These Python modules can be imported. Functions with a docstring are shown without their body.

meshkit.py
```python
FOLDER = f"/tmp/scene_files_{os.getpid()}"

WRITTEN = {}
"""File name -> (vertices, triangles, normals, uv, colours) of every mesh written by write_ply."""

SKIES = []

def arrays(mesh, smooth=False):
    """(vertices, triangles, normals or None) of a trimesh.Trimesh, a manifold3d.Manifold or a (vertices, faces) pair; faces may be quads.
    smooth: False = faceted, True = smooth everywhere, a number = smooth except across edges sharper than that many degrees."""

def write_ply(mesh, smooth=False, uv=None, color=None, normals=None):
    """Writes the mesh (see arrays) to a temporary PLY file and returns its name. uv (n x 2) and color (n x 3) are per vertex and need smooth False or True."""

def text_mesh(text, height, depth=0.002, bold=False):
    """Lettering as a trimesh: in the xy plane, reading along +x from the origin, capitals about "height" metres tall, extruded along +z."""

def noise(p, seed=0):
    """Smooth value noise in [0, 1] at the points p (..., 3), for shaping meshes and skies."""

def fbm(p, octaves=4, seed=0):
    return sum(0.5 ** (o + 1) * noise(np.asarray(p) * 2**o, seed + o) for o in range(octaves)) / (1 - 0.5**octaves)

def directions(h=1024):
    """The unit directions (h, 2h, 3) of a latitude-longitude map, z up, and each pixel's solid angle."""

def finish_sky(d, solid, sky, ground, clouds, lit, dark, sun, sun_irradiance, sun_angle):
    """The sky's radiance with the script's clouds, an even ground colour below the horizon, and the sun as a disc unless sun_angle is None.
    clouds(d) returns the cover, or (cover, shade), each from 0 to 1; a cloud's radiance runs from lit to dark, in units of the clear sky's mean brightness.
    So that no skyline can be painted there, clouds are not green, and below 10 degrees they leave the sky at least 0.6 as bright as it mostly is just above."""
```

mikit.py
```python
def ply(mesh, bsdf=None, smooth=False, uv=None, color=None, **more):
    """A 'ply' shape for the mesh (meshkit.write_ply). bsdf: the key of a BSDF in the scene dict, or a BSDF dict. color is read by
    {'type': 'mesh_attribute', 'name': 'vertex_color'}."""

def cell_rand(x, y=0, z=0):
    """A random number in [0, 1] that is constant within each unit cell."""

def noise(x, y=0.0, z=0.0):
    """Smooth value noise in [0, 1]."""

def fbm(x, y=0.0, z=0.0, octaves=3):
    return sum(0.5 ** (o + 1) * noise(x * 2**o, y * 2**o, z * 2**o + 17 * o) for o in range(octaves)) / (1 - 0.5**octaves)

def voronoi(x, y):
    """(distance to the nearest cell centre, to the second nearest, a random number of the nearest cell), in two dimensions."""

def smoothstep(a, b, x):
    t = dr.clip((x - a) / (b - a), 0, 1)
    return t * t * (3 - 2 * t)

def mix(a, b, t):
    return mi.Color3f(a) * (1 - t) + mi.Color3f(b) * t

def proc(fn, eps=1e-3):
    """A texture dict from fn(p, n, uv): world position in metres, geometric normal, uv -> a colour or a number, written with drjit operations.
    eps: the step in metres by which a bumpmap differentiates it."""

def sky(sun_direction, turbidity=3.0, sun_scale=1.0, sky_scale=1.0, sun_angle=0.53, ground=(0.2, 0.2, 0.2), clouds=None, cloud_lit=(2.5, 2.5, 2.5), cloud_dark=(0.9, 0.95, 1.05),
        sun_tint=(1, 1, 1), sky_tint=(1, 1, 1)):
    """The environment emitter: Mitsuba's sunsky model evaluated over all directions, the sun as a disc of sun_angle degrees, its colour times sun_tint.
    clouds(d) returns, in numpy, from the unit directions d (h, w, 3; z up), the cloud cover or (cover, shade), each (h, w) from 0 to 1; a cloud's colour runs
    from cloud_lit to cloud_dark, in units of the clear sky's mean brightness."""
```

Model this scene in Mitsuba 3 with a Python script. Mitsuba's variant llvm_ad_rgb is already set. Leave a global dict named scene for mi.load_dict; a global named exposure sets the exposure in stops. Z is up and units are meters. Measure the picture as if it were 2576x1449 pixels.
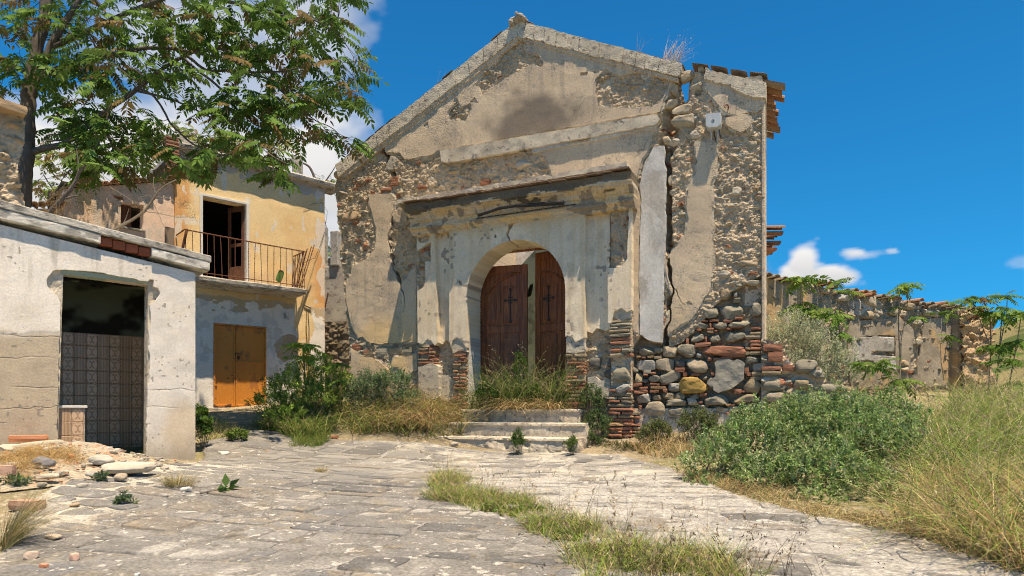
import math, random
import numpy as np, trimesh, manifold3d as m3, mitsuba as mi, drjit as dr, mikit, meshkit
from scipy.spatial import cKDTree, Delaunay
from mikit import noise, fbm, voronoi, smoothstep, mix, proc
from meshkit import noise as nnoise, fbm as nfbm

scene, labels = {}, {}
rng = np.random.default_rng(7)
random.seed(7)

# ---------------------------------------------------------------- camera, sky, exposure
EYE = (0.0, 0.0, 1.0)
scene['camera'] = {
    'type': 'perspective', 'fov': math.degrees(2 * math.atan(1288 / 1650)), 'fov_axis': 'x',
    'near_clip': 0.05, 'far_clip': 5000.0, 'principal_point_offset_x': 0.0, 'principal_point_offset_y': -0.2108,
    'to_world': mi.ScalarTransform4f().look_at(origin=list(EYE), target=[0, 1, 1.0], up=[0, 0, 1])}
exposure = 2.3
SUN = (0.267, -0.458, 1.60)


def cloud_cover(d):
    d = np.asarray(d)
    x, y, z = d[..., 0], d[..., 1], d[..., 2]
    yy = np.maximum(y, 0.08)
    a, b = x / yy, z / yy
    q = np.stack([d[..., 0] * 9, d[..., 1] * 9, d[..., 2] * 14], -1)
    n = nfbm(q, 5, 3) - 0.5
    n2 = nfbm(q * 3.1, 4, 11) - 0.5
    cov, shade = np.zeros(x.shape), np.zeros(x.shape)
    for (ca, cb, ra, rb, s) in CLOUDS:
        e = 1.0 - np.sqrt(((a - ca) / ra) ** 2 + ((b - cb) / rb) ** 2) + n * (0.9 if ra > .1 else 1.5) + n2 * (0.6 if ra > .1 else 1.6)
        c = np.clip((e - 0.05) / 0.55, 0, 1) * s * (y > 0.08)
        cov = np.maximum(cov, c)
        shade = np.maximum(shade, c * np.clip(0.55 - (b - cb) / rb * 0.7 + n * 1.2, 0, 1) * 0.55)
    # fair-weather clouds go on round the rest of the horizon
    back = np.clip((nfbm(np.stack([x * 3, y * 3, z * 7], -1), 5, 21) - 0.62) * 6, 0, 1) * np.clip((0.45 - np.abs(z - 0.25)) * 4, 0, 1) * (y < 0.1)
    return np.maximum(cov, back), np.maximum(shade, back * 0.3)


CLOUDS = [(-0.702,0.382,0.22,0.15,1.0),(-0.581,0.37,0.25,0.13,1.0),(-0.441,0.358,0.2,0.12,1.0),(-0.32,0.37,0.16,0.12,1.0),(-0.265,0.285,0.07,0.12,0.9),(-0.478,0.558,0.22,0.13,0.6),(-0.32,0.582,0.13,0.12,0.6),(-0.393,0.473,0.12,0.08,0.55),(-0.259,0.558,0.04,0.03,0.4),(0.445,0.227,0.034,0.036,1.0),(0.48,0.206,0.045,0.016,1.0),(0.522,0.238,0.045,0.011,0.9),(0.58,0.241,0.012,0.005,0.5),(0.777,0.223,0.02,0.01,0.2),(0.425,0.206,0.03,0.02,1.0)]
scene['sky'] = mikit.sky(SUN, turbidity=2.2, clouds=cloud_cover, cloud_lit=(3.6, 3.5, 3.4), cloud_dark=(2.0, 2.05, 2.15), sky_scale=0.60, sky_tint=(0.15, 0.94, 1.28), sun_tint=(1.0, 0.95, 0.86))

#GEO
class Frame:
    """A wall's own axes: u to the right along it, d into it, z up."""
    def __init__(s, o, eu):
        n = math.hypot(*eu)
        s.o, s.eu = (float(o[0]), float(o[1])), (eu[0] / n, eu[1] / n)
        s.en = (-s.eu[1], s.eu[0])
    def w(s, p):
        p = np.asarray(p, float)
        return np.stack([s.o[0] + s.eu[0] * p[..., 0] + s.en[0] * p[..., 1], s.o[1] + s.eu[1] * p[..., 0] + s.en[1] * p[..., 1], p[..., 2]], -1)

FC = Frame((0.1, 13.2), (0.9135, -0.4067))     # church front
FH = Frame((-6.66, 16.1), (0.749, 0.663))      # two-storey house
FS = Frame((-5.79, 9.3), (0.749, 0.663))       # shed
FR = Frame((6.6, 14.3), (0.93, 0.37))          # ruined low building on the right
GP = np.array([(0,0,0),(-3,0,.02),(3,0,0),(0,3,.02),(0,5,.06),(-2,5,.08),(3,4,.0),(3,5.2,.1),(1.8,7.3,.2),(0,8,.14),(-2,8,.16),(-.47,11.9,.28),(1.6,11.2,.28),(-1.6,11.9,.40),
  (-1.9,13.6,.98),(-3.7,14.5,1.0),(-3.0,12.3,.46),(-1.55,12.0,.42),(-3.4,11.5,.30),(-4.9,12.0,.46),(-6.2,14,.76),(-6.6,15.7,1.03),(-4.5,16.5,1.15),(-4.4,18,1.35),(-5.4,8.95,.46),(-4.9,10.1,.22),(-5.3,9.5,.22),(-4.5,5.9,.30),(-4.3,5.0,.12),(-5.6,8.0,.40),
  (4.2,11.1,.72),(3.0,11.6,.55),(2.3,11.6,.40),(5.7,11.6,1.05),(6.5,14,1.35),(9.4,16,1.45),(12,17.5,1.46),(14,18,1.35),(2.4,5.6,.13),(3.0,4.2,.02),(4.5,9.5,.62),(6,9,.62),(8,12,1.0),(5,6,.25),(7,6,.3),(11,10,.8),(-9,20,1.3),(0,20,1.3),(10,24,1.5),(-12,10,.6),(-8,4,.2),(20,20,1.2),(-20,22,1.2),(-15,2,.2),(15,4,.4),(0,-6,-.05),(12,-4,.1),(-12,-4,.1)], float)
def _tps(r):
    return np.where(r > 1e-9, r * r * np.log(np.maximum(r, 1e-9)), 0.0)
def _solve():
    n = len(GP)
    K = _tps(np.hypot(GP[:, None, 0] - GP[None, :, 0], GP[:, None, 1] - GP[None, :, 1])) + np.eye(n) * 0.6
    P = np.c_[np.ones(n), GP[:, :2]]
    return np.linalg.solve(np.block([[K, P], [P.T, np.zeros((3, 3))]]), np.r_[GP[:, 2], 0, 0, 0])
GW = _solve()
def gz(x, y):
    """Height of the ground."""
    x, y = np.asarray(x, float), np.asarray(y, float)
    xc, yc = np.clip(x, -20, 20), np.clip(y, -6, 24)
    z = GW[-3] + GW[-2] * xc + GW[-1] * yc
    for (a, b, _), w in zip(GP, GW):
        z = z + w * _tps(np.hypot(xc - a, yc - b))
    return z
#ENDGEO


# ---------------------------------------------------------------- helpers
count = {}


def numbered(name):
    n = count.get(name, -1) + 1
    count[name] = n
    return name if n == 0 else f'{name}_{n:03d}'


def thing(name, label, cat, group=None):
    key = numbered(name)
    labels[key] = {'label': label, 'category': cat}
    if group:
        labels[key]['group'] = group
    return key


def add(name, mesh, bsdf, parent=None, smooth=False, color=None, label=None, cat=None, group=None, kind=None, uv=None):
    key = numbered((parent + '__' if parent else '') + name)
    scene[key] = mikit.ply(mesh, bsdf, smooth=smooth, color=color, uv=uv)
    e = {k: v for k, v in (('label', label), ('category', cat), ('group', group), ('kind', kind)) if v}
    if e:
        labels[key] = e
    return key


def tm(v, f):
    return trimesh.Trimesh(np.asarray(v, float), np.asarray(f, int), process=False)


def cat_meshes(ms):
    vs, fs, n = [], [], 0
    for m in ms:
        v, f = (m.vertices, m.faces) if hasattr(m, 'vertices') else m
        vs.append(v); fs.append(np.asarray(f) + n); n += len(v)
    return tm(np.vstack(vs), np.vstack(fs))


def chamfer_pts(u0, u1, d0, d1, z0, z1, c):
    p = []
    for u, su in ((u0, 1), (u1, -1)):
        for d, sd in ((d0, 1), (d1, -1)):
            for z, sz in ((z0, 1), (z1, -1)):
                p += [(u, d + sd * c, z + sz * c), (u + su * c, d, z + sz * c), (u + su * c, d + sd * c, z)]
    return np.array(p)


def hull(p):
    return trimesh.convex.convex_hull(np.asarray(p))


def fbox(fr, u0, u1, d0, d1, z0, z1, c=0.006):
    if c:
        m = hull(chamfer_pts(u0, u1, d0, d1, z0, z1, c))
    else:
        m = trimesh.creation.box(bounds=[(u0, d0, z0), (u1, d1, z1)])
    return tm(fr.w(m.vertices), m.faces) if fr else m


def densify(poly, step, jit, seed, closed=True):
    """The outline at even steps, broken up by noise."""
    P = np.asarray(poly, float)
    if closed:
        P = np.vstack([P, P[:1]])
    out = []
    for a, b in zip(P[:-1], P[1:]):
        n = max(1, int(round(np.linalg.norm(b - a) / step)))
        out += [a + (b - a) * k / n for k in range(n)]
    if not closed:
        out.append(P[-1])
    out = np.array(out)
    if jit:
        q = np.c_[out * 9, np.full(len(out), seed * 3.7)]
        q2 = np.c_[out * 31, np.full(len(out), seed * 1.7)]
        out = out + jit * 2.2 * np.c_[nfbm(q, 2, seed) - .5, nfbm(q, 2, seed + 5) - .5] + jit * 1.1 * np.c_[nnoise(q2, seed) - .5, nnoise(q2, seed + 9) - .5]
    return out


def xsec(polys, holes=(), step=.05, jit=.02, seed=1):
    cs = m3.CrossSection([densify(p, step, jit, seed + k) for k, p in enumerate(polys)], m3.FillRule.NonZero)
    for k, h in enumerate(holes):
        cs = cs - m3.CrossSection([densify(h, step * .7, jit, seed + 31 + k)], m3.FillRule.NonZero)
    return cs


def slab(fr, cs, d0, d1, ref=0.09, amp=0.006, seed=1, fscale=4.0, cut=None):
    """A 2-D outline (u, z) made a plate from depth d0 (its face) to d1, slightly uneven."""
    m = m3.Manifold.extrude(cs, abs(d1 - d0))
    if cut is not None:
        m = m - cut
    if ref:
        m = m.refine_to_length(ref)
    q = m.to_mesh()
    v = np.array(q.vert_properties[:, :3], float); f = np.array(q.tri_verts)
    dd = d1 - v[:, 2]                                     # z = 0 is the back
    if amp:
        n = nfbm(np.c_[v[:, 0] * fscale, v[:, 1] * fscale, np.full(len(v), seed)], 3, seed) - .5
        dd = dd + amp * 2 * n * (v[:, 2] > abs(d1 - d0) * .5)
    return tm(fr.w(np.c_[v[:, 0], dd, v[:, 1]]), f)


def unit_ico(n):
    m = trimesh.creation.icosphere(subdivisions=n)
    return np.array(m.vertices), np.array(m.faces)


ICO = {n: unit_ico(n) for n in (1, 2, 3)}


def rock(size, seed, sub=2, square=.55, rough=.12, cuts=3):
    """A cobble: a rounded, squarish lump with flats and dents, of the given full size."""
    v, f = ICO[sub]
    s = np.sign(v) * np.abs(v) ** square
    s = s / np.maximum(np.abs(s).max(1, keepdims=True), 1e-9) * .45 + v * .62
    r = 1 + rough * 2 * (nfbm(v * 1.7 + seed * 7.3, 3, seed) - .5)
    s = s * r[:, None]
    g = np.random.default_rng(seed)
    for _ in range(cuts):
        n = g.normal(size=3); n /= np.linalg.norm(n)
        e = np.maximum(s @ n - g.uniform(.62, .9), 0)
        s = s - e[:, None] * n * .9
    s = s * (1 + .05 * (nfbm(v * 6 + seed, 2, seed + 3) - .5)[:, None])
    return tm(s * np.asarray(size) * .5, f)


def brick_mesh(l, w, h, seed, wear=.5):
    """A worn brick: a box with broken arrises."""
    b = trimesh.creation.box(extents=(1, 1, 1)).subdivide()
    v = np.array(b.vertices)
    n = nfbm(v * 3.1 + seed * 5.7, 2, seed) - .5
    k = np.abs(v).copy()
    corner = (k > .49).sum(1)
    v = v * (1 - np.maximum(corner - 1, 0)[:, None] * .05 * wear)
    v = v * (1 + wear * .22 * n[:, None])
    return tm(v * np.array([l, w, h]), b.faces)


def place(fr, m, u, d, z, rz=0.0, ry=0.0):
    """A small mesh set in a wall's axes, turned in the wall's plane by ry and about the upright by rz."""
    v = np.array(m.vertices)
    c, s = math.cos(ry), math.sin(ry)
    v = np.c_[v[:, 0] * c - v[:, 2] * s, v[:, 1], v[:, 0] * s + v[:, 2] * c]
    c, s = math.cos(rz), math.sin(rz)
    v = np.c_[v[:, 0] * c - v[:, 1] * s, v[:, 0] * s + v[:, 1] * c, v[:, 2]]
    return tm(fr.w(v + [u, d, z]), m.faces)


def tube(points, radii, sides=6):
    p = np.asarray(points, float)
    t = np.gradient(p, axis=0)
    t /= np.linalg.norm(t, axis=1, keepdims=True) + 1e-12
    ref = np.array([0.31, 0.17, .93]) if abs(t[len(t) // 2] @ np.array([0.31, 0.17, .93])) < .9 else np.array([1., 0, 0])
    a = np.cross(t, ref); a /= np.linalg.norm(a, axis=1, keepdims=True) + 1e-12
    b = np.cross(t, a)
    ang = np.arange(sides) * 2 * np.pi / sides
    r = np.broadcast_to(radii, (len(p),))[:, None, None]
    v = p[:, None] + r * (np.cos(ang)[None, :, None] * a[:, None] + np.sin(ang)[None, :, None] * b[:, None])
    i, j = np.meshgrid(np.arange(len(p) - 1), np.arange(sides), indexing='ij')
    q = np.stack([i * sides + j, i * sides + (j + 1) % sides, (i + 1) * sides + (j + 1) % sides, (i + 1) * sides + j], -1).reshape(-1, 4)
    v = np.vstack([v.reshape(-1, 3), p[:1], p[-1:]])
    n = len(p) * sides
    c0 = [(n, (k + 1) % sides, k) for k in range(sides)]
    c1 = [(n + 1, n - sides + k, n - sides + (k + 1) % sides) for k in range(sides)]
    return tm(v, np.vstack([q[:, [0, 2, 1]], q[:, [0, 3, 2]], c0, c1]))


def bar(fr, a, b, r, sides=6, n=2, bend=0.0):
    a, b = np.asarray(a, float), np.asarray(b, float)
    p = a + (b - a) * np.linspace(0, 1, n)[:, None]
    if bend:
        p[:, 1] += bend * np.sin(np.linspace(0, np.pi, n))
    return tube(fr.w(p) if fr else p, r, sides)


def inside(poly, x, y):
    P = np.asarray(poly, float)
    r = np.zeros(np.shape(x), bool)
    x0, y0 = P[-1]
    for x1, y1 in P:
        if y1 != y0:
            r ^= ((y1 > y) != (y0 > y)) & (x < (x0 - x1) * (y - y1) / (y0 - y1) + x1)
        x0, y0 = x1, y1
    return r


def line_dist(pts, x, y):
    d = np.full(np.shape(x), 9.0)
    for (ax, ay), (bx, by) in zip(pts[:-1], pts[1:]):
        l2 = (bx - ax) ** 2 + (by - ay) ** 2 + 1e-9
        t = np.clip(((x - ax) * (bx - ax) + (y - ay) * (by - ay)) / l2, 0, 1)
        d = np.minimum(d, np.hypot(x - ax - t * (bx - ax), y - ay - t * (by - ay)))
    return d


PAL = {'m': (.53, .43, .305), 'g': (.33, .30, .225), 'w': (.45, .425, .36), 'b': (.38, .30, .19), 'r': (.38, .18, .11), 'y': (.52, .34, .10), 'd': (.17, .16, .14), 's': (.44, .37, .265), 'o': (.42, .27, .14)}
RUBBLE_MIX = [('s', .36), ('g', .16), ('b', .17), ('r', .06), ('w', .06), ('d', .02), ('m', .17)]


def rubble(fr, u0, u1, z0, z1, step, seed, depth=None, keep=None, base=0.0, size=(.03, .13), bulge=.044, dens=1.7, tint=1.0):
    """Rubble masonry as relief: cobbles, chips and bits of brick of many sizes standing out of crumbling mortar."""
    r = np.random.default_rng(seed)
    us, zs = np.arange(u0, u1 + step, step), np.arange(z0, z1 + step, step)
    U, Zz = np.meshgrid(us, zs)
    area = (u1 - u0) * (z1 - z0)
    n = int(area * 105 * dens)
    c = np.c_[r.uniform(u0 - .1, u1 + .1, n), r.uniform(z0 - .1, z1 + .1, n)]
    rad = size[0] * .5 + (size[1] - size[0]) * .5 * r.random(n) ** 3.2
    asp = r.uniform(1.0, 3.4, n)
    ang = r.normal(0, .25, n)
    kinds = r.choice(len(RUBBLE_MIX), n, p=[w for _, w in RUBBLE_MIX])
    cols = np.array([PAL[k] for k, _ in RUBBLE_MIX])[kinds] * r.uniform(.82, 1.14, (n, 1))
    high = bulge * r.uniform(.25, 1.0, n) * np.clip(rad / .05, .5, 1.3)
    boxy = (kinds == 3)
    tilt = r.normal(0, 1, (n, 2))
    P = np.c_[U.ravel(), Zz.ravel()]
    _, idx = cKDTree(c).query(P, k=14)
    warp = np.c_[nfbm(np.c_[P * 14, np.full(len(P), seed)], 2, seed) - .5, nfbm(np.c_[P * 14, np.full(len(P), seed + .5)], 2, seed + 3) - .5] * .03
    best, who = np.full(len(P), -1.0), np.zeros(len(P), int)
    for k in range(14):
        i = idx[:, k]
        dx, dz = P[:, 0] + warp[:, 0] - c[i, 0], P[:, 1] + warp[:, 1] - c[i, 1]
        a, b = dx * np.cos(ang[i]) + dz * np.sin(ang[i]), -dx * np.sin(ang[i]) + dz * np.cos(ang[i])
        a, b = a / (rad[i] * np.sqrt(asp[i])), b / (rad[i] / np.sqrt(asp[i]))
        e = np.where(boxy[i], np.maximum(np.abs(a), np.abs(b)), np.hypot(a, b))
        h = np.where(e < 1, np.maximum(1 - e ** 5, 0) ** .4 * (1 + .35 * tilt[i, 0] * a + .35 * tilt[i, 1] * b), -1) * high[i]
        t = h > best
        best, who = np.where(t, h, best), np.where(t, i, who)
    stone = best > .004
    q3 = np.c_[P * 7, np.full(len(P), seed)]
    mort = (nfbm(q3, 5, seed + 1) - .5) * .11 + (nfbm(np.c_[P[:, 0] * 16, P[:, 1] * 30, np.full(len(P), 1.)], 3, seed) - .5) * .055
    fine = (nfbm(np.c_[P * 22, np.full(len(P), 4.)], 3, seed + 8) - .5) * .055
    hgt = np.maximum(mort, best - .012 + fine)
    top = (best - .012 + fine) > mort
    vc = nfbm(np.c_[P * 3.3, np.full(len(P), 2.)], 4, seed + 4)[:, None]
    col = np.where((top & stone)[:, None], cols[who], np.array(PAL['m']) * (.72 + .6 * vc))
    col = col * (.86 + .28 * nnoise(np.c_[P * 55, np.full(len(P), 3.)], seed + 2)[:, None]) * tint
    dd = base - hgt
    if depth is not None:
        dd = dd + depth(P[:, 0], P[:, 1])
    V = fr.w(np.c_[P[:, 0], dd, P[:, 1]])
    nu, nz = len(us), len(zs)
    i, j = np.meshgrid(np.arange(nz - 1), np.arange(nu - 1), indexing='ij')
    a = (i * nu + j).ravel()
    F = np.vstack([np.c_[a, a + 1, a + nu + 1], np.c_[a, a + nu + 1, a + nu]])
    if keep is not None:
        cc = P[F].mean(1)
        F = F[keep(cc[:, 0], cc[:, 1])]
    used = np.unique(F)
    re = np.full(len(P), -1); re[used] = np.arange(len(used))
    return tm(V[used], re[F]), np.clip(col[used], 0, .8)


# ---------------------------------------------------------------- materials
def local(fr, p):
    return (p.x - fr.o[0]) * fr.eu[0] + (p.y - fr.o[1]) * fr.eu[1], p.z


def C(*c):
    return mi.Color3f(*c)


def bumped(inner, fn, scale, eps=.004):
    return {'type': 'twosided', 'bsdf': {'type': 'bumpmap', 'arbitrary': proc(fn, eps), 'scale': scale, 'bsdf': inner}}


def rough(color, r=.9, spec=.2):
    return {'type': 'principled', 'base_color': color, 'roughness': r, 'specular': spec}


VC = {'type': 'mesh_attribute', 'name': 'vertex_color'}


def bump_grain(p, n, uv):
    return fbm(p.x * 28, p.y * 28, p.z * 28, 4) + .6 * noise(p.x * 110, p.y * 110, p.z * 110)


def bump_plaster(p, n, uv):
    u, z = local(FC, p)
    a, b, w = voronoi(u * 1.7 + 1.2 * fbm(u * 2.5, z * 2.5, 0., 3), z * 1.3 + 1.2 * fbm(u * 2.5, z * 2.5, 7., 3))
    crack = smoothstep(.0, .018, b - a)
    return .8 * fbm(p.x * 7, p.y * 7, p.z * 7, 4) + .35 * noise(p.x * 60, p.y * 60, p.z * 60) + .35 * crack


def stain(u, z, cu, cz, ru, rz, f=2.3):
    return 1 - smoothstep(.55, 1.25, dr.sqrt(dr.square((u - cu) / ru) + dr.square((z - cz) / rz)) + .9 * (fbm(u * f, z * f, 3., 4) - .5))


def plaster_color(p, n, uv):
    u, z = local(FC, p)
    big = fbm(u * .9, z * .9, 1., 4)
    mid = fbm(u * 4, z * 3, 5., 4)
    strk = fbm(u * 9, z * .8, 2., 3)
    fine = noise(u * 70, z * 70, 3.)
    c = mix((.53, .43, .31), (.63, .515, .37), smoothstep(.3, .7, big))
    c = mix(c, C(.72, .52, .265), .8 * stain(u, z, -3.1, 2.35, .9, .75))
    c = mix(c, C(.60, .47, .29), .5 * stain(u, z, 3.2, 2.2, .6, .9))
    c = mix(c, C(.40, .345, .27), .5 * smoothstep(.55, .78, mid))
    c = mix(c, C(.34, .29, .235), .45 * smoothstep(.58, .82, strk))
    dark = stain(u, z, .35, 6.72, 1.10, .58) * smoothstep(.2, .55, fbm(u * 2.5, z * 2.5, 12., 4) + .2)
    c = mix(c, C(.185, .155, .125), .88 * dark)
    c = mix(c, C(.15, .13, .11), .6 * stain(u, z, -2.3, 6.0, .22, .2))
    c = mix(c, C(.20, .18, .155), .6 * smoothstep(.70, .78, noise(u * 45, z * 45, 8.)) * smoothstep(.4, .7, mid))
    a, b, w = voronoi(u * 1.7 + 1.2 * fbm(u * 2.5, z * 2.5, 0., 3), z * 1.3 + 1.2 * fbm(u * 2.5, z * 2.5, 7., 3))
    c = c * (1 - .4 * (1 - smoothstep(.0, .014, b - a)) * smoothstep(.45, .6, fbm(u * .8, z * .8, 31., 2)))
    return c * (.86 + .28 * fine)


def portal_color(p, n, uv):
    u, z = local(FC, p)
    big = fbm(u * 1.3, z * 1.3, 41., 4)
    strk = fbm(u * 11, z * .7, 22., 4)
    c = mix((.68, .59, .45), (.78, .69, .53), smoothstep(.3, .7, big))
    c = mix(c, C(.60, .45, .24), .75 * (1 - smoothstep(.03, .35, dr.abs(z - 4.78 + .2 * (strk - .5)))))
    c = mix(c, C(.60, .48, .30), .55 * smoothstep(.5, .72, strk))
    c = mix(c, C(.44, .37, .28), .5 * smoothstep(.55, .8, fbm(u * 5, z * 3.5, 9., 4)))
    c = mix(c, C(.62, .47, .28), .6 * (1 - smoothstep(1.9, 2.7, z + .5 * fbm(u * 3, z * 3, 4., 3))))
    c = mix(c, C(.27, .23, .19), .8 * smoothstep(.73, .79, noise(u * 13, z * 13, 5.)) * smoothstep(.5, .7, noise(u * 2, z * 2, 77.)))
    return c * (.88 + .24 * noise(u * 65, z * 65, 3.))


def cornice_color(p, n, uv):
    """Old mouldings: weathered black where the paint is gone, cream where it holds, yellow run-off below."""
    u, z = local(FC, p)
    k = fbm(u * 3, z * 6, 14., 4)
    c = mix((.56, .49, .38), (.62, .46, .25), smoothstep(.35, .65, fbm(u * 2, z * 14, 3., 3)))
    flake = smoothstep(.0, .02, z - 5.10 + .16 * (dr.floor(fbm(u * 3.2, z * 2, 14., 2) * 7) / 7 - .5))
    flake = dr.maximum(flake, smoothstep(.66, .69, fbm(u * 3.5, z * 7, 54., 3)) * smoothstep(4.98, 5.02, z))
    c = mix(c, C(.105, .09, .07), flake * (.8 + .2 * k))
    c = mix(c, C(.30, .25, .19), smoothstep(.63, .66, fbm(u * 4.5, z * 5, 33., 3)) * (1 - flake))
    c = mix(c, C(.24, .15, .09), smoothstep(.55, .7, fbm(u * 8, z * 20, 8., 2)) * smoothstep(5.40, 5.5, z))
    return c * (.8 + .4 * noise(u * 50, z * 50, 3.))


def cement_color(p, n, uv):
    u, z = local(FC, p)
    c = mix((.49, .475, .44), (.60, .585, .545), smoothstep(.3, .7, fbm(u * 2, z * 2, 1., 4)))
    c = mix(c, C(.36, .335, .29), .65 * smoothstep(.48, .75, fbm(u * 5, z * 3, 7., 4)))
    c = mix(c, C(.42, .385, .33), .55 * smoothstep(.52, .75, fbm(u * 12, z * .8, 61., 4)))
    c = mix(c, C(.66, .65, .61), .6 * smoothstep(.55, .7, fbm(u * 3 + z * 2, z * 2.2, 81., 4)))
    return c * (.84 + .30 * noise(u * 60, z * 45, 3.))


def coping_color(p, n, uv):
    u, z = local(FC, p)
    c = mix((.47, .415, .325), (.57, .515, .41), smoothstep(.3, .7, fbm(u * 2.2, z * 2.2, 1., 4)))
    c = mix(c, C(.28, .25, .21), .6 * smoothstep(.5, .72, fbm(p.x * 7, p.y * 7, z * 7, 4)))
    c = mix(c, C(.15, .135, .12), .7 * smoothstep(.66, .76, fbm(u * 14, z * 14, 12., 4)))
    return c * (.85 + .3 * noise(u * 60, z * 60, 3.))


def vc_bsdf(r=.92):
    return {'type': 'twosided', 'bsdf': rough(VC, r)}


scene['m_rubble'] = bumped(rough(VC, .95, .1), bump_grain, .03)
scene['m_stone'] = bumped(rough(VC, .85, .25), bump_grain, .006)
scene['m_plaster'] = bumped(rough(proc(plaster_color), .95, .1), bump_plaster, .012)
scene['m_portal'] = bumped(rough(proc(portal_color), .9, .15), bump_plaster, .009)
scene['m_cornice'] = bumped(rough(proc(cornice_color), .9, .15), bump_plaster, .012)
scene['m_cement'] = bumped(rough(proc(cement_color), .9, .15), bump_plaster, .008)
scene['m_coping'] = bumped(rough(proc(coping_color), .95, .1), bump_plaster, .014)
scene['m_vc'] = vc_bsdf()
scene['m_matt'] = vc_bsdf(.8)


def colored(m, c, seed=0, var=.14, f=18.):
    """Per-vertex colour of a single piece: its own tone with a little mottling."""
    v = np.asarray(m.vertices)
    return np.clip(np.asarray(c) * (1 - var + 2 * var * nfbm(v * f, 3, seed)[:, None]), 0, .85)

# ---------------------------------------------------------------- ground
def axis(lo, a, b, hi, fine, far):
    x = np.arange(a, b + fine / 2, fine)
    l = a - np.cumsum(fine * 1.25 ** np.arange(1, 60)); l = l[l > lo]
    r = b + np.cumsum(fine * 1.25 ** np.arange(1, 60)); r = r[r < hi]
    return np.r_[lo, l[::-1], x, r, hi]


def sheet(xs, ys, zf):
    X, Y = np.meshgrid(xs, ys)
    V = np.c_[X.ravel(), Y.ravel(), zf(X, Y).ravel()]
    n = len(xs)
    i, j = np.meshgrid(np.arange(len(ys) - 1), np.arange(n - 1), indexing='ij')
    a = (i * n + j).ravel()
    return V, np.vstack([np.c_[a, a + 1, a + n + 1], np.c_[a, a + n + 1, a + n]])


def earth_z(X, Y):
    z = gz(X, Y)
    q = np.stack([X * .9, Y * .9, X * 0], -1)
    near = np.exp(-(np.hypot(X, Y - 8) / 40) ** 2)
    z = z + near * ((nfbm(q, 4, 3) - .5) * .06 + (nfbm(q * 9, 3, 5) - .5) * .02)
    far = np.clip((np.hypot(X, Y) - 45) / 250, 0, 1)
    return z - 6 * far


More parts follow.
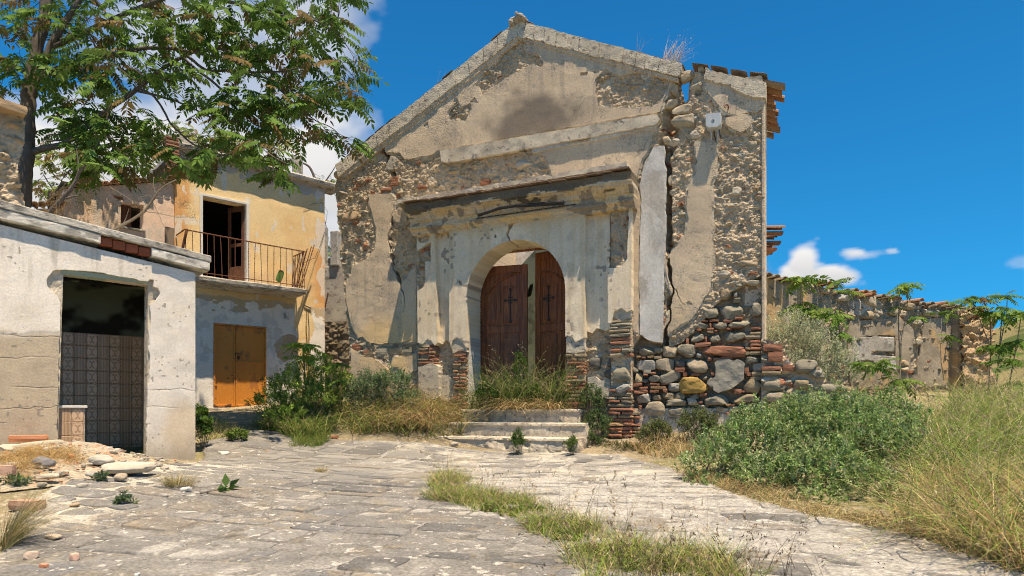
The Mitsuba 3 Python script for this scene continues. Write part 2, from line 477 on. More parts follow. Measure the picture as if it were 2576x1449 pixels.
def earth_color(p, n, uv):
    c = mix((.20, .165, .105), (.31, .26, .17), fbm(p.x * 1.1, p.y * 1.1, 0., 4))
    c = mix(c, C(.14, .14, .055), .75 * smoothstep(.40, .6, fbm(p.x * .35, p.y * .35, 5., 4)))
    c = mix(c, C(.40, .35, .27), .5 * smoothstep(.66, .75, noise(p.x * 23, p.y * 23, 1.)))
    return c * (.75 + .5 * noise(p.x * 50, p.y * 50, 2.))


scene['m_earth'] = bumped(rough(proc(earth_color), 1., .1), bump_grain, .02)
V, F = sheet(axis(-900, -8, 10, 900, .1, 0), axis(-300, 1.5, 19, 900, .1, 0), earth_z)
add('ground', (V, F), 'm_earth', smooth=True, kind='structure')

# ---------------------------------------------------------------- the church
church = thing('church', 'ruined gabled stone church with peeling ochre plaster, arched brown doors and three steps', 'church')
U0, U1 = -4.45, 4.64
GABLE = [(-4.5, 6.30), (0.057, 8.60), (3.2, 7.06), (3.25, 7.0), (3.5, 7.05), (4.66, 6.62)]
ARCH_C, ARCH_R, SPRING, FLOOR = 0.03, 1.068, 3.29, 1.0
LEFT_EDGE = [(-4.519,6.377),(-4.564,6.11),(-4.474,5.642),(-4.485,5.28),(-4.384,4.905),(-4.406,4.544),(-4.316,4.082),(-4.271,3.625),(-4.227,3.17),(-4.138,2.533),(-4.094,1.811),(-4.071,0.91)]
RAW_LOW = [(2.344,2.113),(2.509,2.366),(2.715,2.232),(2.933,2.193),(3.077,2.144),(3.29,2.222),(3.673,2.632),(3.775,2.803),(4.045,3.031),(4.641,3.331),(4.699,-0.163),(2.307,-0.263)]   # cobbles standing well out of lost mortar
CRACKS = [  # outlines (u, z) with half-widths
    ([(3.262,7.225),(3.269,6.971),(3.248,6.724),(3.163,6.524),(3.099,6.282),(3.034,6.004),(2.977,5.781)], [.05, .09, .13, .07, .04, .05, .02]),
    ([(2.977,5.781),(2.998,5.357),(3.02,5.063),(3.027,4.845),(3.013,4.629),(3.02,4.12),(3.034,3.828)], [.02, .02, .03, .05, .03, .015, .02]),
    ([(3.01,3.76),(3.017,3.638),(3.062,3.543),(3.07,3.392),(3.077,3.301)], [.035, .03, .045, .04, .03]),
    ([(3.077,3.301),(3.129,3.191),(3.122,3.116),(3.055,3.0),(3.047,2.88),(3.077,2.697),(3.025,2.564),(2.98,2.461),(2.965,2.325),(2.98,2.218)], [.02, .02, .02, .03, .025, .025, .02, .03, .045, .04]),
    ([(3.144,3.175),(3.196,3.081),(3.233,2.958),(3.306,2.879)], [.012, .008, .006, .004]),
    ([(-3.271,7.076),(-3.208,6.784),(-3.113,6.567),(-3.009,6.332),(-2.936,6.147)], [.02, .025, .03, .045, .03]),
    ([(-2.94,5.235),(-2.983,5.058),(-3.061,4.848),(-3.048,4.701),(-3.018,4.479),(-2.983,4.221),(-2.931,4.071),(-2.768,3.731),(-2.682,3.544),(-2.631,3.198)], [.03, .02, .02, .02, .02, .018, .018, .02, .012, .006]),
]
ARCH_CRACK = [(0.016,5.003),(0.009,4.84),(0.02,4.715),(-0.07,4.623),(-0.104,4.544),(-0.126,4.485),(-0.074,4.397),(-0.07,4.314)]


def crack_section(line, half, seed):
    P = densify(line, .05, 0, 0, closed=False)
    t0 = np.linspace(0, 1, len(line)); t = np.linspace(0, 1, len(P))
    h = np.interp(t, t0, half)
    n = nfbm(np.c_[P * 8, np.full(len(P), seed)], 3, seed) - .5
    m = nfbm(np.c_[P * 12, np.full(len(P), seed + .5)], 3, seed + 2)
    d = np.gradient(P, axis=0); d /= np.linalg.norm(d, axis=1, keepdims=True) + 1e-9
    q = np.c_[-d[:, 1], d[:, 0]]
    P = P + q * (n * .09)[:, None]
    h = h * (.35 + 1.2 * m)
    return np.vstack([P + q * h[:, None], (P - q * h[:, None])[::-1]])


CRACK_CS = m3.CrossSection()
for _k, (_l, _h) in enumerate(CRACKS):
    CRACK_CS = CRACK_CS + m3.CrossSection([crack_section(_l, _h, _k + 1)], m3.FillRule.NonZero)


HOLES_TOP = [[(-0.054,8.44),(0.195,8.362),(0.24,8.104),(0.518,8.002),(0.595,7.821),(0.529,7.753),(0.352,7.832),(-0.054,7.751),(-0.423,7.596),(-0.752,7.449),(-0.848,7.638),(-0.968,7.684),(-0.705,7.929),(-0.423,8.06),(-0.191,8.283)],
             [(-1.407,7.619),(-1.235,7.326),(-1.04,7.333),(-0.992,7.195),(-1.162,6.967),(-1.557,7.059),(-1.582,7.26),(-1.432,7.385)], [(-0.944,7.443),(-0.824,7.313),(-1.04,7.354)],
             [(1.633,7.282),(1.836,7.437),(2.137,7.257),(2.47,7.265),(2.625,7.099),(2.816,7.117),(3.079,6.988),(3.004,6.776),(2.853,6.615),(2.778,6.554),(2.432,6.58),(1.917,6.675),(1.715,6.772),(1.653,6.981)],
             [(1.364,7.477),(1.489,7.471),(1.468,7.395),(1.343,7.421)], [(1.592,7.449),(1.715,7.453),(1.715,7.404),(1.633,7.391)], [(-2.164,7.076),(-2.065,7.144),(-2.026,7.018),(-2.105,6.98)]]
PATCHES = [
    (([(-3.208,6.96),(-0.031,8.559),(1.653,7.833),(3.077,7.083),(3.091,6.971),(3.005,6.771),(2.919,6.621),(2.861,6.442),(-1.801,6.489),(-1.947,6.41),(-2.648,6.434),(-2.75,6.589),(-3.145,6.66)]), HOLES_TOP, 'weathered tympanum plaster with a dark triangular stain'),
    (([(0.255,6.143),(2.788,6.207),(2.825,6.113),(2.715,6.022),(2.656,5.774),(2.523,5.611),(2.464,5.362),(2.449,5.142),(2.523,4.91),(2.494,4.176),(2.494,2.388),(2.344,2.499),(2.299,2.524),(2.307,5.414),(0.779,5.435),(0.746,5.69),(0.637,5.957),(0.443,6.113)]), [[(2.341,5.078),(2.439,5.209),(2.516,5.131),(2.439,5.046),(2.351,5.019)]], None),
    (([(3.5,5.759),(3.716,5.763),(3.881,5.696),(3.858,5.211),(3.754,4.98),(3.834,4.773),(3.787,4.583),(3.81,4.286),(3.777,3.946),(3.81,3.796),(3.763,3.162),(3.668,2.972),(3.5,2.711),(3.379,2.569),(3.233,2.527),(3.085,2.409),(2.96,2.314),(2.935,2.416),(3.035,2.714),(3.094,3.112),(3.05,3.216),(2.985,3.473),(2.96,3.677),(3.02,3.798),(3.183,3.957),(3.355,4.239),(3.389,4.434),(3.34,4.639),(3.389,5.031),(3.524,5.26)]), [[(3.347,2.936),(3.394,2.948),(3.452,2.884),(3.438,2.855),(3.365,2.897)]], 'tall ragged patch of tan plaster between rubble'),
    (([(3.644,6.894),(3.858,6.801),(4.206,6.609),(4.343,6.765),(4.613,6.743),(4.649,6.569),(4.649,6.246),(4.456,6.167),(4.229,6.132),(4.068,6.19),(3.905,6.376),(3.668,6.692)]), [], None),
    (([(3.989,6.127),(4.183,6.121),(4.32,6.129),(4.456,6.057),(4.411,5.897),(4.275,5.824),(4.137,5.92),(4.021,6.004)]), [], None),
    (([(-3.601,5.777),(-3.289,5.772),(-3.005,5.76),(-2.918,5.65),(-2.927,5.488),(-2.996,5.205),(-2.983,4.912),(-3.061,4.775),(-3.027,4.443),(-3.07,4.338),(-2.961,4.182),(-2.897,3.922),(-2.746,3.729),(-2.597,3.826),(-2.428,4.027),(-2.357,4.092),(-2.336,2.482),(-2.428,2.522),(-2.661,2.46),(-2.854,2.45),(-3.289,2.449),(-3.556,2.479),(-3.736,2.635),(-3.872,2.604),(-4.056,2.893),(-4.125,3.235),(-4.194,3.427),(-4.203,3.804),(-4.079,4.058),(-3.987,4.237),(-3.781,4.293),(-3.556,4.421),(-3.422,4.556),(-3.387,4.699),(-3.4,5.069),(-3.511,5.414),(-3.578,5.645)]), [], 'broad bottle-shaped patch of warm ochre plaster'),
    (([(-3.005,5.206),(-2.725,5.419),(-2.589,5.247),(-2.567,5.1),(-2.661,4.985),(-2.854,5.098)]), [], None),
    (([(-4.079,2.387),(-3.736,2.189),(-3.556,2.164),(-3.289,2.045),(-3.005,1.837),(-2.983,1.417),(-4.056,1.43)]), [], 'grey dado plaster with a diagonal broken edge'),
    (([(-2.983,1.964),(-2.897,2.172),(-2.597,2.133),(-2.336,2.189),(-2.303,1.874),(-2.64,1.702),(-2.811,1.923)]), [], None),
    (([(-2.546,3.847),(-2.364,3.832),(-2.364,2.459),(-2.546,2.449)]), [], None),
]
CEMENT = [(2.759,5.816),(2.948,5.8),(2.991,5.612),(2.977,4.996),(2.984,4.414),(2.955,3.69),(2.948,3.4),(2.919,2.223),(2.788,2.243),(2.656,2.278),(2.516,2.387),(2.494,3.437),(2.509,4.174),(2.538,4.908),(2.494,5.136),(2.605,5.562)]


def wall_depth(u, z):
    d = np.zeros_like(u)
    low = inside(RAW_LOW, u, z)
    d = np.where(low, .11 + .03 * (nfbm(np.c_[u * 3, z * 3, u * 0], 3, 5) - .5), d)
    port = (z < 4.75) & (((u > -2.19) & (u < -1.83)) | ((u > -1.41) & (u < 1.45)) | ((u > 1.97) & (u < 2.36)))
    d = np.where(port, -.125, d)
    d = np.where(z > 7.2 - 0 * u, d, d)
    for poly, holes, _ in PATCHES + [(CEMENT, [], None)]:
        under = inside(poly, u, z)
        for h in holes:
            under &= ~inside(h, u, z)
        d = np.where(under, .075, d)
    d = np.where((z > 4.7) & (z < 5.3) & (np.abs(u) < 2.2), .06, d)
    for line, half in CRACKS:
        e = line_dist(line, u + .05 * (nnoise(np.c_[u * 9, z * 9, u * 0], 3) - .5), z)
        d = d + .32 * np.clip(1.25 - e / (max(half) * 1.2), 0, 1)
    # the ground-level left corner leans and is eaten away
    return d + .05 * (nfbm(np.c_[u * .8, z * .8, u * 0 + 9], 2, 4) - .5)


def wall_keep(u, z):
    door = (np.abs(u - ARCH_C) < ARCH_R) & ((z < SPRING) | (np.hypot(u - ARCH_C, z - SPRING) < ARCH_R))
    le = np.interp(z, [p[1] for p in LEFT_EDGE[::-1]], [p[0] for p in LEFT_EDGE[::-1]])
    le = le + .07 * (nfbm(np.c_[z * 5, z * 0, z * 0], 3, 12) - .5)
    roof = np.interp(u, [p[0] for p in GABLE], [p[1] for p in GABLE])
    gap = inside([(3.234,7.339),(3.318,7.32),(3.36,6.917),(3.339,6.684),(3.262,6.685),(3.205,6.948)], u, z)
    return ~door & (u > le) & (z < roof) & ~gap


m, col = rubble(FC, U0 - .12, U1 + .02, .1, 8.66, 0.0135, 3, wall_depth, wall_keep)
q = np.asarray(m.vertices)
lowz = inside(RAW_LOW, (q[:, 0] - FC.o[0]) * FC.eu[0] + (q[:, 1] - FC.o[1]) * FC.eu[1], q[:, 2])
col = np.where(lowz[:, None], col * .25 + np.array([.20, .15, .10]) * (.6 + .8 * nfbm(q * 3, 3, 5)[:, None]), col)   # earth-filled joints low on the wall
add('rubble_wall', m, 'm_rubble', church, smooth=False, color=col, label='exposed rubble masonry of cobbles, brick chips and crumbling mortar')
# the wall's thickness, its sides and the nave behind
core = [fbox(FC, U1 - .32, U1 + .0, .10, .55, .0, 6.55, .01), fbox(FC, -4.15, -1.2, .36, .55, .0, 6.3, .01), fbox(FC, 1.2, 3.0, .36, .55, .0, 6.6, .01), fbox(FC, 3.42, U1 - .3, .42, .55, .0, 6.6, .01), fbox(FC, -1.3, 1.3, .30, .55, 4.32, 6.8, .01)]
side = Frame(FC.w(np.array([U1, .1, 0.]))[:2], (.9135, -.36))
core.append(fbox(side, -.5, -.002, .3, 9.0, .0, 6.3, .01))
lf = Frame(FC.w(np.array([-4.2, .1, 0.]))[:2], (.9135, -.4067))
core.append(fbox(lf, 0, .5, .3, 9.2, .0, 5.9, .01))
core.append(fbox(lf, .01, .49, 5.2, 9.1, 5.9, 7.0, .01))
add('wall_core', cat_meshes(core), 'm_plaster', church)
add('corner_plaster', fbox(FC, U1 - .03, U1 + .022, -.045, .5, .9, 6.55, .012), 'm_plaster', church, label='thin edge of plaster at the right corner')
inner = [fbox(FC, -4.6, 4.1, 8.4, 8.8, .6, 8.0, .01)]
add('back_wall', cat_meshes(inner), 'm_cement', church, label='whitewashed wall inside seen above the doors')
scene['m_mouldy'] = {'type': 'twosided', 'bsdf': rough(proc(lambda p, n, uv: mix(mix((.13, .16, .125), (.21, .245, .195), fbm(p.x * 2, p.y * 2, p.z * 2, 4)), C(.09, .11, .09), smoothstep(.5, .62, fbm(p.x * 4, p.y * 4, p.z * 2.5, 4)) * .8)), .9, .1)}
add('nave_wall', slab(FC, xsec([[(-1.72, .8), (.6, .8), (.6, 6.0), (-.6, 5.9), (-1.72, 4.9)]], [[(-1.60, 4.0), (-1.45, 4.35), (-1.36, 4.38), (-1.36, 4.25), (-1.42, 4.05)]], .2, .01, 3), 4.2, 4.5, .3, .01, 2), 'm_mouldy', church, label='mouldy green inner wall seen between the doors')
add('nave_ceiling', cat_meshes([fbox(FC, -4.1, 4.3, .56, 3.0, 5.6, 5.7, .0)]), 'm_wood', church)
add('nave_floor', fbox(FC, -3.7, 4.1, .0, 8.5, .5, FLOOR + .02, .0), 'm_coping', church)

# plaster that still holds
for k, (poly, holes, lab) in enumerate(PATCHES):
    cs = xsec([poly], holes, .045, .022, k + 2) - CRACK_CS
    add('plaster', slab(FC, cs, -.052, .012, .11, .008, k), 'm_plaster', church, label=lab)
    under = xsec([np.array(q) for q in cs.offset(.035, m3.JoinType.Round).to_polygons() if len(q) > 8 and abs(m3.CrossSection([np.array(q)], m3.FillRule.EvenOdd).area()) > .12], [], .05, .035, 900 + k)
    under = under ^ m3.CrossSection([np.array([(-4.2, .5), (4.62, .5), (4.62, 6.5), (.05, 8.4), (-4.2, 6.3)])], m3.FillRule.NonZero)
    under = under - CRACK_CS
    for h in holes[:1] + holes[3:4]:
        under = under - xsec([h], [], .04, .03, 930 + k).offset(-.03, m3.JoinType.Round)
    under = under - m3.CrossSection([np.array([(-2.2, .5), (2.35, .5), (2.35, 5.25), (-2.2, 5.25)])], m3.FillRule.NonZero)
    if under.area() > .02:
        add('undercoat', slab(FC, under, -.028, .02, .07, .020, 910 + k, 7), 'm_coping', church)
# the grey cement repair
cs = xsec([CEMENT], [], .05, .012, 40) - CRACK_CS
add('cement_patch', slab(FC, cs, -.066, .012, .12, .006, 40), 'm_cement', church, label='tall grey cement repair beside the portal')

# portal: block with the arch, recesses, outer pilasters
arch = [(ARCH_C - ARCH_R, .9)] + [(ARCH_C - ARCH_R * math.cos(t), SPRING + ARCH_R * math.sin(t)) for t in np.linspace(0, math.pi, 25)] + [(ARCH_C + ARCH_R, .9)]
blk = [(-1.391,2.605),(-1.38,2.421),(-1.325,2.496),(-1.216,2.568),(-1.107,2.524),(-1.042,2.426),(-0.892,2.144),(-0.849,2.171)]
low_l = [(-1.447, 2.46), (-1.40, 2.30), (-1.36, 2.44), (-1.27, 2.49), (-1.18, 2.45), (-1.12, 2.38), (-1.06, 2.28), (-1.0, 2.25)]
low_r = [(1.06, 2.36), (1.13, 2.42), (1.24, 2.38), (1.30, 2.29), (1.40, 2.33), (1.487, 2.36)]
poly = [(-1.447, 4.76)] + low_l + [(-1.0, 2.6), (1.06, 2.6)] + low_r + [(1.487, 4.76)]
cs = xsec([poly], [], .06, .006, 51) - m3.CrossSection([np.array(arch)], m3.FillRule.NonZero)
cs = cs - m3.CrossSection([crack_section(ARCH_CRACK, [.004, .006, .035, .055, .05, .035, .025, .006], 5)], m3.FillRule.NonZero)
for _h in ([(-1.252,3.657),(-1.191,3.652),(-1.143,3.542),(-1.191,3.578)], [(-1.472,4.695),(-1.41,4.538),(-1.509,4.398),(-1.533,4.444),(-1.459,4.544)], [(-0.401,4.494),(-0.354,4.479),(-0.366,4.449),(-0.401,4.456)]):
    cs = cs - xsec([_h], [], .02, .006, 3)
add('arch_surround', slab(FC, cs, -.205, .42, .13, .005, 5), 'm_portal', church, label='cream plaster surround of the arched doorway with a crack over the crown')
# grey mortar skirts below the cream plaster
for k, pl in enumerate(([(-1.43, 2.5), (-1.07, 2.5), (-1.04, 2.18), (-1.2, 2.2), (-1.38, 2.16)], [(1.11, 2.5), (1.47, 2.5), (1.48, 2.10), (1.3, 2.06), (1.12, 2.11)], [(-2.2, 2.6), (-1.81, 2.6), (-1.80, 2.36), (-2.0, 2.32), (-2.19, 2.38)], [(1.97, 2.95), (2.37, 2.95), (2.37, 2.70), (2.15, 2.63), (2.05, 2.72)])):
    add('mortar_skirt', slab(FC, xsec([pl], [], .04, .025, 60 + k), -.178, -.08, .06, .014, 60 + k), 'm_coping', church)
for a, b in ((-1.10, -1.036), (1.096, 1.16)):
    add('arch_reveal', fbox(FC, a, b, -.09, .43, .95, 2.5, .004), 'm_cement', church)
for s, (a, b, bot, hol) in enumerate(((-2.226, -1.794, [(-2.203,2.427),(-2.088,2.373),(-1.974,2.486),(-1.883,2.452),(-1.781,2.341),(-1.72,2.397)], [[(-2.226,4.361),(-2.034,4.452),(-1.882,4.501),(-1.882,4.099),(-2.009,4.121),(-2.029,3.665),(-2.072,3.569),(-2.213,3.514)], [(-2.213,4.645),(-2.009,4.689),(-1.908,4.635),(-1.958,4.509),(-2.187,4.533)]]),
                                      (1.940, 2.386, [(1.94, 2.62), (2.0, 2.60), (2.06, 2.82), (2.2, 2.88), (2.3, 2.80), (2.386, 2.83)], [[(1.92,4.746),(2.332,4.79),(2.312,3.801),(2.235,3.675),(2.098,3.629),(1.94,3.643)]]))):
    pl = [(a, 4.72)] + bot + [(b, 4.72)]
    cs = xsec([pl], [], .05, .004, 70 + s) - xsec([hol[0]], [], .04, .015, 72 + s)
    if len(hol) > 1:
        cs = cs - xsec([hol[1]], [], .04, .012, 75)
    add('pilaster', slab(FC, cs, -.215, .0, .12, .004, 70 + s), 'm_portal', church)
for s, (a, b, z0) in enumerate(((-1.80, -1.44, 2.42), (1.48, 1.945, 2.50))):
    pl = [(a, 4.72), (a, z0), (a + .12, z0 - .05), (a + .2, z0 + .05), (b - .08, z0 - .02), (b, z0 + .03), (b, 4.72)]
    cs = xsec([pl], [], .05, .006, 80 + s)
    if s == 0:
        cs = cs - xsec([[(-1.913,4.75),(-1.837,4.719),(-1.824,4.586),(-1.875,4.327),(-1.913,4.33),(-1.888,4.548)]], [], .03, .006, 4)
    add('recess_plaster', slab(FC, cs, -.075, .01, .12, .004, 80 + s), 'm_portal', church)
for k, pl in enumerate(([(-2.192,1.883),(-1.974,1.956),(-1.833,1.962),(-1.707,1.909),(-1.698,1.228),(-2.18,1.181)], [(-1.779,1.713),(-1.542,1.718),(-1.42,1.618),(-1.431,1.189),(-1.779,1.191)], [(1.513,1.618),(1.661,1.624),(1.771,1.542),(1.952,1.556),(1.952,1.205),(1.513,1.208)])):
    add('dado_plaster', slab(FC, xsec([pl], [], .05, .015, 90 + k), -.205 if k == 0 else -.09, -.02, .1, .006, 90 + k), 'm_coping', church)
add('arch_impost', cat_meshes([fbox(FC, -1.045, -1.02, -.22, .2, 3.24, 3.28, .004)]), 'm_portal', church)

# entablature: a moulded profile, broken forward over the pilasters
PROFILE = [(.02, 4.69), (-.225, 4.69), (-.232, 4.74), (-.285, 4.78), (-.31, 4.785), (-.315, 4.83), (-.27, 4.835), (-.275, 4.945), (-.30, 4.955), (-.325, 5.01), (-.375, 5.05), (-.42, 5.065), (-.425, 5.10), (-.475, 5.105), (-.485, 5.25), (-.50, 5.265), (.02, 5.30)]


def mould(u0, u1, off, seed, chips=()):
    P = np.array(PROFILE, float)
    P[1:-1, 0] += off
    cs = m3.CrossSection([P[::-1]], m3.FillRule.NonZero)
    mm = m3.Manifold.extrude(cs, u1 - u0).refine_to_length(.055)
    q = mm.to_mesh()
    v = np.array(q.vert_properties[:, :3], float)
    w = np.c_[v[:, 2] + u0, v[:, 0], v[:, 1]]
    n = nfbm(w * 5, 4, seed) - .5
    bite = np.clip(nfbm(w * np.array([2.4, 2, 5]) + 40, 3, seed + 1) - .56, 0, 1)
    w[:, 1] += (w[:, 1] < -.1) * (n * .022 + bite * .32)
    w[:, 2] += n * .012
    f = np.array(q.tri_verts)
    v2 = FC.w(w)
    mesh = tm(v2, f)
    return mesh


add('entablature', mould(-1.80, 1.93, .0, 7), 'm_cornice', church, label='moulded cornice over the portal, blackened where its paint has gone')
add('entablature', mould(-2.32, -1.799, -.05, 8), 'm_cornice', church)
add('entablature', mould(1.929, 2.46, -.05, 9), 'm_cornice', church)
t = []
rt = np.random.default_rng(5)
u = -2.33
while u < 2.25:
    w = rt.uniform(.22, .42)
    o = -.05 if (u < -1.85 or u > 1.9) else 0
    b = brick_mesh(w - .008, .24, .032, int(u * 100) + 500, .9)
    mm = place(FC, b, u + w / 2, -.435 + o + rt.normal(0, .012), 5.30 + rt.normal(0, .006), ry=rt.normal(0, .012))
    add('cornice_tile', mm, 'm_stone', church, color=colored(mm, (.17, .115, .08), int(u * 50) + 300, .4, 9))
    u += w
mm = slab(FC, xsec([[(-2.671,5.451),(2.336,5.503),(2.336,5.415),(-2.671,5.365)]], [], .08, .02, 5), -.36, .0, .1, .02, 3)
add('cornice_mortar', mm, 'm_coping', church)

# pediment cornice (broken at the left) and its fillet
cs = xsec([[(-1.711,6.448),(-0.479,6.427),(1.688,6.397),(2.827,6.377),(2.885,6.272),(2.813,6.184),(1.688,6.172),(0.39,6.165),(-1.303,6.151),(-1.683,6.193)]], [], .07, .012, 14)
pc = slab(FC, cs, -.125, .02, .09, .01, 14)
add('pediment_cornice', pc, 'm_coping', church, label='slanting remnant of a plain horizontal cornice below the gable, broken off at the left')
cs = xsec([[(0.357,6.083),(2.805,6.143),(2.819,6.257),(1.676,6.28),(0.357,6.224)]], [[(1.079,6.137),(1.201,6.209),(1.598,6.18),(1.519,6.11)]], .07, .008, 15)
add('cornice_fillet', slab(FC, cs, -.085, .01, .1, .004, 15), 'm_cement', church)

# raking coping, block by block
def rake(p0, p1, q0, q1, cuts, name, d0=-.105, seed=0):
    p0, p1, q0, q1 = map(np.array, (p0, p1, q0, q1))
    r = np.random.default_rng(seed)
    sk = r.uniform(-.012, .012, len(cuts)) * (1 - 0)
    for k in range(len(cuts) - 1):
        a, b = cuts[k], cuts[k + 1]
        g = .0012
        low = r.uniform(-.02, .02)
        pl = [p0 + (p1 - p0) * (a + sk[k] * .2 + g), p0 + (p1 - p0) * (b + sk[k + 1] * .2 - g), q0 + (q1 - q0) * (b + sk[k + 1] - g), q0 + (q1 - q0) * (a + sk[k] + g)]
        pl = np.array(pl); pl[0] += [0, low]; pl[1] += [0, low + r.uniform(-.012, .012)]
        cs = xsec([pl], [], .05, .012, seed + k)
        add(name, slab(FC, cs, d0 + r.uniform(-.012, .012), .25, .075, .012, seed + k), 'm_coping', church)


rake((-4.40, 6.27), (.05, 8.45), (-4.50, 6.54), (.05, 8.765), [0, .075, .135, .19, .245, .315, .37, .45, .52, .60, .68, .76, .83, .90, 1.0], 'coping_block', seed=100)
rake((.05, 8.45), (3.235, 6.955), (.05, 8.765), (3.30, 7.195), [0, .055, .115, .185, .255, .33, .40, .47, .53, .595, .67, .745, .80, .87, .94, 1.0], 'coping_block', seed=200)
for k, pl in enumerate(([(3.679,7.054),(4.118,6.829),(4.144,6.666),(3.967,6.716),(3.665,6.854)], [(4.144,6.817),(4.677,6.591),(4.683,6.321),(4.455,6.392),(4.197,6.552),(4.105,6.626)])):
    add('coping_block', slab(FC, xsec([pl], [], .05, .02, 300 + k), -.095, .2, .07, .014, 300 + k), 'm_coping', church)
cs = xsec([[(-4.3, 6.22), (.05, 8.36), (.05, 8.47), (-4.3, 6.34)]], [], .08, .008, 4)
add('coping_fillet', slab(FC, cs, -.075, .0, .1, .005, 4), 'm_plaster', church)
cs = xsec([[(.05, 8.39), (3.2, 6.91), (3.2, 6.98), (.05, 8.47)]], [], .08, .008, 6)
add('coping_fillet', slab(FC, cs, -.075, .0, .1, .005, 6), 'm_plaster', church)
for k, (du, dz, s) in enumerate(((-.03, .0, .19), (.08, .0, .14), (.16, -.06, .11), (-.11, -.07, .12), (.02, .06, .08))):
    mm = place(FC, rock((s, .3, s * .8), 900 + k, 2), .05 + du, -.08, 8.78 + dz)
    add('apex_stone', mm, 'm_stone', church, smooth=True, color=colored(mm, (.36, .32, .26), k, .3))
# weathered tile edge on top of the coping
for k, (a, b) in enumerate((((-4.52, 6.55), (.0, 8.775)), ((.1, 8.77), (3.3, 7.20)), ((3.42, 7.205), (4.72, 6.73)))):
    a, b = np.array(a), np.array(b)
    n = int(np.linalg.norm(b - a) / .3)
    for i in range(n):
        c = a + (b - a) * (i + .5) / n
        if rt.random() < .3 and k < 2:
            continue
        mm = place(FC, brick_mesh(.31, .40, .016, 800 + i + 60 * k, 1), c[0], .115 + rt.normal(0, .02), c[1] + .004 + rt.normal(0, .004), ry=math.atan2(b[1] - a[1], b[0] - a[0]) + rt.normal(0, .015))
        add('coping_tile', mm, 'm_stone', church, color=colored(mm, (.16, .13, .105) if rt.random() < .7 else (.26, .14, .09), i, .3))
# eave tiles at the right corner, running back along the side wall


def roof_tile(L, r0, r1, thick=.014, sides=9):
    """A tapering half-round clay tile lying along +x."""
    out = []
    ang = np.linspace(0, np.pi, sides)
    rings = []
    for x, r in ((0, r0), (L, r1)):
        for rr in (r, r - thick):
            rings.append(np.c_[np.full(sides, x), rr * np.cos(ang), rr * np.sin(ang) * .75])
    v = np.vstack(rings)
    f = []
    def strip(a, b):
        for i in range(sides - 1):
            f.extend([(a * sides + i, a * sides + i + 1, b * sides + i + 1), (a * sides + i, b * sides + i + 1, b * sides + i)])
    strip(0, 2); strip(3, 1); strip(1, 0); strip(2, 3)
    for i in (0, sides - 1):
        f.extend([(i, 2 * sides + i, 3 * sides + i), (i, 3 * sides + i, sides + i)])
    return tm(v, f)


for i in range(9):
    for lay in range(2):
        L = rt.uniform(.30, .42)
        tl = roof_tile(L, .085, .105)
        v = np.array(tl.vertices)
        if lay == 0:
            v[:, 2] = -v[:, 2]
        v[:, 2] -= .42 * v[:, 0]
        off = rt.choice([0, .0, .12]) + .02
        p = np.array([-.18 + off, .02 + i * .245 + lay * .12, 6.70 - .01 * i + (.07 if lay else .03)])
        mm = tm(side.w(v + p), tl.faces)
        add('roof_tile', mm, 'm_stone', church, smooth=30 if False else False, color=colored(mm, (.34, .19, .11) if rt.random() < .6 else (.27, .20, .13), i + 20 * lay, .35, 12))

# door leaves: framed and panelled, opening inwards
def wood_color(p, n, uv):
    g = fbm(p.x * 40 + 3 * fbm(p.x * 6, p.y * 6, p.z * 1.2, 3), p.y * 40, p.z * 2.2, 4)
    c = mix((.15, .047, .016), (.265, .092, .028), smoothstep(.3, .7, g))
    c = mix(c, C(.09, .038, .018), .6 * smoothstep(.55, .75, fbm(p.x * 3, p.y * 3, p.z * 2.2, 4)))
    c = mix(c, C(.25, .11, .05), .4 * smoothstep(.6, .8, fbm(p.x * 9, p.y * 9, p.z * 1.6, 3)))
    return c


scene['m_wood'] = bumped({'type': 'principled', 'base_color': proc(wood_color), 'roughness': .45, 'specular': .4}, lambda p, n, uv: fbm(p.x * 45, p.y * 45, p.z * 2.5, 3), .003)
scene['m_iron'] = {'type': 'twosided', 'bsdf': {'type': 'principled', 'base_color': {'type': 'rgb', 'value': [.035, .033, .032]}, 'roughness': .55, 'metallic': .3}}


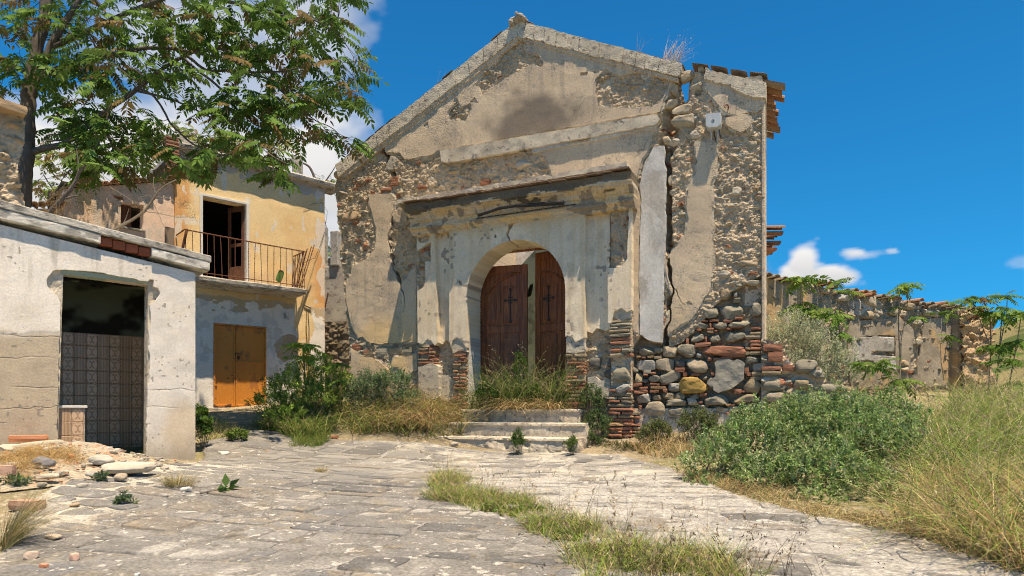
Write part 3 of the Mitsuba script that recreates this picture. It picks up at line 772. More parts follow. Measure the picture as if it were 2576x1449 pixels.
def door_leaf(hu, hd, ang, mirror, W=1.09, z0=1.03, z1=4.05):
    """Local x from the hinge towards the free edge."""
    h = FC.w(np.array([hu, hd, 0.]))
    c, s = math.cos(ang), math.sin(ang)
    e = np.array(FC.eu) * (c if not mirror else -c) + np.array(FC.en) * s
    fr = Frame(h[:2], e if not mirror else -e)
    sg = 1 if not mirror else -1
    def bx(a, b, d0, d1, za, zb, cc=.006):
        a, b = sorted((a * sg, b * sg))
        return fbox(fr, a, b, d0, d1, za, zb, cc)
    parts = [bx(0, W, .012, .05, z0, z1, .003)]
    for a, b, za, zb in ((0, .13, z0, z1), (W - .13, W, z0, z1), (.13, W - .13, z0, z0 + .24), (.13, W - .13, 2.62, 2.78), (.13, W - .13, z1 - .16, z1), (.40, .49, z0 + .24, 2.62), (.40, .49, 2.78, z1 - .16)):
        parts.append(bx(a, b, -.012, .03, za, zb, .007))
    leaf = add('door_leaf', cat_meshes(parts), 'm_wood', church)
    for a, b, za, zb in ((.17, .36, z0 + .28, 2.57), (.53, W - .17, z0 + .28, 2.57), (.17, .36, 2.83, 3.5), (.53, W - .17, 2.83, 3.62)):
        add('panel', cat_meshes([bx(a, b, -.004, .02, za, zb, .02), bx(a + .03, b - .03, -.012, .01, za + .035, zb - .035, .015)]), 'm_wood', leaf)
    # arched moulding over the upper panels
    R, cx = W - .14, W - .06
    pts = [(sg * (cx - R * math.cos(t)), -.014, 3.02 + R * math.sin(t) * .92) for t in np.linspace(.15, 1.45, 16)]
    add('arch_moulding', tube(fr.w(np.array(pts)), .016, 6), 'm_wood', leaf)
    # iron cross with flared ends
    x, zc = sg * (.53 + W - .17) / 2, 3.27
    cr = [fbox(fr, x - .010, x + .010, -.034, -.018, zc - .40, zc + .26, .004), fbox(fr, x - .12, x + .12, -.034, -.018, zc + .033, zc + .053, .004)]
    for dx, dz in ((0, .27), (0, -.41), (-.12, .043), (.12, .043)):
        b = rock((.055, .02, .055), int(abs(dx * 100) + abs(dz * 100)), 1, rough=.02)
        cr.append(place(fr, b, x + dx, -.026, zc + dz))
    for dx, dz in ((-.05, -.05), (.05, -.05), (-.05, .13), (.05, .13)):
        cr.append(place(fr, rock((.03, .015, .03), 3, 1, rough=.02), x + dx * .7, -.026, zc + .043 + (dz - .04) * .6))
    add('cross', cat_meshes(cr), 'm_iron', leaf, label='small dark iron cross on the door leaf')
    return leaf


for (hu, hd, an, mi_, zt) in ((-1.13, .52, math.radians(7), False, 4.06), (1.13, .48, math.radians(16), True, 4.3)):
    door_leaf(hu, hd, an, mi_, z1=zt)
add('lintel', fbox(FC, -1.2, 1.2, .43, .56, 4.30, 4.44, .01), 'm_wood', church)

# steps
for k, (ua, ub, df, zt, zb) in enumerate(((-1.30, 1.75, -1.45, .50, .15), (-1.02, 1.76, -1.02, .755, .4), (-.95, 1.50, -.60, 1.005, .65))):
    cs = xsec([[(ua, zb), (ub, zb), (ub, zt), (ua + (.08 if k == 0 else .02), zt)]], [], .08, .008, 400 + k)
    mm = m3.Manifold.extrude(m3.CrossSection([np.array([(df, zb), (.1, zb), (.1, zt + .006), (df + .05, zt), (df + .012, zt - .012), (df, zt - .045), (df + .03, zt - .06)])[::1]], m3.FillRule.NonZero), ub - ua).refine_to_length(.05)
    q = mm.to_mesh(); v = np.array(q.vert_properties[:, :3], float)
    w = np.c_[v[:, 2] + ua, v[:, 0], v[:, 1]]
    n = nfbm(w * 3.2, 5, 410 + k) - .5
    edge = (w[:, 1] < df + .2)
    w[:, 1] += edge * (n * .07 + np.clip(nfbm(w * 5 + 9, 3, 3) - .55, 0, 1) * .35 * (k == 0))
    w[:, 2] += n * .02
    w[:, 0] += (nfbm(w * 4 + 20, 3, 7) - .5) * .12 * ((w[:, 0] < ua + .02) | (w[:, 0] > ub - .02))
    add('step', tm(FC.w(w), np.array(q.tri_verts)), 'm_coping', church, smooth=False, label=('lowest', 'middle', 'top')[k] + ' worn stone step')

# single stones and bricks that stand out of the wall
BIG = [(3.978,3.382,0.265,0.16,'w'),(4.137,3.351,0.083,0.087,'g'),(4.261,3.358,0.178,0.173,'w'),(4.227,3.187,0.164,0.087,'g'),(4.478,3.211,0.296,0.136,'g'),(4.02,3.029,0.188,0.175,'b'),(4.186,3.006,0.062,0.08,'w'),(4.206,2.914,0.151,0.072,'g'),(3.746,2.726,0.241,0.206,'g'),(4.096,2.704,0.36,0.232,'g'),(4.532,2.735,0.147,0.214,'g'),(3.625,2.497,0.214,0.103,'g'),(3.915,2.482,0.252,0.117,'g'),(4.261,2.493,0.383,0.101,'g'),(4.411,3.546,0.365,0.158,'b'),(3.532,2.28,0.216,0.133,'g'),(3.817,2.26,0.197,0.132,'g'),(4.234,2.27,0.205,0.144,'g'),(4.096,2.269,0.166,0.16,'g'),(3.416,2.396,0.131,0.074,'g'),(2.619,2.061,0.276,0.153,'g'),(2.824,2.084,0.136,0.091,'g'),(3.034,2.061,0.246,0.196,'s'),(3.329,2.05,0.306,0.223,'g'),(3.558,1.976,0.086,0.089,'w'),(3.978,2.02,0.683,0.175,'r'),(2.611,1.817,0.322,0.183,'w'),(2.945,1.808,0.33,0.242,'s'),(3.517,1.777,0.338,0.222,'s'),(3.226,1.815,0.162,0.135,'d'),(4.465,1.866,0.202,0.115,'g'),(4.632,1.726,0.319,0.135,'w')] + \
      [(2.457,1.582,0.163,0.184,'b'),(2.596,1.529,0.1,0.076,'d'),(2.764,1.576,0.205,0.137,'g'),(3.049,1.585,0.335,0.226,'g'),(3.108,1.404,0.215,0.135,'w'),(3.467,1.436,0.434,0.282,'y'),(3.76,1.468,0.142,0.22,'g'),(3.661,1.558,0.093,0.074,'g'),(4.458,1.407,0.243,0.229,'b'),(4.764,1.565,0.277,0.184,'g'),(2.55,1.205,0.246,0.168,'w'),(2.824,1.218,0.151,0.091,'b'),(3.012,1.239,0.194,0.136,'b'),(3.204,1.245,0.191,0.12,'b'),(3.16,1.118,0.34,0.142,'g'),(3.445,1.139,0.203,0.119,'w'),(2.786,1.021,0.341,0.228,'s'),(3.153,0.969,0.251,0.18,'g'),(3.489,1.236,0.173,0.104,'g'),(3.859,1.174,0.394,0.176,'g'),(4.329,1.186,0.381,0.158,'b'),(4.718,1.183,0.251,0.17,'g'),(3.908,1.006,0.154,0.088,'b'),(4.179,1.013,0.261,0.101,'g'),(4.37,0.826,0.285,0.101,'g'),(3.632,1.028,0.171,0.147,'g'),(3.873,0.911,0.155,0.088,'b'),(2.779,0.847,0.227,0.046,'b'),(3.108,0.833,0.148,0.06,'b'),(2.411,1.736,0.093,0.092,'g'),(4.411,1.006,0.176,0.086,'d'),(3.314,0.849,0.292,0.089,'g'),(3.746,0.808,0.227,0.088,'b'),(4.137,0.81,0.193,0.087,'g')] + \
      [(-2.956,6.401,0.397,0.333,'w'),(-3.836,6.216,0.278,0.182,'g'),(-3.142,5.994,0.24,0.201,'b'),(-2.667,5.96,0.234,0.264,'d'),(-2.079,6.202,0.226,0.13,'b'),(-1.992,5.908,0.175,0.173,'w'),(-2.32,5.976,0.153,0.131,'b'),(0.176,5.902,0.417,0.182,'w'),(0.088,5.713,0.221,0.122,'s'),(-0.913,5.639,0.211,0.126,'b'),(-0.473,5.712,0.229,0.144,'d'),(-1.929,5.737,0.174,0.108,'d'),(-2.667,5.564,0.338,0.22,'d'),(-4.116,5.374,0.564,0.206,'o'),(-3.892,5.142,0.251,0.16,'d'),(-3.588,5.096,0.219,0.136,'g'),(-3.976,4.878,0.168,0.091,'o'),(-3.574,5.93,0.192,0.113,'g'),(-0.157,5.626,0.157,0.082,'w'),(-4.357,6.361,0.429,0.254,'b'),(-4.3,5.938,0.313,0.207,'d'),(-3.249,6.557,0.215,0.09,'s'),(-1.102,5.739,0.142,0.126,'s'),(-1.414,5.719,0.145,0.085,'s')] + \
      [(3.05,6.583,0.28,0.174,'g'),(3.242,6.427,0.361,0.195,'g'),(3.285,6.203,0.424,0.259,'g'),(3.495,5.94,0.209,0.172,'w'),(3.103,5.866,0.268,0.141,'w'),(3.093,5.193,0.236,0.196,'g'),(3.146,4.968,0.235,0.13,'g'),(3.505,6.796,0.23,0.257,'g'),(3.348,7.011,0.253,0.216,'b'),(3.114,6.82,0.15,0.261,'b'),(3.733,6.463,0.103,0.128,'g'),(4.277,5.921,0.217,0.167,'w'),(4.178,4.818,0.219,0.189,'w'),(3.897,4.761,0.142,0.169,'w'),(4.178,5.562,0.139,0.105,'d'),(4.425,5.584,0.254,0.166,'g'),(4.444,5.415,0.234,0.104,'b'),(4.048,5.351,0.121,0.084,'b'),(3.599,7.087,0.124,0.171,'g'),(4.444,4.46,0.352,0.104,'b'),(2.985,5.929,0.173,0.153,'b'),(3.723,6.188,0.123,0.106,'s'),(3.2,5.611,0.192,0.087,'s'),(4.228,5.721,0.179,0.084,'s')] + \
      [(2.177,1.643,0.335,0.242,'g'),(1.658,1.874,0.255,0.193,'d'),(1.947,1.883,0.161,0.157,'d'),(1.929,1.674,0.215,0.209,'d'),(2.195,1.375,0.299,0.173,'w'),(-1.614,1.851,0.134,0.136,'g')]
for k, (u, z, wu, hz, kd) in enumerate(BIG):
    big = max(wu, hz) > .16
    flat = kd == 'r' and wu > .4
    low_ = z < 3.2 and u > 1.5
    if not low_:
        PALK = np.array(PAL[kd]) * .6 + np.array(PAL['m']) * .4
    else:
        PALK = np.array(PAL[kd]) * .78
    d = -.16 if 1.97 < u < 2.4 and z < 2.8 else (-.02 if 1.48 < u <= 1.97 and z < 2.6 else .03 if z < 3.2 else .05)
    mm = place(FC, rock((wu * (1.04 if low_ else .92), min(.24, .5 * (wu + hz) * .5 + .06), hz * (1.04 if low_ else .90)), 20 + k, 3 if big else 2, square=.5 if k % 3 else .75, rough=.2, cuts=5), u, d, z, ry=(k * 37 % 11 - 5) * .012)
    add('stone', mm, 'm_stone', church, smooth=not flat, color=colored(mm, PALK * (1.0 + .02 * (k % 7 - 3)), k, .35, 14),
        label={'y': 'ochre yellow boulder in the wall'}.get(kd) or ('long flat red stone in the wall' if flat else None))
# the great broken slab
sl = [(3.831,1.818),(3.887,1.875),(4.068,1.899),(4.151,1.853),(4.227,1.872),(4.329,1.826),(4.322,1.538),(4.206,1.432),(4.041,1.333),(3.901,1.298),(3.817,1.335),(3.803,1.409),(3.703,1.454),(3.725,1.528),(3.845,1.569),(3.852,1.73)]
mm = slab(FC, xsec([sl], [], .05, .014, 500), -.06, .1, .04, .02, 500, 6)
add('stone', mm, 'm_stone', church, color=colored(mm, (.33, .31, .255), 3, .3, 8), label='large broken flat slab set in the wall')
BR = [(3.661,2.576,0.114,0.037,'r'),(3.817,2.575,0.169,0.037,'r'),(4.054,2.554,0.153,0.058,'r'),(4.234,2.595,0.123,0.036,'r'),(3.76,2.49,0.028,0.088,'r'),(3.561,2.426,0.086,0.037,'r'),(3.76,2.424,0.113,0.044,'r'),(3.76,2.38,0.099,0.037,'b'),(3.852,2.39,0.049,0.029,'r'),(4.075,2.415,0.083,0.036,'r'),(4.193,2.438,0.206,0.029,'r'),(3.358,2.228,0.044,0.112,'r'),(3.682,2.251,0.036,0.103,'r'),(3.625,2.158,0.286,0.074,'r'),(2.473,1.977,0.085,0.038,'o'),(2.573,1.959,0.077,0.031,'r'),(2.688,1.97,0.122,0.038,'o'),(2.824,1.955,0.121,0.053,'b'),(3.873,1.885,0.14,0.051,'r'),(4.041,1.901,0.194,0.051,'r'),(3.746,1.896,0.071,0.059,'r'),(3.226,1.718,0.184,0.082,'r'),(4.518,2.4,0.174,0.05,'r'),(4.471,2.252,0.256,0.064,'b'),(4.512,2.315,0.175,0.05,'b'),(4.518,2.115,0.174,0.05,'r'),(4.512,2.172,0.175,0.057,'r'),(4.512,2.05,0.175,0.057,'r'),(4.384,2.055,0.081,0.05,'o'),(4.505,1.972,0.188,0.064,'b'),(4.37,1.977,0.081,0.057,'b')] + \
     [(2.457,1.459,0.155,0.061,'r'),(2.604,1.64,0.092,0.046,'r'),(2.634,1.7,0.138,0.069,'g'),(2.749,1.667,0.091,0.046,'r'),(2.945,1.466,0.12,0.045,'r'),(2.779,1.462,0.182,0.046,'r'),(2.839,1.4,0.287,0.061,'o'),(2.764,1.333,0.167,0.053,'r'),(2.96,1.346,0.075,0.075,'r'),(2.511,1.328,0.247,0.069,'r'),(3.226,1.716,0.184,0.082,'r'),(3.322,1.632,0.073,0.075,'r'),(3.496,1.621,0.144,0.052,'r'),(3.639,1.264,0.129,0.059,'r'),(3.81,1.629,0.085,0.059,'r'),(4.37,1.674,0.068,0.115,'r'),(4.525,1.617,0.161,0.071,'b'),(4.397,1.616,0.068,0.065,'r'),(4.518,1.534,0.188,0.071,'b'),(4.758,1.435,0.264,0.064,'r'),(4.791,1.359,0.336,0.064,'o'),(4.725,1.296,0.172,0.043,'r'),(4.889,1.274,0.144,0.085,'b'),(4.902,1.196,0.117,0.07,'b'),(4.22,1.316,0.123,0.087,'r'),(4.316,1.308,0.068,0.043,'r'),(3.589,1.124,0.072,0.044,'r'),(4.061,1.078,0.083,0.044,'o'),(4.137,1.078,0.083,0.029,'r'),(4.048,0.933,0.069,0.044,'r'),(4.356,0.93,0.136,0.043,'r'),(4.471,0.927,0.081,0.043,'r'),(4.692,1.084,0.199,0.057,'b'),(2.764,0.938,0.091,0.046,'r'),(2.504,1.044,0.062,0.077,'r'),(2.565,1.396,0.154,0.046,'r')] + \
     [(-2.903,6.038,0.184,0.089,'r'),(-2.903,5.949,0.184,0.089,'r'),(-3.115,5.834,0.293,0.067,'r'),(-0.704,5.662,0.209,0.104,'r'),(-2.282,6.298,0.102,0.065,'r'),(-2.206,5.765,0.228,0.065,'r'),(-3.602,6.115,0.164,0.068,'r')] + [(-3.903,2.379,0.274,0.093,'r'),(-3.721,2.279,0.226,0.093,'r'),(-3.275,2.264,0.352,0.183,'g'),(-2.883,2.286,0.345,0.181,'g'),(-3.586,2.238,0.269,0.111,'b'),(-2.584,2.239,0.254,0.144,'g'),(-3.948,2.437,0.229,0.075,'r')]
for k, (u, z, wu, hz, kd) in enumerate(BR):
    mm = place(FC, brick_mesh(wu, .2, max(hz, .03), 600 + k, .9), u, .055 if z < 2.6 else .03, z, ry=(k * 29 % 9 - 4) * .012)
    add('brick', mm, 'm_stone', church, color=colored(mm, np.array(PAL[kd]) * (.62 + .055 * (k % 7)), k, .45, 11))


def brick_column(u0, u1, z0, z1, d, seed, h=.052, joint=.020, kinds='rrrrob'):
    r = np.random.default_rng(seed)
    z = z0
    while z < z1:
        hh = h * r.uniform(.75, 1.2)
        n = 2 if r.random() < .7 else 1
        cut = r.uniform(.3, .7)
        spans = [(u0, u0 + (u1 - u0) * cut), (u0 + (u1 - u0) * cut, u1)] if n == 2 else [(u0, u1)]
        for a, b in spans:
            if r.random() < .07:
                continue
            b2 = b - joint * .6
            mm = place(FC, brick_mesh(b2 - a, .26, hh, int(r.integers(9999)), 1.0), (a + b2) / 2 + r.normal(0, .01), d + r.normal(0, .014), z + hh / 2, ry=r.normal(0, .018))
            add('brick', mm, 'm_stone', church, color=colored(mm, np.array(PAL[kinds[int(r.integers(len(kinds)))]]) * r.uniform(.6, 1.1), int(r.integers(999)), .45, 12))
        z += hh + joint * r.uniform(.5, 1.3)


brick_column(-1.34, -1.05, 1.02, 2.16, -.08, 1)
brick_column(1.12, 1.49, 1.02, 2.08, -.08, 2)
brick_column(1.95, 2.40, .50, 1.40, -.09, 3)
brick_column(1.97, 2.38, 1.98, 2.68, -.07, 4, kinds='rbgbr')
brick_column(-2.21, -1.78, 1.95, 2.33, -.07, 5, kinds='rrbo')
brick_column(-2.22, -1.76, .95, 1.15, -.09, 6)
brick_column(2.28, 2.52, .50, .95, -.02, 8)
for a, b, d0, d1, z0, z1 in ((-1.36, -1.09, -.10, .42, .6, 2.3), (1.15, 1.46, -.10, .42, .6, 2.3), (1.98, 2.36, -.12, .2, .2, 2.7), (-2.19, -1.82, -.12, .2, .6, 2.4)):
    add('jamb_core', fbox(FC, a, b, d0, d1, z0, z1, .01), 'm_coping', church)

# ---------------------------------------------------------------- the two-storey house and its pink neighbour
def house_color(p, n, uv):
    u, z = local(FH, p)
    k = fbm(u * 1.2, z * 1.2, 3., 4)
    warm = mix((.70, .49, .235), (.77, .60, .33), smoothstep(.3, .7, k))
    warm = mix(warm, C(.60, .31, .12), .8 * stain(u, z, -1.5, 5.9, .35, 1.1))
    warm = mix(warm, C(.64, .33, .13), .75 * stain(u, z, 2.2, 4.5, .35, 1.3))
    warm = mix(warm, C(.55, .40, .24), .6 * stain(u, z, .9, 4.2, 1.1, .25))
    warm = mix(warm, C(.44, .42, .38), smoothstep(.50, .56, fbm(u * 3, z * 3, 8., 4) + .8 * smoothstep(6.35, 6.95, z) - .52))
    warm = mix(warm, C(.68, .64, .56), .8 * smoothstep(.66, .70, fbm(u * 5, z * 2.6, 28., 4) + .22 * smoothstep(1.75, 2.2, u) - .05))
    white = mix((.72, .69, .63), (.80, .78, .73), fbm(u * 2.5, z * 2.5, 6., 4))
    kk = fbm(u * 3.2, z * 4, 17., 4)
    white = mix(white, C(.50, .40, .26), smoothstep(.50, .54, kk - .35 + .55 * smoothstep(3.15, 3.85, z)))
    white = mix(white, C(.47, .36, .24), smoothstep(.50, .55, kk - .42 + .75 * stain(u, z, 1.25, 2.55, .42, .42)))
    white = mix(white, C(.48, .38, .25), smoothstep(.50, .54, kk - .42 + .6 * stain(u, z, -.1, 3.45, .5, .14)))
    white = mix(white, C(.45, .44, .42), .5 * smoothstep(.55, .7, fbm(u * 5, z * 5, 2., 3)))
    right = smoothstep(1.32, 1.38, u + .12 * (fbm(z * 2, 0., 4., 3) - .5))
    low = 1 - smoothstep(3.70, 3.76, z + .12 * (fbm(u * 3, z, 1., 3) - .5))
    c = mix(warm, white, low * (1 - right * smoothstep(.42, .5, fbm(u * 3, z * 1.1, 71., 3))))
    c = mix(c, C(.50, .49, .46), .6 * (1 - smoothstep(1.15, 1.6, z + .5 * k)))
    return c * (.9 + .2 * noise(u * 60, z * 60, 1.))


def pink_color(p, n, uv):
    u, z = local(FH, p)
    c = mix((.70, .53, .42), (.78, .60, .51), smoothstep(.3, .7, fbm(u * 1.1, z * 1.1, 3., 4)))
    c = mix(c, C(.62, .45, .30), .7 * stain(u, z, -2.9, 5.3, .6, .5))
    c = mix(c, C(.50, .46, .40), .7 * smoothstep(.52, .8, fbm(u * 5, z * 3, 13., 4) + .30 * smoothstep(5.6, 6.2, z + .30 * (u + 2.5) * -1)))
    return c * (.88 + .24 * noise(u * 50, z * 50, 1.))


def bump_wall(p, n, uv):
    return fbm(p.x * 6, p.y * 6, p.z * 6, 4) + .3 * noise(p.x * 50, p.y * 50, p.z * 50)


def concrete_color(p, n, uv):
    c = mix((.36, .335, .29), (.46, .44, .39), smoothstep(.3, .7, fbm(p.x * 2.5, p.y * 2.5, p.z * 2.5, 4)))
    c = mix(c, C(.17, .16, .14), .75 * smoothstep(.55, .70, fbm(p.x * 9, p.y * 9, p.z * 9, 4)))
    return c * (.8 + .4 * noise(p.x * 45, p.y * 45, p.z * 45))


scene['m_house'] = bumped(rough(proc(house_color), .95, .1), bump_wall, .010)
scene['m_pink'] = bumped(rough(proc(pink_color), .95, .1), bump_wall, .012)
scene['m_concrete'] = bumped(rough(proc(concrete_color), .95, .1), bump_grain, .010)
scene['m_white'] = {'type': 'twosided', 'bsdf': rough(proc(lambda p, n, uv: C(.72, .71, .68) * (.75 + .3 * fbm(p.x * 8, p.y * 8, p.z * 8, 3))), .6, .3)}
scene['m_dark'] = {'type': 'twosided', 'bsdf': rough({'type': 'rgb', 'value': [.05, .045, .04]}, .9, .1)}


def rust_color(p, n, uv):
    return mix((.10, .045, .03), (.20, .085, .045), fbm(p.x * 20, p.y * 20, p.z * 20, 3))


def orange_color(p, n, uv):
    u, z = local(FH, p)
    c = mix((.52, .195, .026), (.58, .24, .036), fbm(u * 2, z * 1.4, 1., 4))
    c = mix(c, C(.30, .12, .04), .6 * smoothstep(.62, .72, fbm(u * 6, z * 3, 9., 4)))
    rust = smoothstep(.64, .68, fbm(u * 7, z * 12, 2., 3) + .34 * (1 - smoothstep(1.06, 1.22, z)) - .16)
    return mix(c, C(.10, .04, .02), rust) * (.93 + .14 * noise(u * 40, z * 40, 4.))


scene['m_rust'] = {'type': 'twosided', 'bsdf': rough(proc(rust_color), .8, .3)}
scene['m_orange'] = {'type': 'twosided', 'bsdf': rough(proc(orange_color), .5, .4)}

house = thing('yellow_house', 'peeling yellow and white two-storey house with balcony and orange metal door', 'house')
HW = [(-1.48, .3), (2.2, .3), (2.2, 6.93), (-1.48, 7.02)]
fw = (-.90, .15, 4.05, 6.06)           # french window opening
dw = (-.64, .62, 1.04, 3.07)           # ground-floor door opening
cs = xsec([HW], [], .1, .0, 1)
for (a, b, c0, d0) in (fw, dw):
    cs = cs - m3.CrossSection([np.array([(a, c0), (b, c0), (b, d0), (a, d0)])], m3.FillRule.NonZero)
add('wall', slab(FH, cs, 0, .35, .16, .010, 21, 1.5), 'm_house', house)
add('side_wall', fbox(FH, 1.87, 2.198, .35, 6.0, .3, 6.9, .005), 'm_house', house)
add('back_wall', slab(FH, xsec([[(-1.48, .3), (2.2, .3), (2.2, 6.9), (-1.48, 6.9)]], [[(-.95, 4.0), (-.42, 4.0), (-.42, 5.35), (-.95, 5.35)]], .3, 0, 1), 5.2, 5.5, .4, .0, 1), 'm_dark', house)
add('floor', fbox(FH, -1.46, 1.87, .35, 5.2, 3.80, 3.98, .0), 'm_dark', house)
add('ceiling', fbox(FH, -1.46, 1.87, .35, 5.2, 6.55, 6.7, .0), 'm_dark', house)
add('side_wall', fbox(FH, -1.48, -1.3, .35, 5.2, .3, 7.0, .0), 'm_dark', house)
# cornice slab: chipped, with its edge falling to the right
q = m3.Manifold.extrude(m3.CrossSection([np.array([(.3, 6.93), (-.02, 6.93), (-.08, 6.97), (-.22, 6.985), (-.24, 7.06), (-.20, 7.10), (.3, 7.16)])[::-1]], m3.FillRule.NonZero), 3.95).refine_to_length(.07).to_mesh()
v = np.array(q.vert_properties[:, :3], float); w = np.c_[v[:, 2] - 1.42, v[:, 0], v[:, 1]]
w[:, 2] += (.03 - .022 * (w[:, 0] + 1.4)); w += (nfbm(w * 4, 4, 3)[:, None] - .5) * [.02, .05, .03]
add('cornice', tm(FH.w(w), q.tri_verts), 'm_concrete', house)
add('roof', cat_meshes([fbox(FH, -1.46, 2.3, .2, 6.0, 7.02, 7.12, .0)]), 'm_concrete', house)
r20 = np.random.default_rng(20)
for k in range(9):
    mm = place(FH, brick_mesh(.28, .3, .075, k + 2000, 1), -1.53 + r20.normal(0, .02), .05, 6.50 + k * .088)
    add('brick', mm, 'm_stone', house, color=colored(mm, (.24, .13, .085), k, .4))
mm = slab(FH, xsec([[(-1.44, 6.9), (-.2, 6.98), (-.6, 7.20), (-1.3, 7.34), (-1.42, 7.33)]], [], .08, .02, 6), -.02, .3, .1, .01, 4)
add('parapet', mm, 'm_concrete', house)
# chimney pipe
c = FH.w(np.array([1.66, .5, 0.]))
ang = np.linspace(0, 2 * np.pi, 20, endpoint=False)
pf = [np.c_[c[0] + r_ * np.cos(ang), c[1] + r_ * np.sin(ang), np.full(20, z) + (.035 * np.sin(ang * 2 + 1) if z > 7.6 else 0)] for r_, z in ((.14, 6.9), (.14, 7.4), (.14, 7.78), (.115, 7.78), (.115, 7.0))]
V = np.vstack(pf); F = []
for a in range(4):
    for i in range(20):
        F += [(a * 20 + i, a * 20 + (i + 1) % 20, a * 20 + 20 + (i + 1) % 20), (a * 20 + i, a * 20 + 20 + (i + 1) % 20, a * 20 + 20 + i)]
add('chimney', (V, F), 'm_concrete', house, label='round grey cement chimney pipe')
# french window: white frame, two dark shutters swung inwards
a, b, z0, z1 = fw
win = add('window_frame', cat_meshes([fbox(FH, a - .05, a + .02, -.035, .12, z0, z1 + .05, .004)]), 'm_white', house, label='white frame of the balcony window')
add('jamb', fbox(FH, b - .02, b + .05, -.035, .12, z0, z1 + .05, .004), 'm_white', win)
add('head', fbox(FH, a + .02, b - .02, -.033, .12, z1 - .01, z1 + .048, .004), 'm_white', win)
def shutter_color(p, n, uv):
    return mix((.10, .05, .035), (.17, .09, .065), fbm(p.x * 25, p.y * 25, p.z * 3, 3)) * (.8 + .4 * noise(p.x * 30, p.y * 30, p.z * 12))
scene['m_shutter'] = {'type': 'twosided', 'bsdf': rough(proc(shutter_color), .8, .2)}
for sgn, hu in ((1, a + .03), (-1, b - .03)):
    ang_ = math.radians(80 if sgn > 0 else 62)
    h = FH.w(np.array([hu, .10, 0.])); e = sgn * np.array(FH.eu) * math.cos(ang_) + np.array(FH.en) * math.sin(ang_)
    fr = Frame(h[:2], e * sgn)
    ps = []
    for (x0, x1, za, zb) in ((0, .08, z0, z1 - .02), (.42, .50, z0, z1 - .02), (.08, .42, z0, z0 + .5), (.08, .42, z1 - .14, z1 - .02), (.08, .42, z0 + 1.0, z0 + 1.08)):
        xx = sorted((x0 * sgn, x1 * sgn)); ps.append(fbox(fr, xx[0], xx[1], -.02, .02, za, zb, .005))
    add('shutter', cat_meshes(ps), 'm_shutter', house)
# balcony
BD = -.72
q = m3.Manifold.extrude(m3.CrossSection([np.array([(.05, 3.86), (BD + .02, 3.90), (BD, 3.93), (BD - .01, 4.0), (BD + .02, 4.03), (.05, 4.04)])[::-1]], m3.FillRule.NonZero), 2.78).refine_to_length(.06).to_mesh()
v = np.array(q.vert_properties[:, :3], float); w = np.c_[v[:, 2] - 1.42, v[:, 0], v[:, 1]]
w += (nfbm(w * 4.5, 4, 8)[:, None] - .5) * [.02, .05, .045]
bal = add('balcony', tm(FH.w(w), q.tri_verts), 'm_concrete', house)
RL = 4.98
add('handrail', bar(FH, (-1.46, BD + .03, RL + .03), (1.33, BD + .03, RL - .02), .016, 6, 12, .01), 'm_rust', bal)
add('bottom_rail', bar(FH, (-1.44, BD + .03, 4.10), (1.33, BD + .03, 4.09), .011, 6), 'm_rust', bal)
add('side_rail', bar(FH, (1.33, BD + .03, RL - .02), (1.33, -.02, RL - .02), .016, 6), 'm_rust', bal)
add('side_rail', bar(FH, (-1.46, BD + .03, RL + .03), (-1.46, -.02, RL + .03), .016, 6), 'm_rust', bal)
for k in range(19):
    x = -1.44 + k * (2.77 / 18)
    add('baluster', bar(FH, (x + r20.normal(0, .006), BD + .03, 4.03), (x + r20.normal(0, .010), BD + .03, RL), .0085, 5, 6, r20.normal(0, .012)), 'm_rust', bal)
for k in range(4):
    add('baluster', bar(FH, (1.33, BD + .17 + k * .14, 4.03), (1.33, BD + .17 + k * .14, RL - .02), .0085, 5), 'm_rust', bal)
# orange metal door, two leaves
a, b, z0, z1 = dw
door = add('door', cat_meshes([fbox(FH, a, a + .04, -.03, .1, z0, z1, .004)]), 'm_orange', house, label='orange sheet metal double door with rust at its foot')
add('frame', fbox(FH, b - .04, b, -.03, .1, z0, z1, .004), 'm_orange', door)
add('frame', fbox(FH, a + .04, b - .04, -.03, .1, z1 - .035, z1, .004), 'm_orange', door)
mx = a + .52
add('leaf', cat_meshes([fbox(FH, a + .043, mx - .004, .02, .05, z0 + .01, z1 - .038, .003)]), 'm_orange', door)
add('leaf', fbox(FH, mx + .004, b - .043, .02, .05, z0 + .01, z1 - .038, .003), 'm_orange', door)
for (x0, x1, za, zb) in ((a + .045, a + .075, z0 + .03, z1 - .05), (mx - .04, mx - .006, z0 + .03, z1 - .05), (mx + .006, mx + .04, z0 + .03, z1 - .05), (b - .075, b - .045, z0 + .03, z1 - .05), (a + .08, mx - .045, z0 + .03, z0 + .075), (mx + .045, b - .08, z0 + .03, z0 + .075), (mx + .045, b - .08, z0 + 1.10, z0 + 1.15), (a + .08, mx - .045, z1 - .085, z1 - .05), (mx + .045, b - .08, z1 - .085, z1 - .05)):
    add('rail', fbox(FH, x0, x1, .0, .03, za, zb, .004), 'm_orange', door)
add('bolt', bar(FH, (mx - .03, -.02, z0 + 1.33), (mx + .18, -.02, z0 + 1.325), .011, 6), 'm_iron', door)
lk = [place(FH, rock((.055, .03, .075), 4, 1, .4, .02, 0), mx + .06, -.03, z0 + 1.22), tube(FH.w(np.array([(mx + .06 + .018 * math.cos(t), -.03, z0 + 1.255 + .045 * math.sin(t)) for t in np.linspace(0, math.pi, 8)])), .006, 5)]
add('padlock', cat_meshes(lk), 'm_iron', door)
add('threshold', fbox(FH, -.75, .72, -.12, .3, .8, z0, .015), 'm_concrete', house)
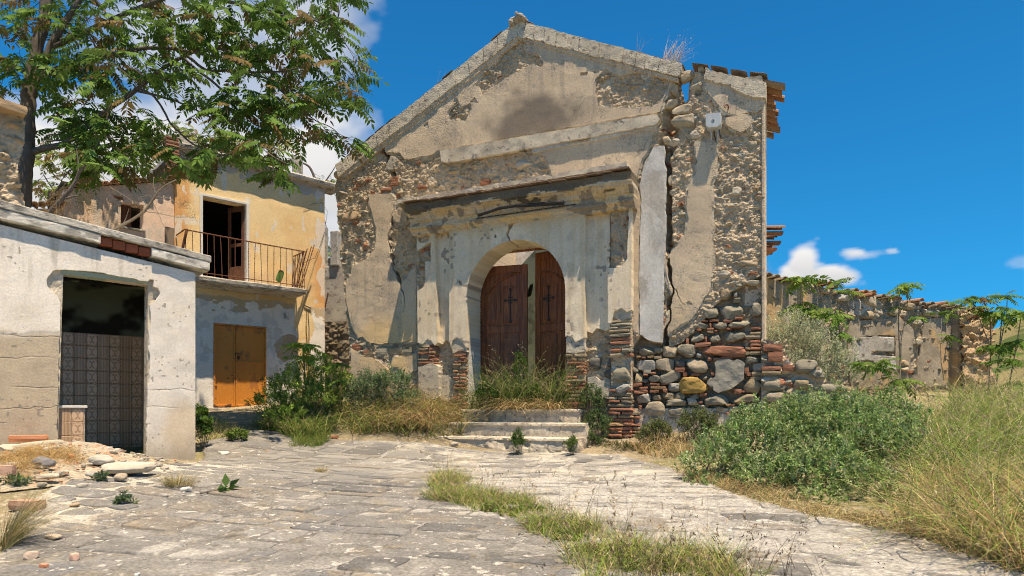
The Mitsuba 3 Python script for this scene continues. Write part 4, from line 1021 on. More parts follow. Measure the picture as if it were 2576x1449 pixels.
# number plate
pl = add('number_plate', fbox(FH, 1.0, 1.22, -.022, .0, 3.30, 3.50, .004), 'm_white', house, label='white tile with the house number 5')
tx = meshkit.text_mesh('5.', .12, .004)
add('digits', tm(FH.w(np.c_[tx.vertices[:, 0] + 1.05, -.0235 - tx.vertices[:, 2], tx.vertices[:, 1] + 3.34]), tx.faces[:, ::-1]), 'm_iron', pl)
# cables and the hook on the right-hand corner
cab = [(1.68, -.03, 3.62), (1.66, -.05, 3.2), (1.70, -.04, 2.6), (1.68, -.03, 2.1)]
add('cable', tube(FH.w(np.array(cab)), .008, 5), 'm_iron', house)
add('cable', tube(FH.w(np.array([(1.72, -.03, 3.6), (1.74, -.06, 3.1), (1.73, -.03, 2.2)])), .007, 5), 'm_iron', house)
add('cable', tube(FH.w(np.array([(2.18, -.03, 5.75), (2.05, -.04, 5.35), (1.9, -.05, 5.0), (1.7, -.2, 4.9), (1.45, -.4, 4.75)])), .006, 5), 'm_iron', house)
add('cable', tube(FH.w(np.array([(1.6, -.02, 6.2), (1.85, -.04, 6.42), (2.1, -.05, 6.5), (2.25, -.05, 6.3), (2.2, -.04, 5.9)])), .005, 5), 'm_iron', house)
add('conduit', bar(FH, (1.62, -.03, 3.72), (1.80, -.03, 3.66), .016, 6), 'm_iron', house)

# rusty balusters leaning at the end of the balcony
bund = thing('railing_bundle', 'bundle of rusty loose bars leaning at the right end of the balcony', 'railing')
for k in range(7):
    x = 1.10 + .05 * k
    add('bar', bar(FH, (x + r20.normal(0, .02), -.45 + .03 * k, 4.05), (x + .12 + .04 * k + r20.normal(0, .02), -.5 + .03 * k, 4.85 + .07 * k), .012, 5), 'm_rust', bund)
bl = thing('weathered_plank', 'grey weathered plank standing at the left end of the balcony', 'plank')
mm = fbox(FH, -1.86, -1.68, -.72, -.66, 4.15, 5.0, .01)
add('board', mm, 'm_stone', bl, color=colored(mm, (.22, .17, .13), 2, .3, 6))
mm = bar(FH, (-1.60, -.7, 4.1), (-1.42, -.72, 5.02), .03, 6)
add('post', mm, 'm_rust', bl)

# prickly pear pad on the balcony
pp = rock((.15, .03, .3), 11, 2, .9, .05, 0)
mm = place(FH, pp, .78, -.5, 4.30, ry=-.35)
scene['m_leaf'] = {'type': 'principledthin', 'base_color': VC, 'roughness': .55, 'diff_trans': .7, 'spec_trans': 0.0, 'eta': 1.4}
add('prickly_pear', mm, 'm_vc', smooth=True, color=colored(mm, (.10, .19, .05), 1, .2), label='small prickly pear pad growing on the balcony floor', cat='cactus')

# pink part
pink = thing('pink_house', 'faded pink house wall with one small dark window beside the yellow house', 'house')
PW = [(-3.60, .5), (-1.485, .5), (-1.485, 6.28), (-3.60, 5.62)]
cs = xsec([PW], [[(-2.56, 5.02), (-2.12, 5.02), (-2.11, 5.59), (-2.56, 5.57)], [(-2.60, 5.60), (-2.50, 5.62), (-2.52, 5.70), (-2.70, 5.70), (-2.72, 5.66)]], .08, .008, 5)
add('wall', slab(FH, cs, .05, .4, .16, .012, 31, 2), 'm_pink', pink)
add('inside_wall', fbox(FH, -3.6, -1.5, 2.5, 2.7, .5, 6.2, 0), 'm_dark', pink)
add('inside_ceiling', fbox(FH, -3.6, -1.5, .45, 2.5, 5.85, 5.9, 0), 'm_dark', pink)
wn = add('window_sill', fbox(FH, -2.60, -2.08, .0, .2, 4.985, 5.03, .008), 'm_concrete', pink)
add('shutter', cat_meshes([fbox(FH, -2.56, -2.32, .25, .28, 5.03, 5.57, .004)]), 'm_shutter', wn)
for k in range(15):
    t = (k + .5) / 15
    for lay in range(2):
        tl = roof_tile(.36, .06, .075, sides=7)
        v = np.array(tl.vertices)[:, [1, 0, 2]] * [1, 1, 1 if lay == 0 else -1]
        p = np.array([-3.62 + t * 2.1 + lay * .07, -.10 + r20.normal(0, .03), 5.66 + t * .66 + (.03 if lay else 0)])
        mm = tm(FH.w(v + p), tl.faces)
        add('roof_tile', mm, 'm_stone', pink, color=colored(mm, (.36, .21, .12) if r20.random() < .6 else (.32, .25, .18), k, .35, 12))
add('roof', tm(FH.w(np.array([(-3.65, -.05, 5.63), (-1.5, -.05, 6.29), (-1.5, 3., 6.6), (-3.65, 3., 6.0)])), [(0, 1, 2), (0, 2, 3)]), 'm_coping', pink)
# lower lean-to at the far left of it
lean = thing('lean_to', 'low grey lean-to with old roof tiles left of the pink house', 'shed')
add('wall', slab(FH, xsec([[(-4.6, .5), (-3.62, .5), (-3.62, 5.25), (-4.6, 5.0)]], [], .1, .02, 8), .2, .5, .15, .02, 41), 'm_pink', lean)
for k in range(9):
    t = (k + .5) / 9
    tl = roof_tile(.5, .07, .085, sides=7)
    v = np.array(tl.vertices)[:, [1, 0, 2]]
    mm = tm(FH.w(v + np.array([-4.65 + t * 1.08, -.05 + r20.normal(0, .04), 5.04 + t * .27])), tl.faces)
    add('roof_tile', mm, 'm_stone', lean, color=colored(mm, (.42, .28, .18), k, .35, 12))

# ---------------------------------------------------------------- the shed at the left
def shed_color(p, n, uv):
    u, z = local(FS, p)
    c = mix((.68, .635, .56), (.77, .73, .655), smoothstep(.3, .7, fbm(u * 1.5, z * 1.5, 3., 4)))
    c = mix(c, C(.62, .56, .46), .5 * smoothstep(.5, .75, fbm(u * 2.2, z * 2.2, 13., 4)))
    lime = smoothstep(1.9, 2.15, z + .5 * (fbm(u * 2.1, z * 2.1, 5., 4) - .5) + 3. * smoothstep(-.45, .3, u))
    c = mix(C(.45, .385, .285) * (.85 + .3 * fbm(u * 6, z * 6, 2., 3)), c, lime)
    edge = smoothstep(.30, .5, lime) * (1 - smoothstep(.5, .72, lime))
    c = mix(c, C(.40, .39, .37), .6 * edge)
    c = mix(c, C(.34, .33, .31), .22 * smoothstep(.50, .75, fbm(u * 3, z * 6, 21., 4)) * smoothstep(.4, .7, u))
    c = mix(c, C(.56, .42, .24), .55 * stain(u, z, 1.05, .6, .3, .5))
    c = mix(c, C(.40, .36, .30), .6 * smoothstep(.50, .75, fbm(u * 9, z * .9, 51., 4)) * smoothstep(2.2, 3.2, z))
    c = mix(c, C(.33, .28, .21), .75 * (1 - smoothstep(.0, .45, z - .25 + .5 * (fbm(u * 3, z * 2, 4., 4) - .5))))
    for k, zz in enumerate((.80, 1.02, 1.30, 1.68, 1.98, 2.42)):
        w = zz + .05 * (fbm(u * 4, 1. * k, 3., 4) - .5) * 2
        c = mix(c, C(.18, .16, .14), .8 * (1 - smoothstep(.002, .006, dr.abs(z - w))) * smoothstep(.48, .55, noise(u * 2.3, 7. * k, 3.)))
    c = mix(c, C(.22, .20, .17), .7 * smoothstep(.84, .88, noise(u * 24, z * 24, 4.)) * smoothstep(.6, .7, noise(u * 2, z * 2, 7.)))
    return c * (.9 + .2 * noise(u * 70, z * 70, 3.))


def bump_shed(p, n, uv):
    u, z = local(FS, p)
    c = 0.
    for k, zz in enumerate((.80, 1.02, 1.30, 1.68, 1.98, 2.42)):
        w = zz + .05 * (fbm(u * 4, 1. * k, 3., 4) - .5) * 2
        c = c - (1 - smoothstep(.002, .010, dr.abs(z - w))) * smoothstep(.38, .48, noise(u * 2.3, 7. * k, 3.))
    return c * .6 + .5 * fbm(u * 8, z * 8, 3., 4) + .2 * noise(u * 60, z * 60, 2.)


scene['m_shed'] = bumped(rough(proc(shed_color), .95, .1), bump_shed, .010)
shed = thing('white_shed', 'whitewashed block shed with a cracked concrete roof slab and a knocked-out doorway', 'shed')
OP = [(-.535, .40), (.560, .22), (.575, 2.845), (-.47, 2.875)]
cs = xsec([[(-1.6, .0), (1.215, .0), (1.215, 3.10), (-1.6, 3.46)]], [], .1, .0, 1)
rag = xsec([[(-0.54,0.198),(-0.546,0.765),(-0.533,1.328),(-0.518,2.007),(-0.508,2.46),(-0.546,2.546),(-0.629,2.604),(-0.67,2.688),(-0.662,2.768),(-0.592,2.883),(-0.48,2.917),(-0.052,2.942),(0.235,2.91),(0.361,2.915),(0.555,2.88),(0.588,2.933),(0.632,2.927),(0.626,2.828),(0.688,2.811),(0.721,2.741),(0.666,2.611),(0.588,2.542),(0.604,2.335),(0.577,2.088),(0.588,1.6),(0.555,1.11),(0.551,0.746),(0.542,0.134)]], [], .03, .012, 7)
front = slab(FS, cs - rag, -.004, .05, .12, .006, 51, 3)
add('render_coat', front, 'm_shed', shed, label='cracked whitewashed render with a bare brown lower half at the left')
cs2 = xsec([[(-1.6, .0), (1.205, .0), (1.205, 3.10), (-1.6, 3.45)]], [], .2, .0, 1) - m3.CrossSection([np.array(OP + [])], m3.FillRule.NonZero)
bw = slab(FS, cs2, .05, .26, .05, .016, 52, 9)
add('block_wall', bw, 'm_coping', shed)
add('side_wall', fbox(FS, .96, 1.206, .26, 3.2, .0, 3.1, .004), 'm_shed', shed)
add('side_wall', fbox(FS, -1.6, -1.35, .26, 3.2, .0, 3.3, .004), 'm_dark', shed)
# roof slab: two lifts with the crack between, the lower face broken out at the middle
def roof_piece(u0, u1, zoff, th, d0, name, seed, drop=.125, d1=3.4):
    q = m3.Manifold.extrude(m3.CrossSection([np.array([(d1, 0), (d0 + .006, 0), (d0, .008), (d0, th - .012), (d0 + .02, th), (d1, th)])[::-1]], m3.FillRule.NonZero), u1 - u0).refine_to_length(.045 if d1 < 1 else .3).to_mesh()
    v = np.array(q.vert_properties[:, :3], float); w = np.c_[v[:, 2] + u0, v[:, 0], v[:, 1]]
    n = nfbm(w * 5, 4, seed) - .5
    w[:, 1] += n * .035 * (w[:, 1] < .3); w[:, 2] += (nfbm(w * 3.1, 4, seed + 4) - .5) * .03
    w[:, 2] += 3.30 + zoff - drop * (w[:, 0] - .5)
    return add(name, tm(FS.w(w), q.tri_verts), 'm_concrete', shed)
roof_piece(-1.7, 1.42, .100, .10, -.095, 'roof_slab', 3, d1=.5)
roof_piece(-1.69, 1.40, .095, .09, .51, 'roof_slab', 4)
def slab_face(p, n, uv):
    c = mix((.56, .54, .48), (.66, .64, .58), fbm(p.x * 3, p.y * 3, p.z * 3, 4))
    c = mix(c, C(.25, .24, .21), .75 * smoothstep(.48, .62, fbm(p.x * 7, p.y * 7, p.z * 7, 4)))
    return c * (.85 + .3 * noise(p.x * 50, p.y * 50, p.z * 50))
scene['m_slabface'] = bumped(rough(proc(slab_face), .95, .1), bump_grain, .008)
for (a, b, sd) in ((-1.7, -.05, 5), (.60, 1.40, 6)):
    k = roof_piece(a, b, -.035, .13, -.085, 'roof_slab', sd, d1=.6)
    scene[k]['bsdf'] = {'type': 'ref', 'id': 'm_slabface'}
for i in range(4):
    mm = fbox(FS, -.05 + i * .163, .105 + i * .163, -.02, .12, 3.30 - .125 * (i * .163 - .42) - .03, 3.30 - .125 * (i * .163 - .42) + .085, .006)
    add('brick', mm, 'm_stone', shed, color=colored(mm, (.30, .095, .05), i, .3, 7))
mm = bar(FS, (.07, -.06, 3.43), (.16, -.05, 3.42), .008, 5)
add('iron_hook', mm, 'm_rust', shed)
# inside: tiled walls, dark soot above
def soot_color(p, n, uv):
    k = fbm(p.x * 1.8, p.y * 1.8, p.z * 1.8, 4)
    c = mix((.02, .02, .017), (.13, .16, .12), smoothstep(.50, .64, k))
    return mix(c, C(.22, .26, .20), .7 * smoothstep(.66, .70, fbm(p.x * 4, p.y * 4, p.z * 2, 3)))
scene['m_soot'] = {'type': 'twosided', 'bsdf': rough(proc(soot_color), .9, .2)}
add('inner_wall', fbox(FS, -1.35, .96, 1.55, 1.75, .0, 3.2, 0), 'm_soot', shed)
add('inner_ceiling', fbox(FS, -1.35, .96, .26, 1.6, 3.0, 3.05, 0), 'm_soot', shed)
lint = fbox(FS, -.50, .585, .03, .25, 2.86, 2.93, .006)
scene['m_green'] = {'type': 'twosided', 'bsdf': rough({'type': 'rgb', 'value': [.33, .38, .29]}, .8, .2)}
add('lintel_plaster', lint, 'm_green', shed)
TS = .2


def tile_color(p, n, uv):
    """Glazed tile: alternate columns of plain brown bands and a scrolled ornament."""
    x, y = uv.x, uv.y
    a, b = dr.abs(x - .5), dr.abs(y - .5)
    orn = .5 + .5 * dr.sin(14 * dr.sqrt(a * a + 1.3 * b * b) + 3 * dr.sin(9 * a) * dr.cos(11 * b))
    scroll = smoothstep(.55, .75, orn) * smoothstep(.44, .40, a)
    c = mix((.62, .45, .30), (.40, .265, .16), scroll)
    return c * (1 - .4 * smoothstep(.42, .44, a))


def band_color(p, n, uv):
    x = uv.x
    s = smoothstep(.1, .14, x) * (1 - smoothstep(.3, .34, x)) + smoothstep(.45, .48, x) * (1 - smoothstep(.55, .58, x)) + smoothstep(.66, .7, x) * (1 - smoothstep(.86, .9, x))
    return mix((.50, .35, .22), (.38, .25, .15), s)


scene['m_tile_ornament'] = {'type': 'twosided', 'bsdf': {'type': 'principled', 'base_color': proc(tile_color), 'roughness': .3, 'specular': .5}}
scene['m_tile_band'] = {'type': 'twosided', 'bsdf': {'type': 'principled', 'base_color': proc(band_color), 'roughness': .3, 'specular': .5}}


def tile(fr, u0, d, z0, w, h, key, parent, flip=False):
    v, f, uv = [], [], []
    c, e = .003, .008
    for (x, y, dd) in ((0, 0, 0), (w, 0, 0), (w, h, 0), (0, h, 0), (e, e, -e), (w - e, e, -e), (w - e, h - e, -e), (e, h - e, -e)):
        v.append((u0 + x, d + dd, z0 + y)); uv.append((x / w, y / h))
    f = [(4, 5, 6), (4, 6, 7), (0, 1, 5), (0, 5, 4), (1, 2, 6), (1, 6, 5), (2, 3, 7), (2, 7, 6), (3, 0, 4), (3, 4, 7)]
    add('tile', (fr.w(np.array(v)), f), key, parent, uv=np.array(uv))


for i in range(-6, 6):
    for j in range(1, 11):
        if i == -4 and j == 10:
            continue
        tile(FS, i * .16 + .02, 1.55, .22 + j * TS - .2, .157, .197, 'm_tile_ornament' if i % 2 == 0 else 'm_tile_band', shed)
add('inner_floor', fbox(FS, -1.35, .96, -.1, 1.6, .0, .25, .0), 'm_earth', shed)
# tiled counter with a white top, seen at the left of the doorway
cnt = thing('tiled_counter', 'low tiled kitchen counter with a white top inside the shed doorway', 'counter')
CU = -.165
add('body', fbox(FS, -1.2, CU - .012, .312, .95, .25, 1.02, .004), 'm_coping', cnt)
add('top', fbox(FS, -1.2, CU + .015, .28, .96, 1.02, 1.055, .006), 'm_white', cnt)
for i in range(3):
    for j in range(4):
        tile(FS, CU - .02 - (i + 1) * .16, .310, .25 + j * .19, .157, .187, 'm_tile_ornament' if i % 2 == 0 else 'm_tile_band', cnt)
# door sill of tiles and its broken concrete edge
sill = add('door_sill', slab(FS, xsec([[(-0.47,0.353),(0.509,0.32),(0.496,0.221),(0.062,0.216),(-0.481,0.327)]], [], .05, .012, 9), -.45, .1, .06, .02, 5), 'm_concrete', shed)
for i in range(5):
    mm = fbox(FS, -.40 + i * .19, -.215 + i * .19, -.40, -.02, .33 - .03 * i * .3, .352 - .03 * i * .3, .004)
    add('floor_tile', mm, 'm_stone', sill, color=colored(mm, (.50, .42, .33), i, .15, 5))

# ---------------------------------------------------------------- tall ruined wall at the far left, behind the shed
FT = Frame((-7.75, 10.2), (0.62, 0.78))
tower = thing('stone_pier', 'tall ruined stone wall end at the far left, behind the shed', 'wall')
m, col = rubble(FT, -1.6, .12, 2.4, 5.75, .022, 77, None, lambda u, z: u < .10 + .05 * np.sin(z * 5) , base=-.02, bulge=.07)
add('rubble', m, 'm_rubble', tower, smooth=True, color=col)
add('core', fbox(FT, -1.6, .06, .02, .6, .3, 5.7, .02), 'm_coping', tower)
mm = place(FT, brick_mesh(.55, .5, .13, 77, 1), -.14, .0, 5.62)
add('cap_stone', mm, 'm_stone', tower, color=colored(mm, (.42, .30, .18), 3, .3))

# ---------------------------------------------------------------- stone pavement
PLAZA = [(-2.5,2.44),(-3.29,3.42),(-3.29,4.22),(-3.96,5.2),(-4.37,6.62),(-4.11,8.6),(-5.45,11.7),(-5.0,12.72),(-3.14,12.12),(-1.38,11.78),(1.04,11.32),(1.73,10.52),(2.03,8.14),(2.14,6.28),(2.48,5.36),(2.87,4.88),(3.0,4.38),(3.06,3.92),(2.53,2.96)]
PLAZA = [(-2.9, 1.9)] + PLAZA[2:-1] + [(2.9, 1.9)]


def pave_noise(X, Y):
    q = np.stack([X * 2.1, Y * 2.1, X * 0], -1)
    return (nfbm(q, 4, 61) - .5) * .016 + (nfbm(q * 7, 3, 62) - .5) * .010


def pave_right(x, y):
    """1 on the pale, worn, limy paving to the right of the weedy joint."""
    return smoothstep(-.5, .5, (x + .1) * .86 + (y - 6.2) * .42 + 1.2 * (fbm(x * .9, y * .9, 3., 4) - .5) - .1)


def pave_color(p, n, uv):
    k = pave_right(p.x, p.y)
    c = mix((.150, .144, .131), (.195, .187, .170), smoothstep(.3, .7, fbm(p.x * 1.7, p.y * 1.7, 1., 4)))
    pale = mix((.265, .254, .228), (.37, .357, .325), smoothstep(.3, .65, fbm(p.x * 2.2, p.y * 2.2, 5., 4)))
    c = mix(c, pale, .8 * k + .35 * (1 - k) * smoothstep(.60, .72, fbm(p.x * 1.3, p.y * 1.3, 31., 4)))
    c = mix(c, C(.48, .44, .36), .8 * smoothstep(-3.0, -3.8, p.x + .8 * (fbm(p.x * 2, p.y * 2, 8., 3) - .5)) * smoothstep(9.5, 8.5, p.y))
    c = mix(c, C(.36, .27, .14), .15 * smoothstep(.62, .72, fbm(p.x * 4, p.y * 4, 15., 4)))
    spots = smoothstep(.70, .74, fbm(p.x * 13, p.y * 13, 25., 3))
    c = mix(c, C(.50, .48, .43), .6 * spots)
    c = mix(c, C(.10, .095, .08), .5 * smoothstep(.62, .75, fbm(p.x * 9, p.y * 9, 45., 4)))
    return c * (.70 + .6 * noise(p.x * 65, p.y * 65, 2.))


def flag_color(p, n, uv):
    k = pave_right(p.x, p.y)
    tone = mi.Color3f(1.0)
    f = fbm(p.x * 6, p.y * 11, 1., 4)
    c = .72 + .5 * f
    g = fbm(p.x * 2.6, p.y * 2.6, 71., 4)
    lime = smoothstep(.50, .68, g - .10 + .29 * k)
    spots = smoothstep(.74, .78, fbm(p.x * 19, p.y * 19, 25., 3))
    och = smoothstep(.66, .74, fbm(p.x * 5, p.y * 5, 95., 4))
    return c, lime, spots, och


def flag_bsdf(base):
    def fn(p, n, uv):
        c, lime, spots, och = flag_color(p, n, uv)
        o = C(*base) * c
        o = mix(o, C(.35, .337, .302) * (.75 + .5 * noise(p.x * 40, p.y * 40, 3.)), .72 * lime)
        o = mix(o, C(.34, .25, .12), .2 * och)
        o = mix(o, C(.48, .46, .41), .6 * spots)
        return o * (.75 + .5 * noise(p.x * 75, p.y * 75, 5.))
    return bumped(rough(proc(fn), .85, .25), bump_flag, .012)


def bump_flag(p, n, uv):
    return fbm(p.x * 9, p.y * 16, 2., 4) + .5 * fbm(p.x * 40, p.y * 40, 1., 3)


FLAGS = [(.165, .160, .149), (.185, .178, .163), (.118, .116, .110), (.180, .163, .138), (.205, .198, .182), (.148, .147, .143)]
for k, b in enumerate(FLAGS):
    scene[f'm_flag_{k}'] = flag_bsdf(b)
scene['m_pave'] = bumped(rough(proc(pave_color), .95, .15), bump_grain, .018)
xs = np.arange(-6.4, 5.6, .045); ys = np.arange(1.85, 12.7, .045)
V, F = sheet(xs, ys, lambda X, Y: gz(X, Y) + .022 + pave_noise(X, Y))
cc = V[F].mean(1)
F = F[inside(PLAZA, cc[:, 0] + .05 * (nnoise(cc * 5, 3) - .5), cc[:, 1] + .2 * (nnoise(cc * 2.5, 4) - .5))]
used = np.unique(F); re_ = np.full(len(V), -1); re_[used] = np.arange(len(used))
pavement = add('pavement', (V[used], re_[F]), 'm_pave', smooth=True, kind='structure')

import shapely
from shapely.geometry import Polygon, MultiPoint
rp = np.random.default_rng(31)
ang = math.radians(-14)
ca, sa = math.cos(ang), math.sin(ang)
pl = Polygon(PLAZA)
def rowline(k, u):
    return k * .285 - 2. + .16 * (nfbm(np.stack([u * .9, u * 0 + k * .23, u * 0], -1), 3, 5) - .5) + .05 * math.sin(k * 2.7)
stones = []
for k in range(60):
    u = -9. + rp.uniform(0, .4)
    while u < 9:
        w = rp.uniform(.20, .58) if rp.random() < .85 else rp.uniform(.55, .8)
        a, b = u + rp.normal(0, .02), u + w + rp.normal(0, .02)
        uu = np.array([a, (a + b) / 2, b]); vv = np.array([b, (a + b) / 2, a])
        q = np.r_[np.c_[uu, rowline(k, uu)], np.c_[vv, rowline(k + 1, vv)]]
        u += w
        if rp.random() < .04:
            continue
        q = np.c_[q[:, 0] * ca - q[:, 1] * sa, q[:, 0] * sa + q[:, 1] * ca + 1.]
        c = Polygon(q)
        if not c.is_valid or not c.intersects(pl):
            continue
        c = c.intersection(pl)
        if c.geom_type != 'Polygon' or c.area < .03:
            continue
        c = c.buffer(-.060).buffer(.048, quad_segs=3).simplify(.006)
        if c.is_empty or c.geom_type != 'Polygon' or c.area < .012:
            continue
        P = densify(np.array(c.exterior.coords)[:-1], .06, .026, k + int(u * 50) % 97)
        c = Polygon(P).buffer(0)
        if c.geom_type == 'Polygon':
            stones.append((np.hypot(c.centroid.x, c.centroid.y), c))
stones.sort(key=lambda t: t[0])
rest = [[] for _ in FLAGS]
for k, (dist, c) in enumerate(stones):
    P = np.array(c.exterior.coords)[:-1]
    if not c.exterior.is_ccw:
        P = P[::-1]
    ctr = P.mean(0)
    n = len(P)
    h = .0245 + rp.normal(.001, .005)
    tx, ty = rp.normal(0, .012, 2)
    top = lambda Q: gz(ctr[0], ctr[1]) + (gz(Q[:, 0], Q[:, 1]) - gz(ctr[0], ctr[1])) + h + tx * (Q[:, 0] - ctr[0]) + ty * (Q[:, 1] - ctr[1])
    inn = ctr + (P - ctr) * .88
    mid = ctr + (P - ctr) * .97
    V = np.vstack([np.c_[P, top(P) - .03], np.c_[mid, top(mid) - .004], np.c_[inn, top(inn)], [[*ctr, top(ctr[None])[0] + .004]]])
    i = np.arange(n); j = (i + 1) % n
    F = np.vstack([np.c_[i, j, n + j], np.c_[i, n + j, n + i], np.c_[n + i, n + j, 2 * n + j], np.c_[n + i, 2 * n + j, 2 * n + i], np.c_[2 * n + i, 2 * n + j, np.full(n, 3 * n)]])
    kind = int(rp.choice(len(FLAGS), p=[.28, .24, .12, .12, .12, .12]))
    if k < 298:
        add('paving_stone', (V, F), f'm_flag_{kind}', pavement, smooth=True)
    else:
        rest[kind].append((V, F))
allr = [(m, k) for k, g in enumerate(rest) for m in g]
scene['m_flag_far'] = bumped(rough(VC, .9, .2), bump_flag, .012)
mm = cat_meshes([m for m, _ in allr])
col = np.vstack([np.tile(np.array(FLAGS[k]), (len(m[0]), 1)) for m, k in allr])
lime = np.clip((nfbm(np.c_[mm.vertices[:, :2] * 2.6, np.zeros(len(col))], 4, 7) - .48) * 6, 0, 1)[:, None] * np.clip(.35 + .5 * (mm.vertices[:, :1] * .86 + (mm.vertices[:, 1:2] - 6.2) * .42), .1, .9)
add('paving_stone', mm, 'm_flag_far', pavement, smooth=True, color=col * (1 - lime) + np.array([.40, .375, .31]) * lime, kind='stuff')

# ---------------------------------------------------------------- rubble, loose stones and bricks
def lie(m, x, y, lift=0., rz=0.):
    v = np.array(m.vertices); c, s = math.cos(rz), math.sin(rz)
    v = np.c_[v[:, 0] * c - v[:, 1] * s, v[:, 0] * s + v[:, 1] * c, v[:, 2]]
    return tm(v + [x, y, float(gz(x, y)) + .02 + lift], m.faces)


MOUND = [(-3.99,4.88),(-4.06,5.2),(-4.18,5.62),(-4.09,5.98),(-3.77,6.3),(-3.69,6.86),(-4.19,7.22),(-5.08,7.56),(-5.94,8.58),(-7.4,10.28),(-8.96,11.48),(-9.26,11.34)]


def mound_h(X, Y):
    P = np.array(MOUND); d = np.hypot(X + 5.0, (Y - 6.9) * .8)
    return .11 * np.exp(-(d / 1.1) ** 2) + .16 * np.exp(-(np.hypot(X + 5.3, Y - 7.9) / .6) ** 2)


_gz0 = gz
xs = np.arange(-8.2, -2.9, .04); ys = np.arange(4.2, 9.1, .04)
V, F = sheet(xs, ys, lambda X, Y: gz(X, Y) + .0 + mound_h(X, Y) * (.6 + .8 * nfbm(np.stack([X * 3, Y * 3, X * 0], -1), 4, 9)) - .03)
cc = V[F].mean(1)
keep = mound_h(cc[:, 0], cc[:, 1]) > .045
F = F[keep]; used = np.unique(F); re_ = np.full(len(V), -1); re_[used] = np.arange(len(used))
def debris_color(p, n, uv):
    c = mix((.30, .25, .175), (.44, .385, .30), fbm(p.x * 3, p.y * 3, 0., 4))
    c = mix(c, C(.45, .24, .14), .5 * smoothstep(.62, .7, fbm(p.x * 8, p.y * 8, 3., 3)))
    return c * (.7 + .6 * noise(p.x * 45, p.y * 45, 3.))
scene['m_debris'] = bumped(rough(proc(debris_color), 1., .1), bump_grain, .02)
add('debris_heap', (V[used], re_[F]), 'm_debris', smooth=True, kind='stuff', label='heap of pale crumbled plaster and earth before the white shed', cat='debris')
rd = np.random.default_rng(77)
ms, cs_ = [], []
for k in range(900):
    x, y = rd.uniform(-7, -3.2), rd.uniform(4.6, 8.9)
    if mound_h(x, y) < .02 + .05 * rd.random():
        continue
    s = .018 + .05 * rd.random() ** 3
    m = lie(rock((s * 1.5, s * 1.2, s * .8), k, 1, rough=.2), x, y, mound_h(x, y) * .95 - .02, rd.uniform(0, 6))
    ms.append(m); t = rd.random()
    c = np.array((.42, .38, .31)) if t < .6 else np.array((.42, .18, .10)) if t < .75 else np.array((.36, .32, .26))
    cs_.append(np.tile(c * rd.uniform(.7, 1.2), (len(m.vertices), 1)))
for k in range(420):
    x, y = rd.uniform(-4.5, 3.2), rd.uniform(3.2, 11.8)
    if not inside(PLAZA, x, y):
        continue
    s = .008 + .018 * rd.random() ** 3
    m = lie(rock((s * 1.5, s * 1.2, s * .8), k, 1, rough=.2), x, y, .006, rd.uniform(0, 6))
    ms.append(m); cs_.append(np.tile(np.array((.55, .52, .46)) * rd.uniform(.6, 1.2), (len(m.vertices), 1)))
add('gravel', cat_meshes(ms), 'm_vc', color=np.clip(np.vstack(cs_), 0, .8), kind='stuff', label='scattered small chips of plaster, stone and brick on the ground', cat='gravel')
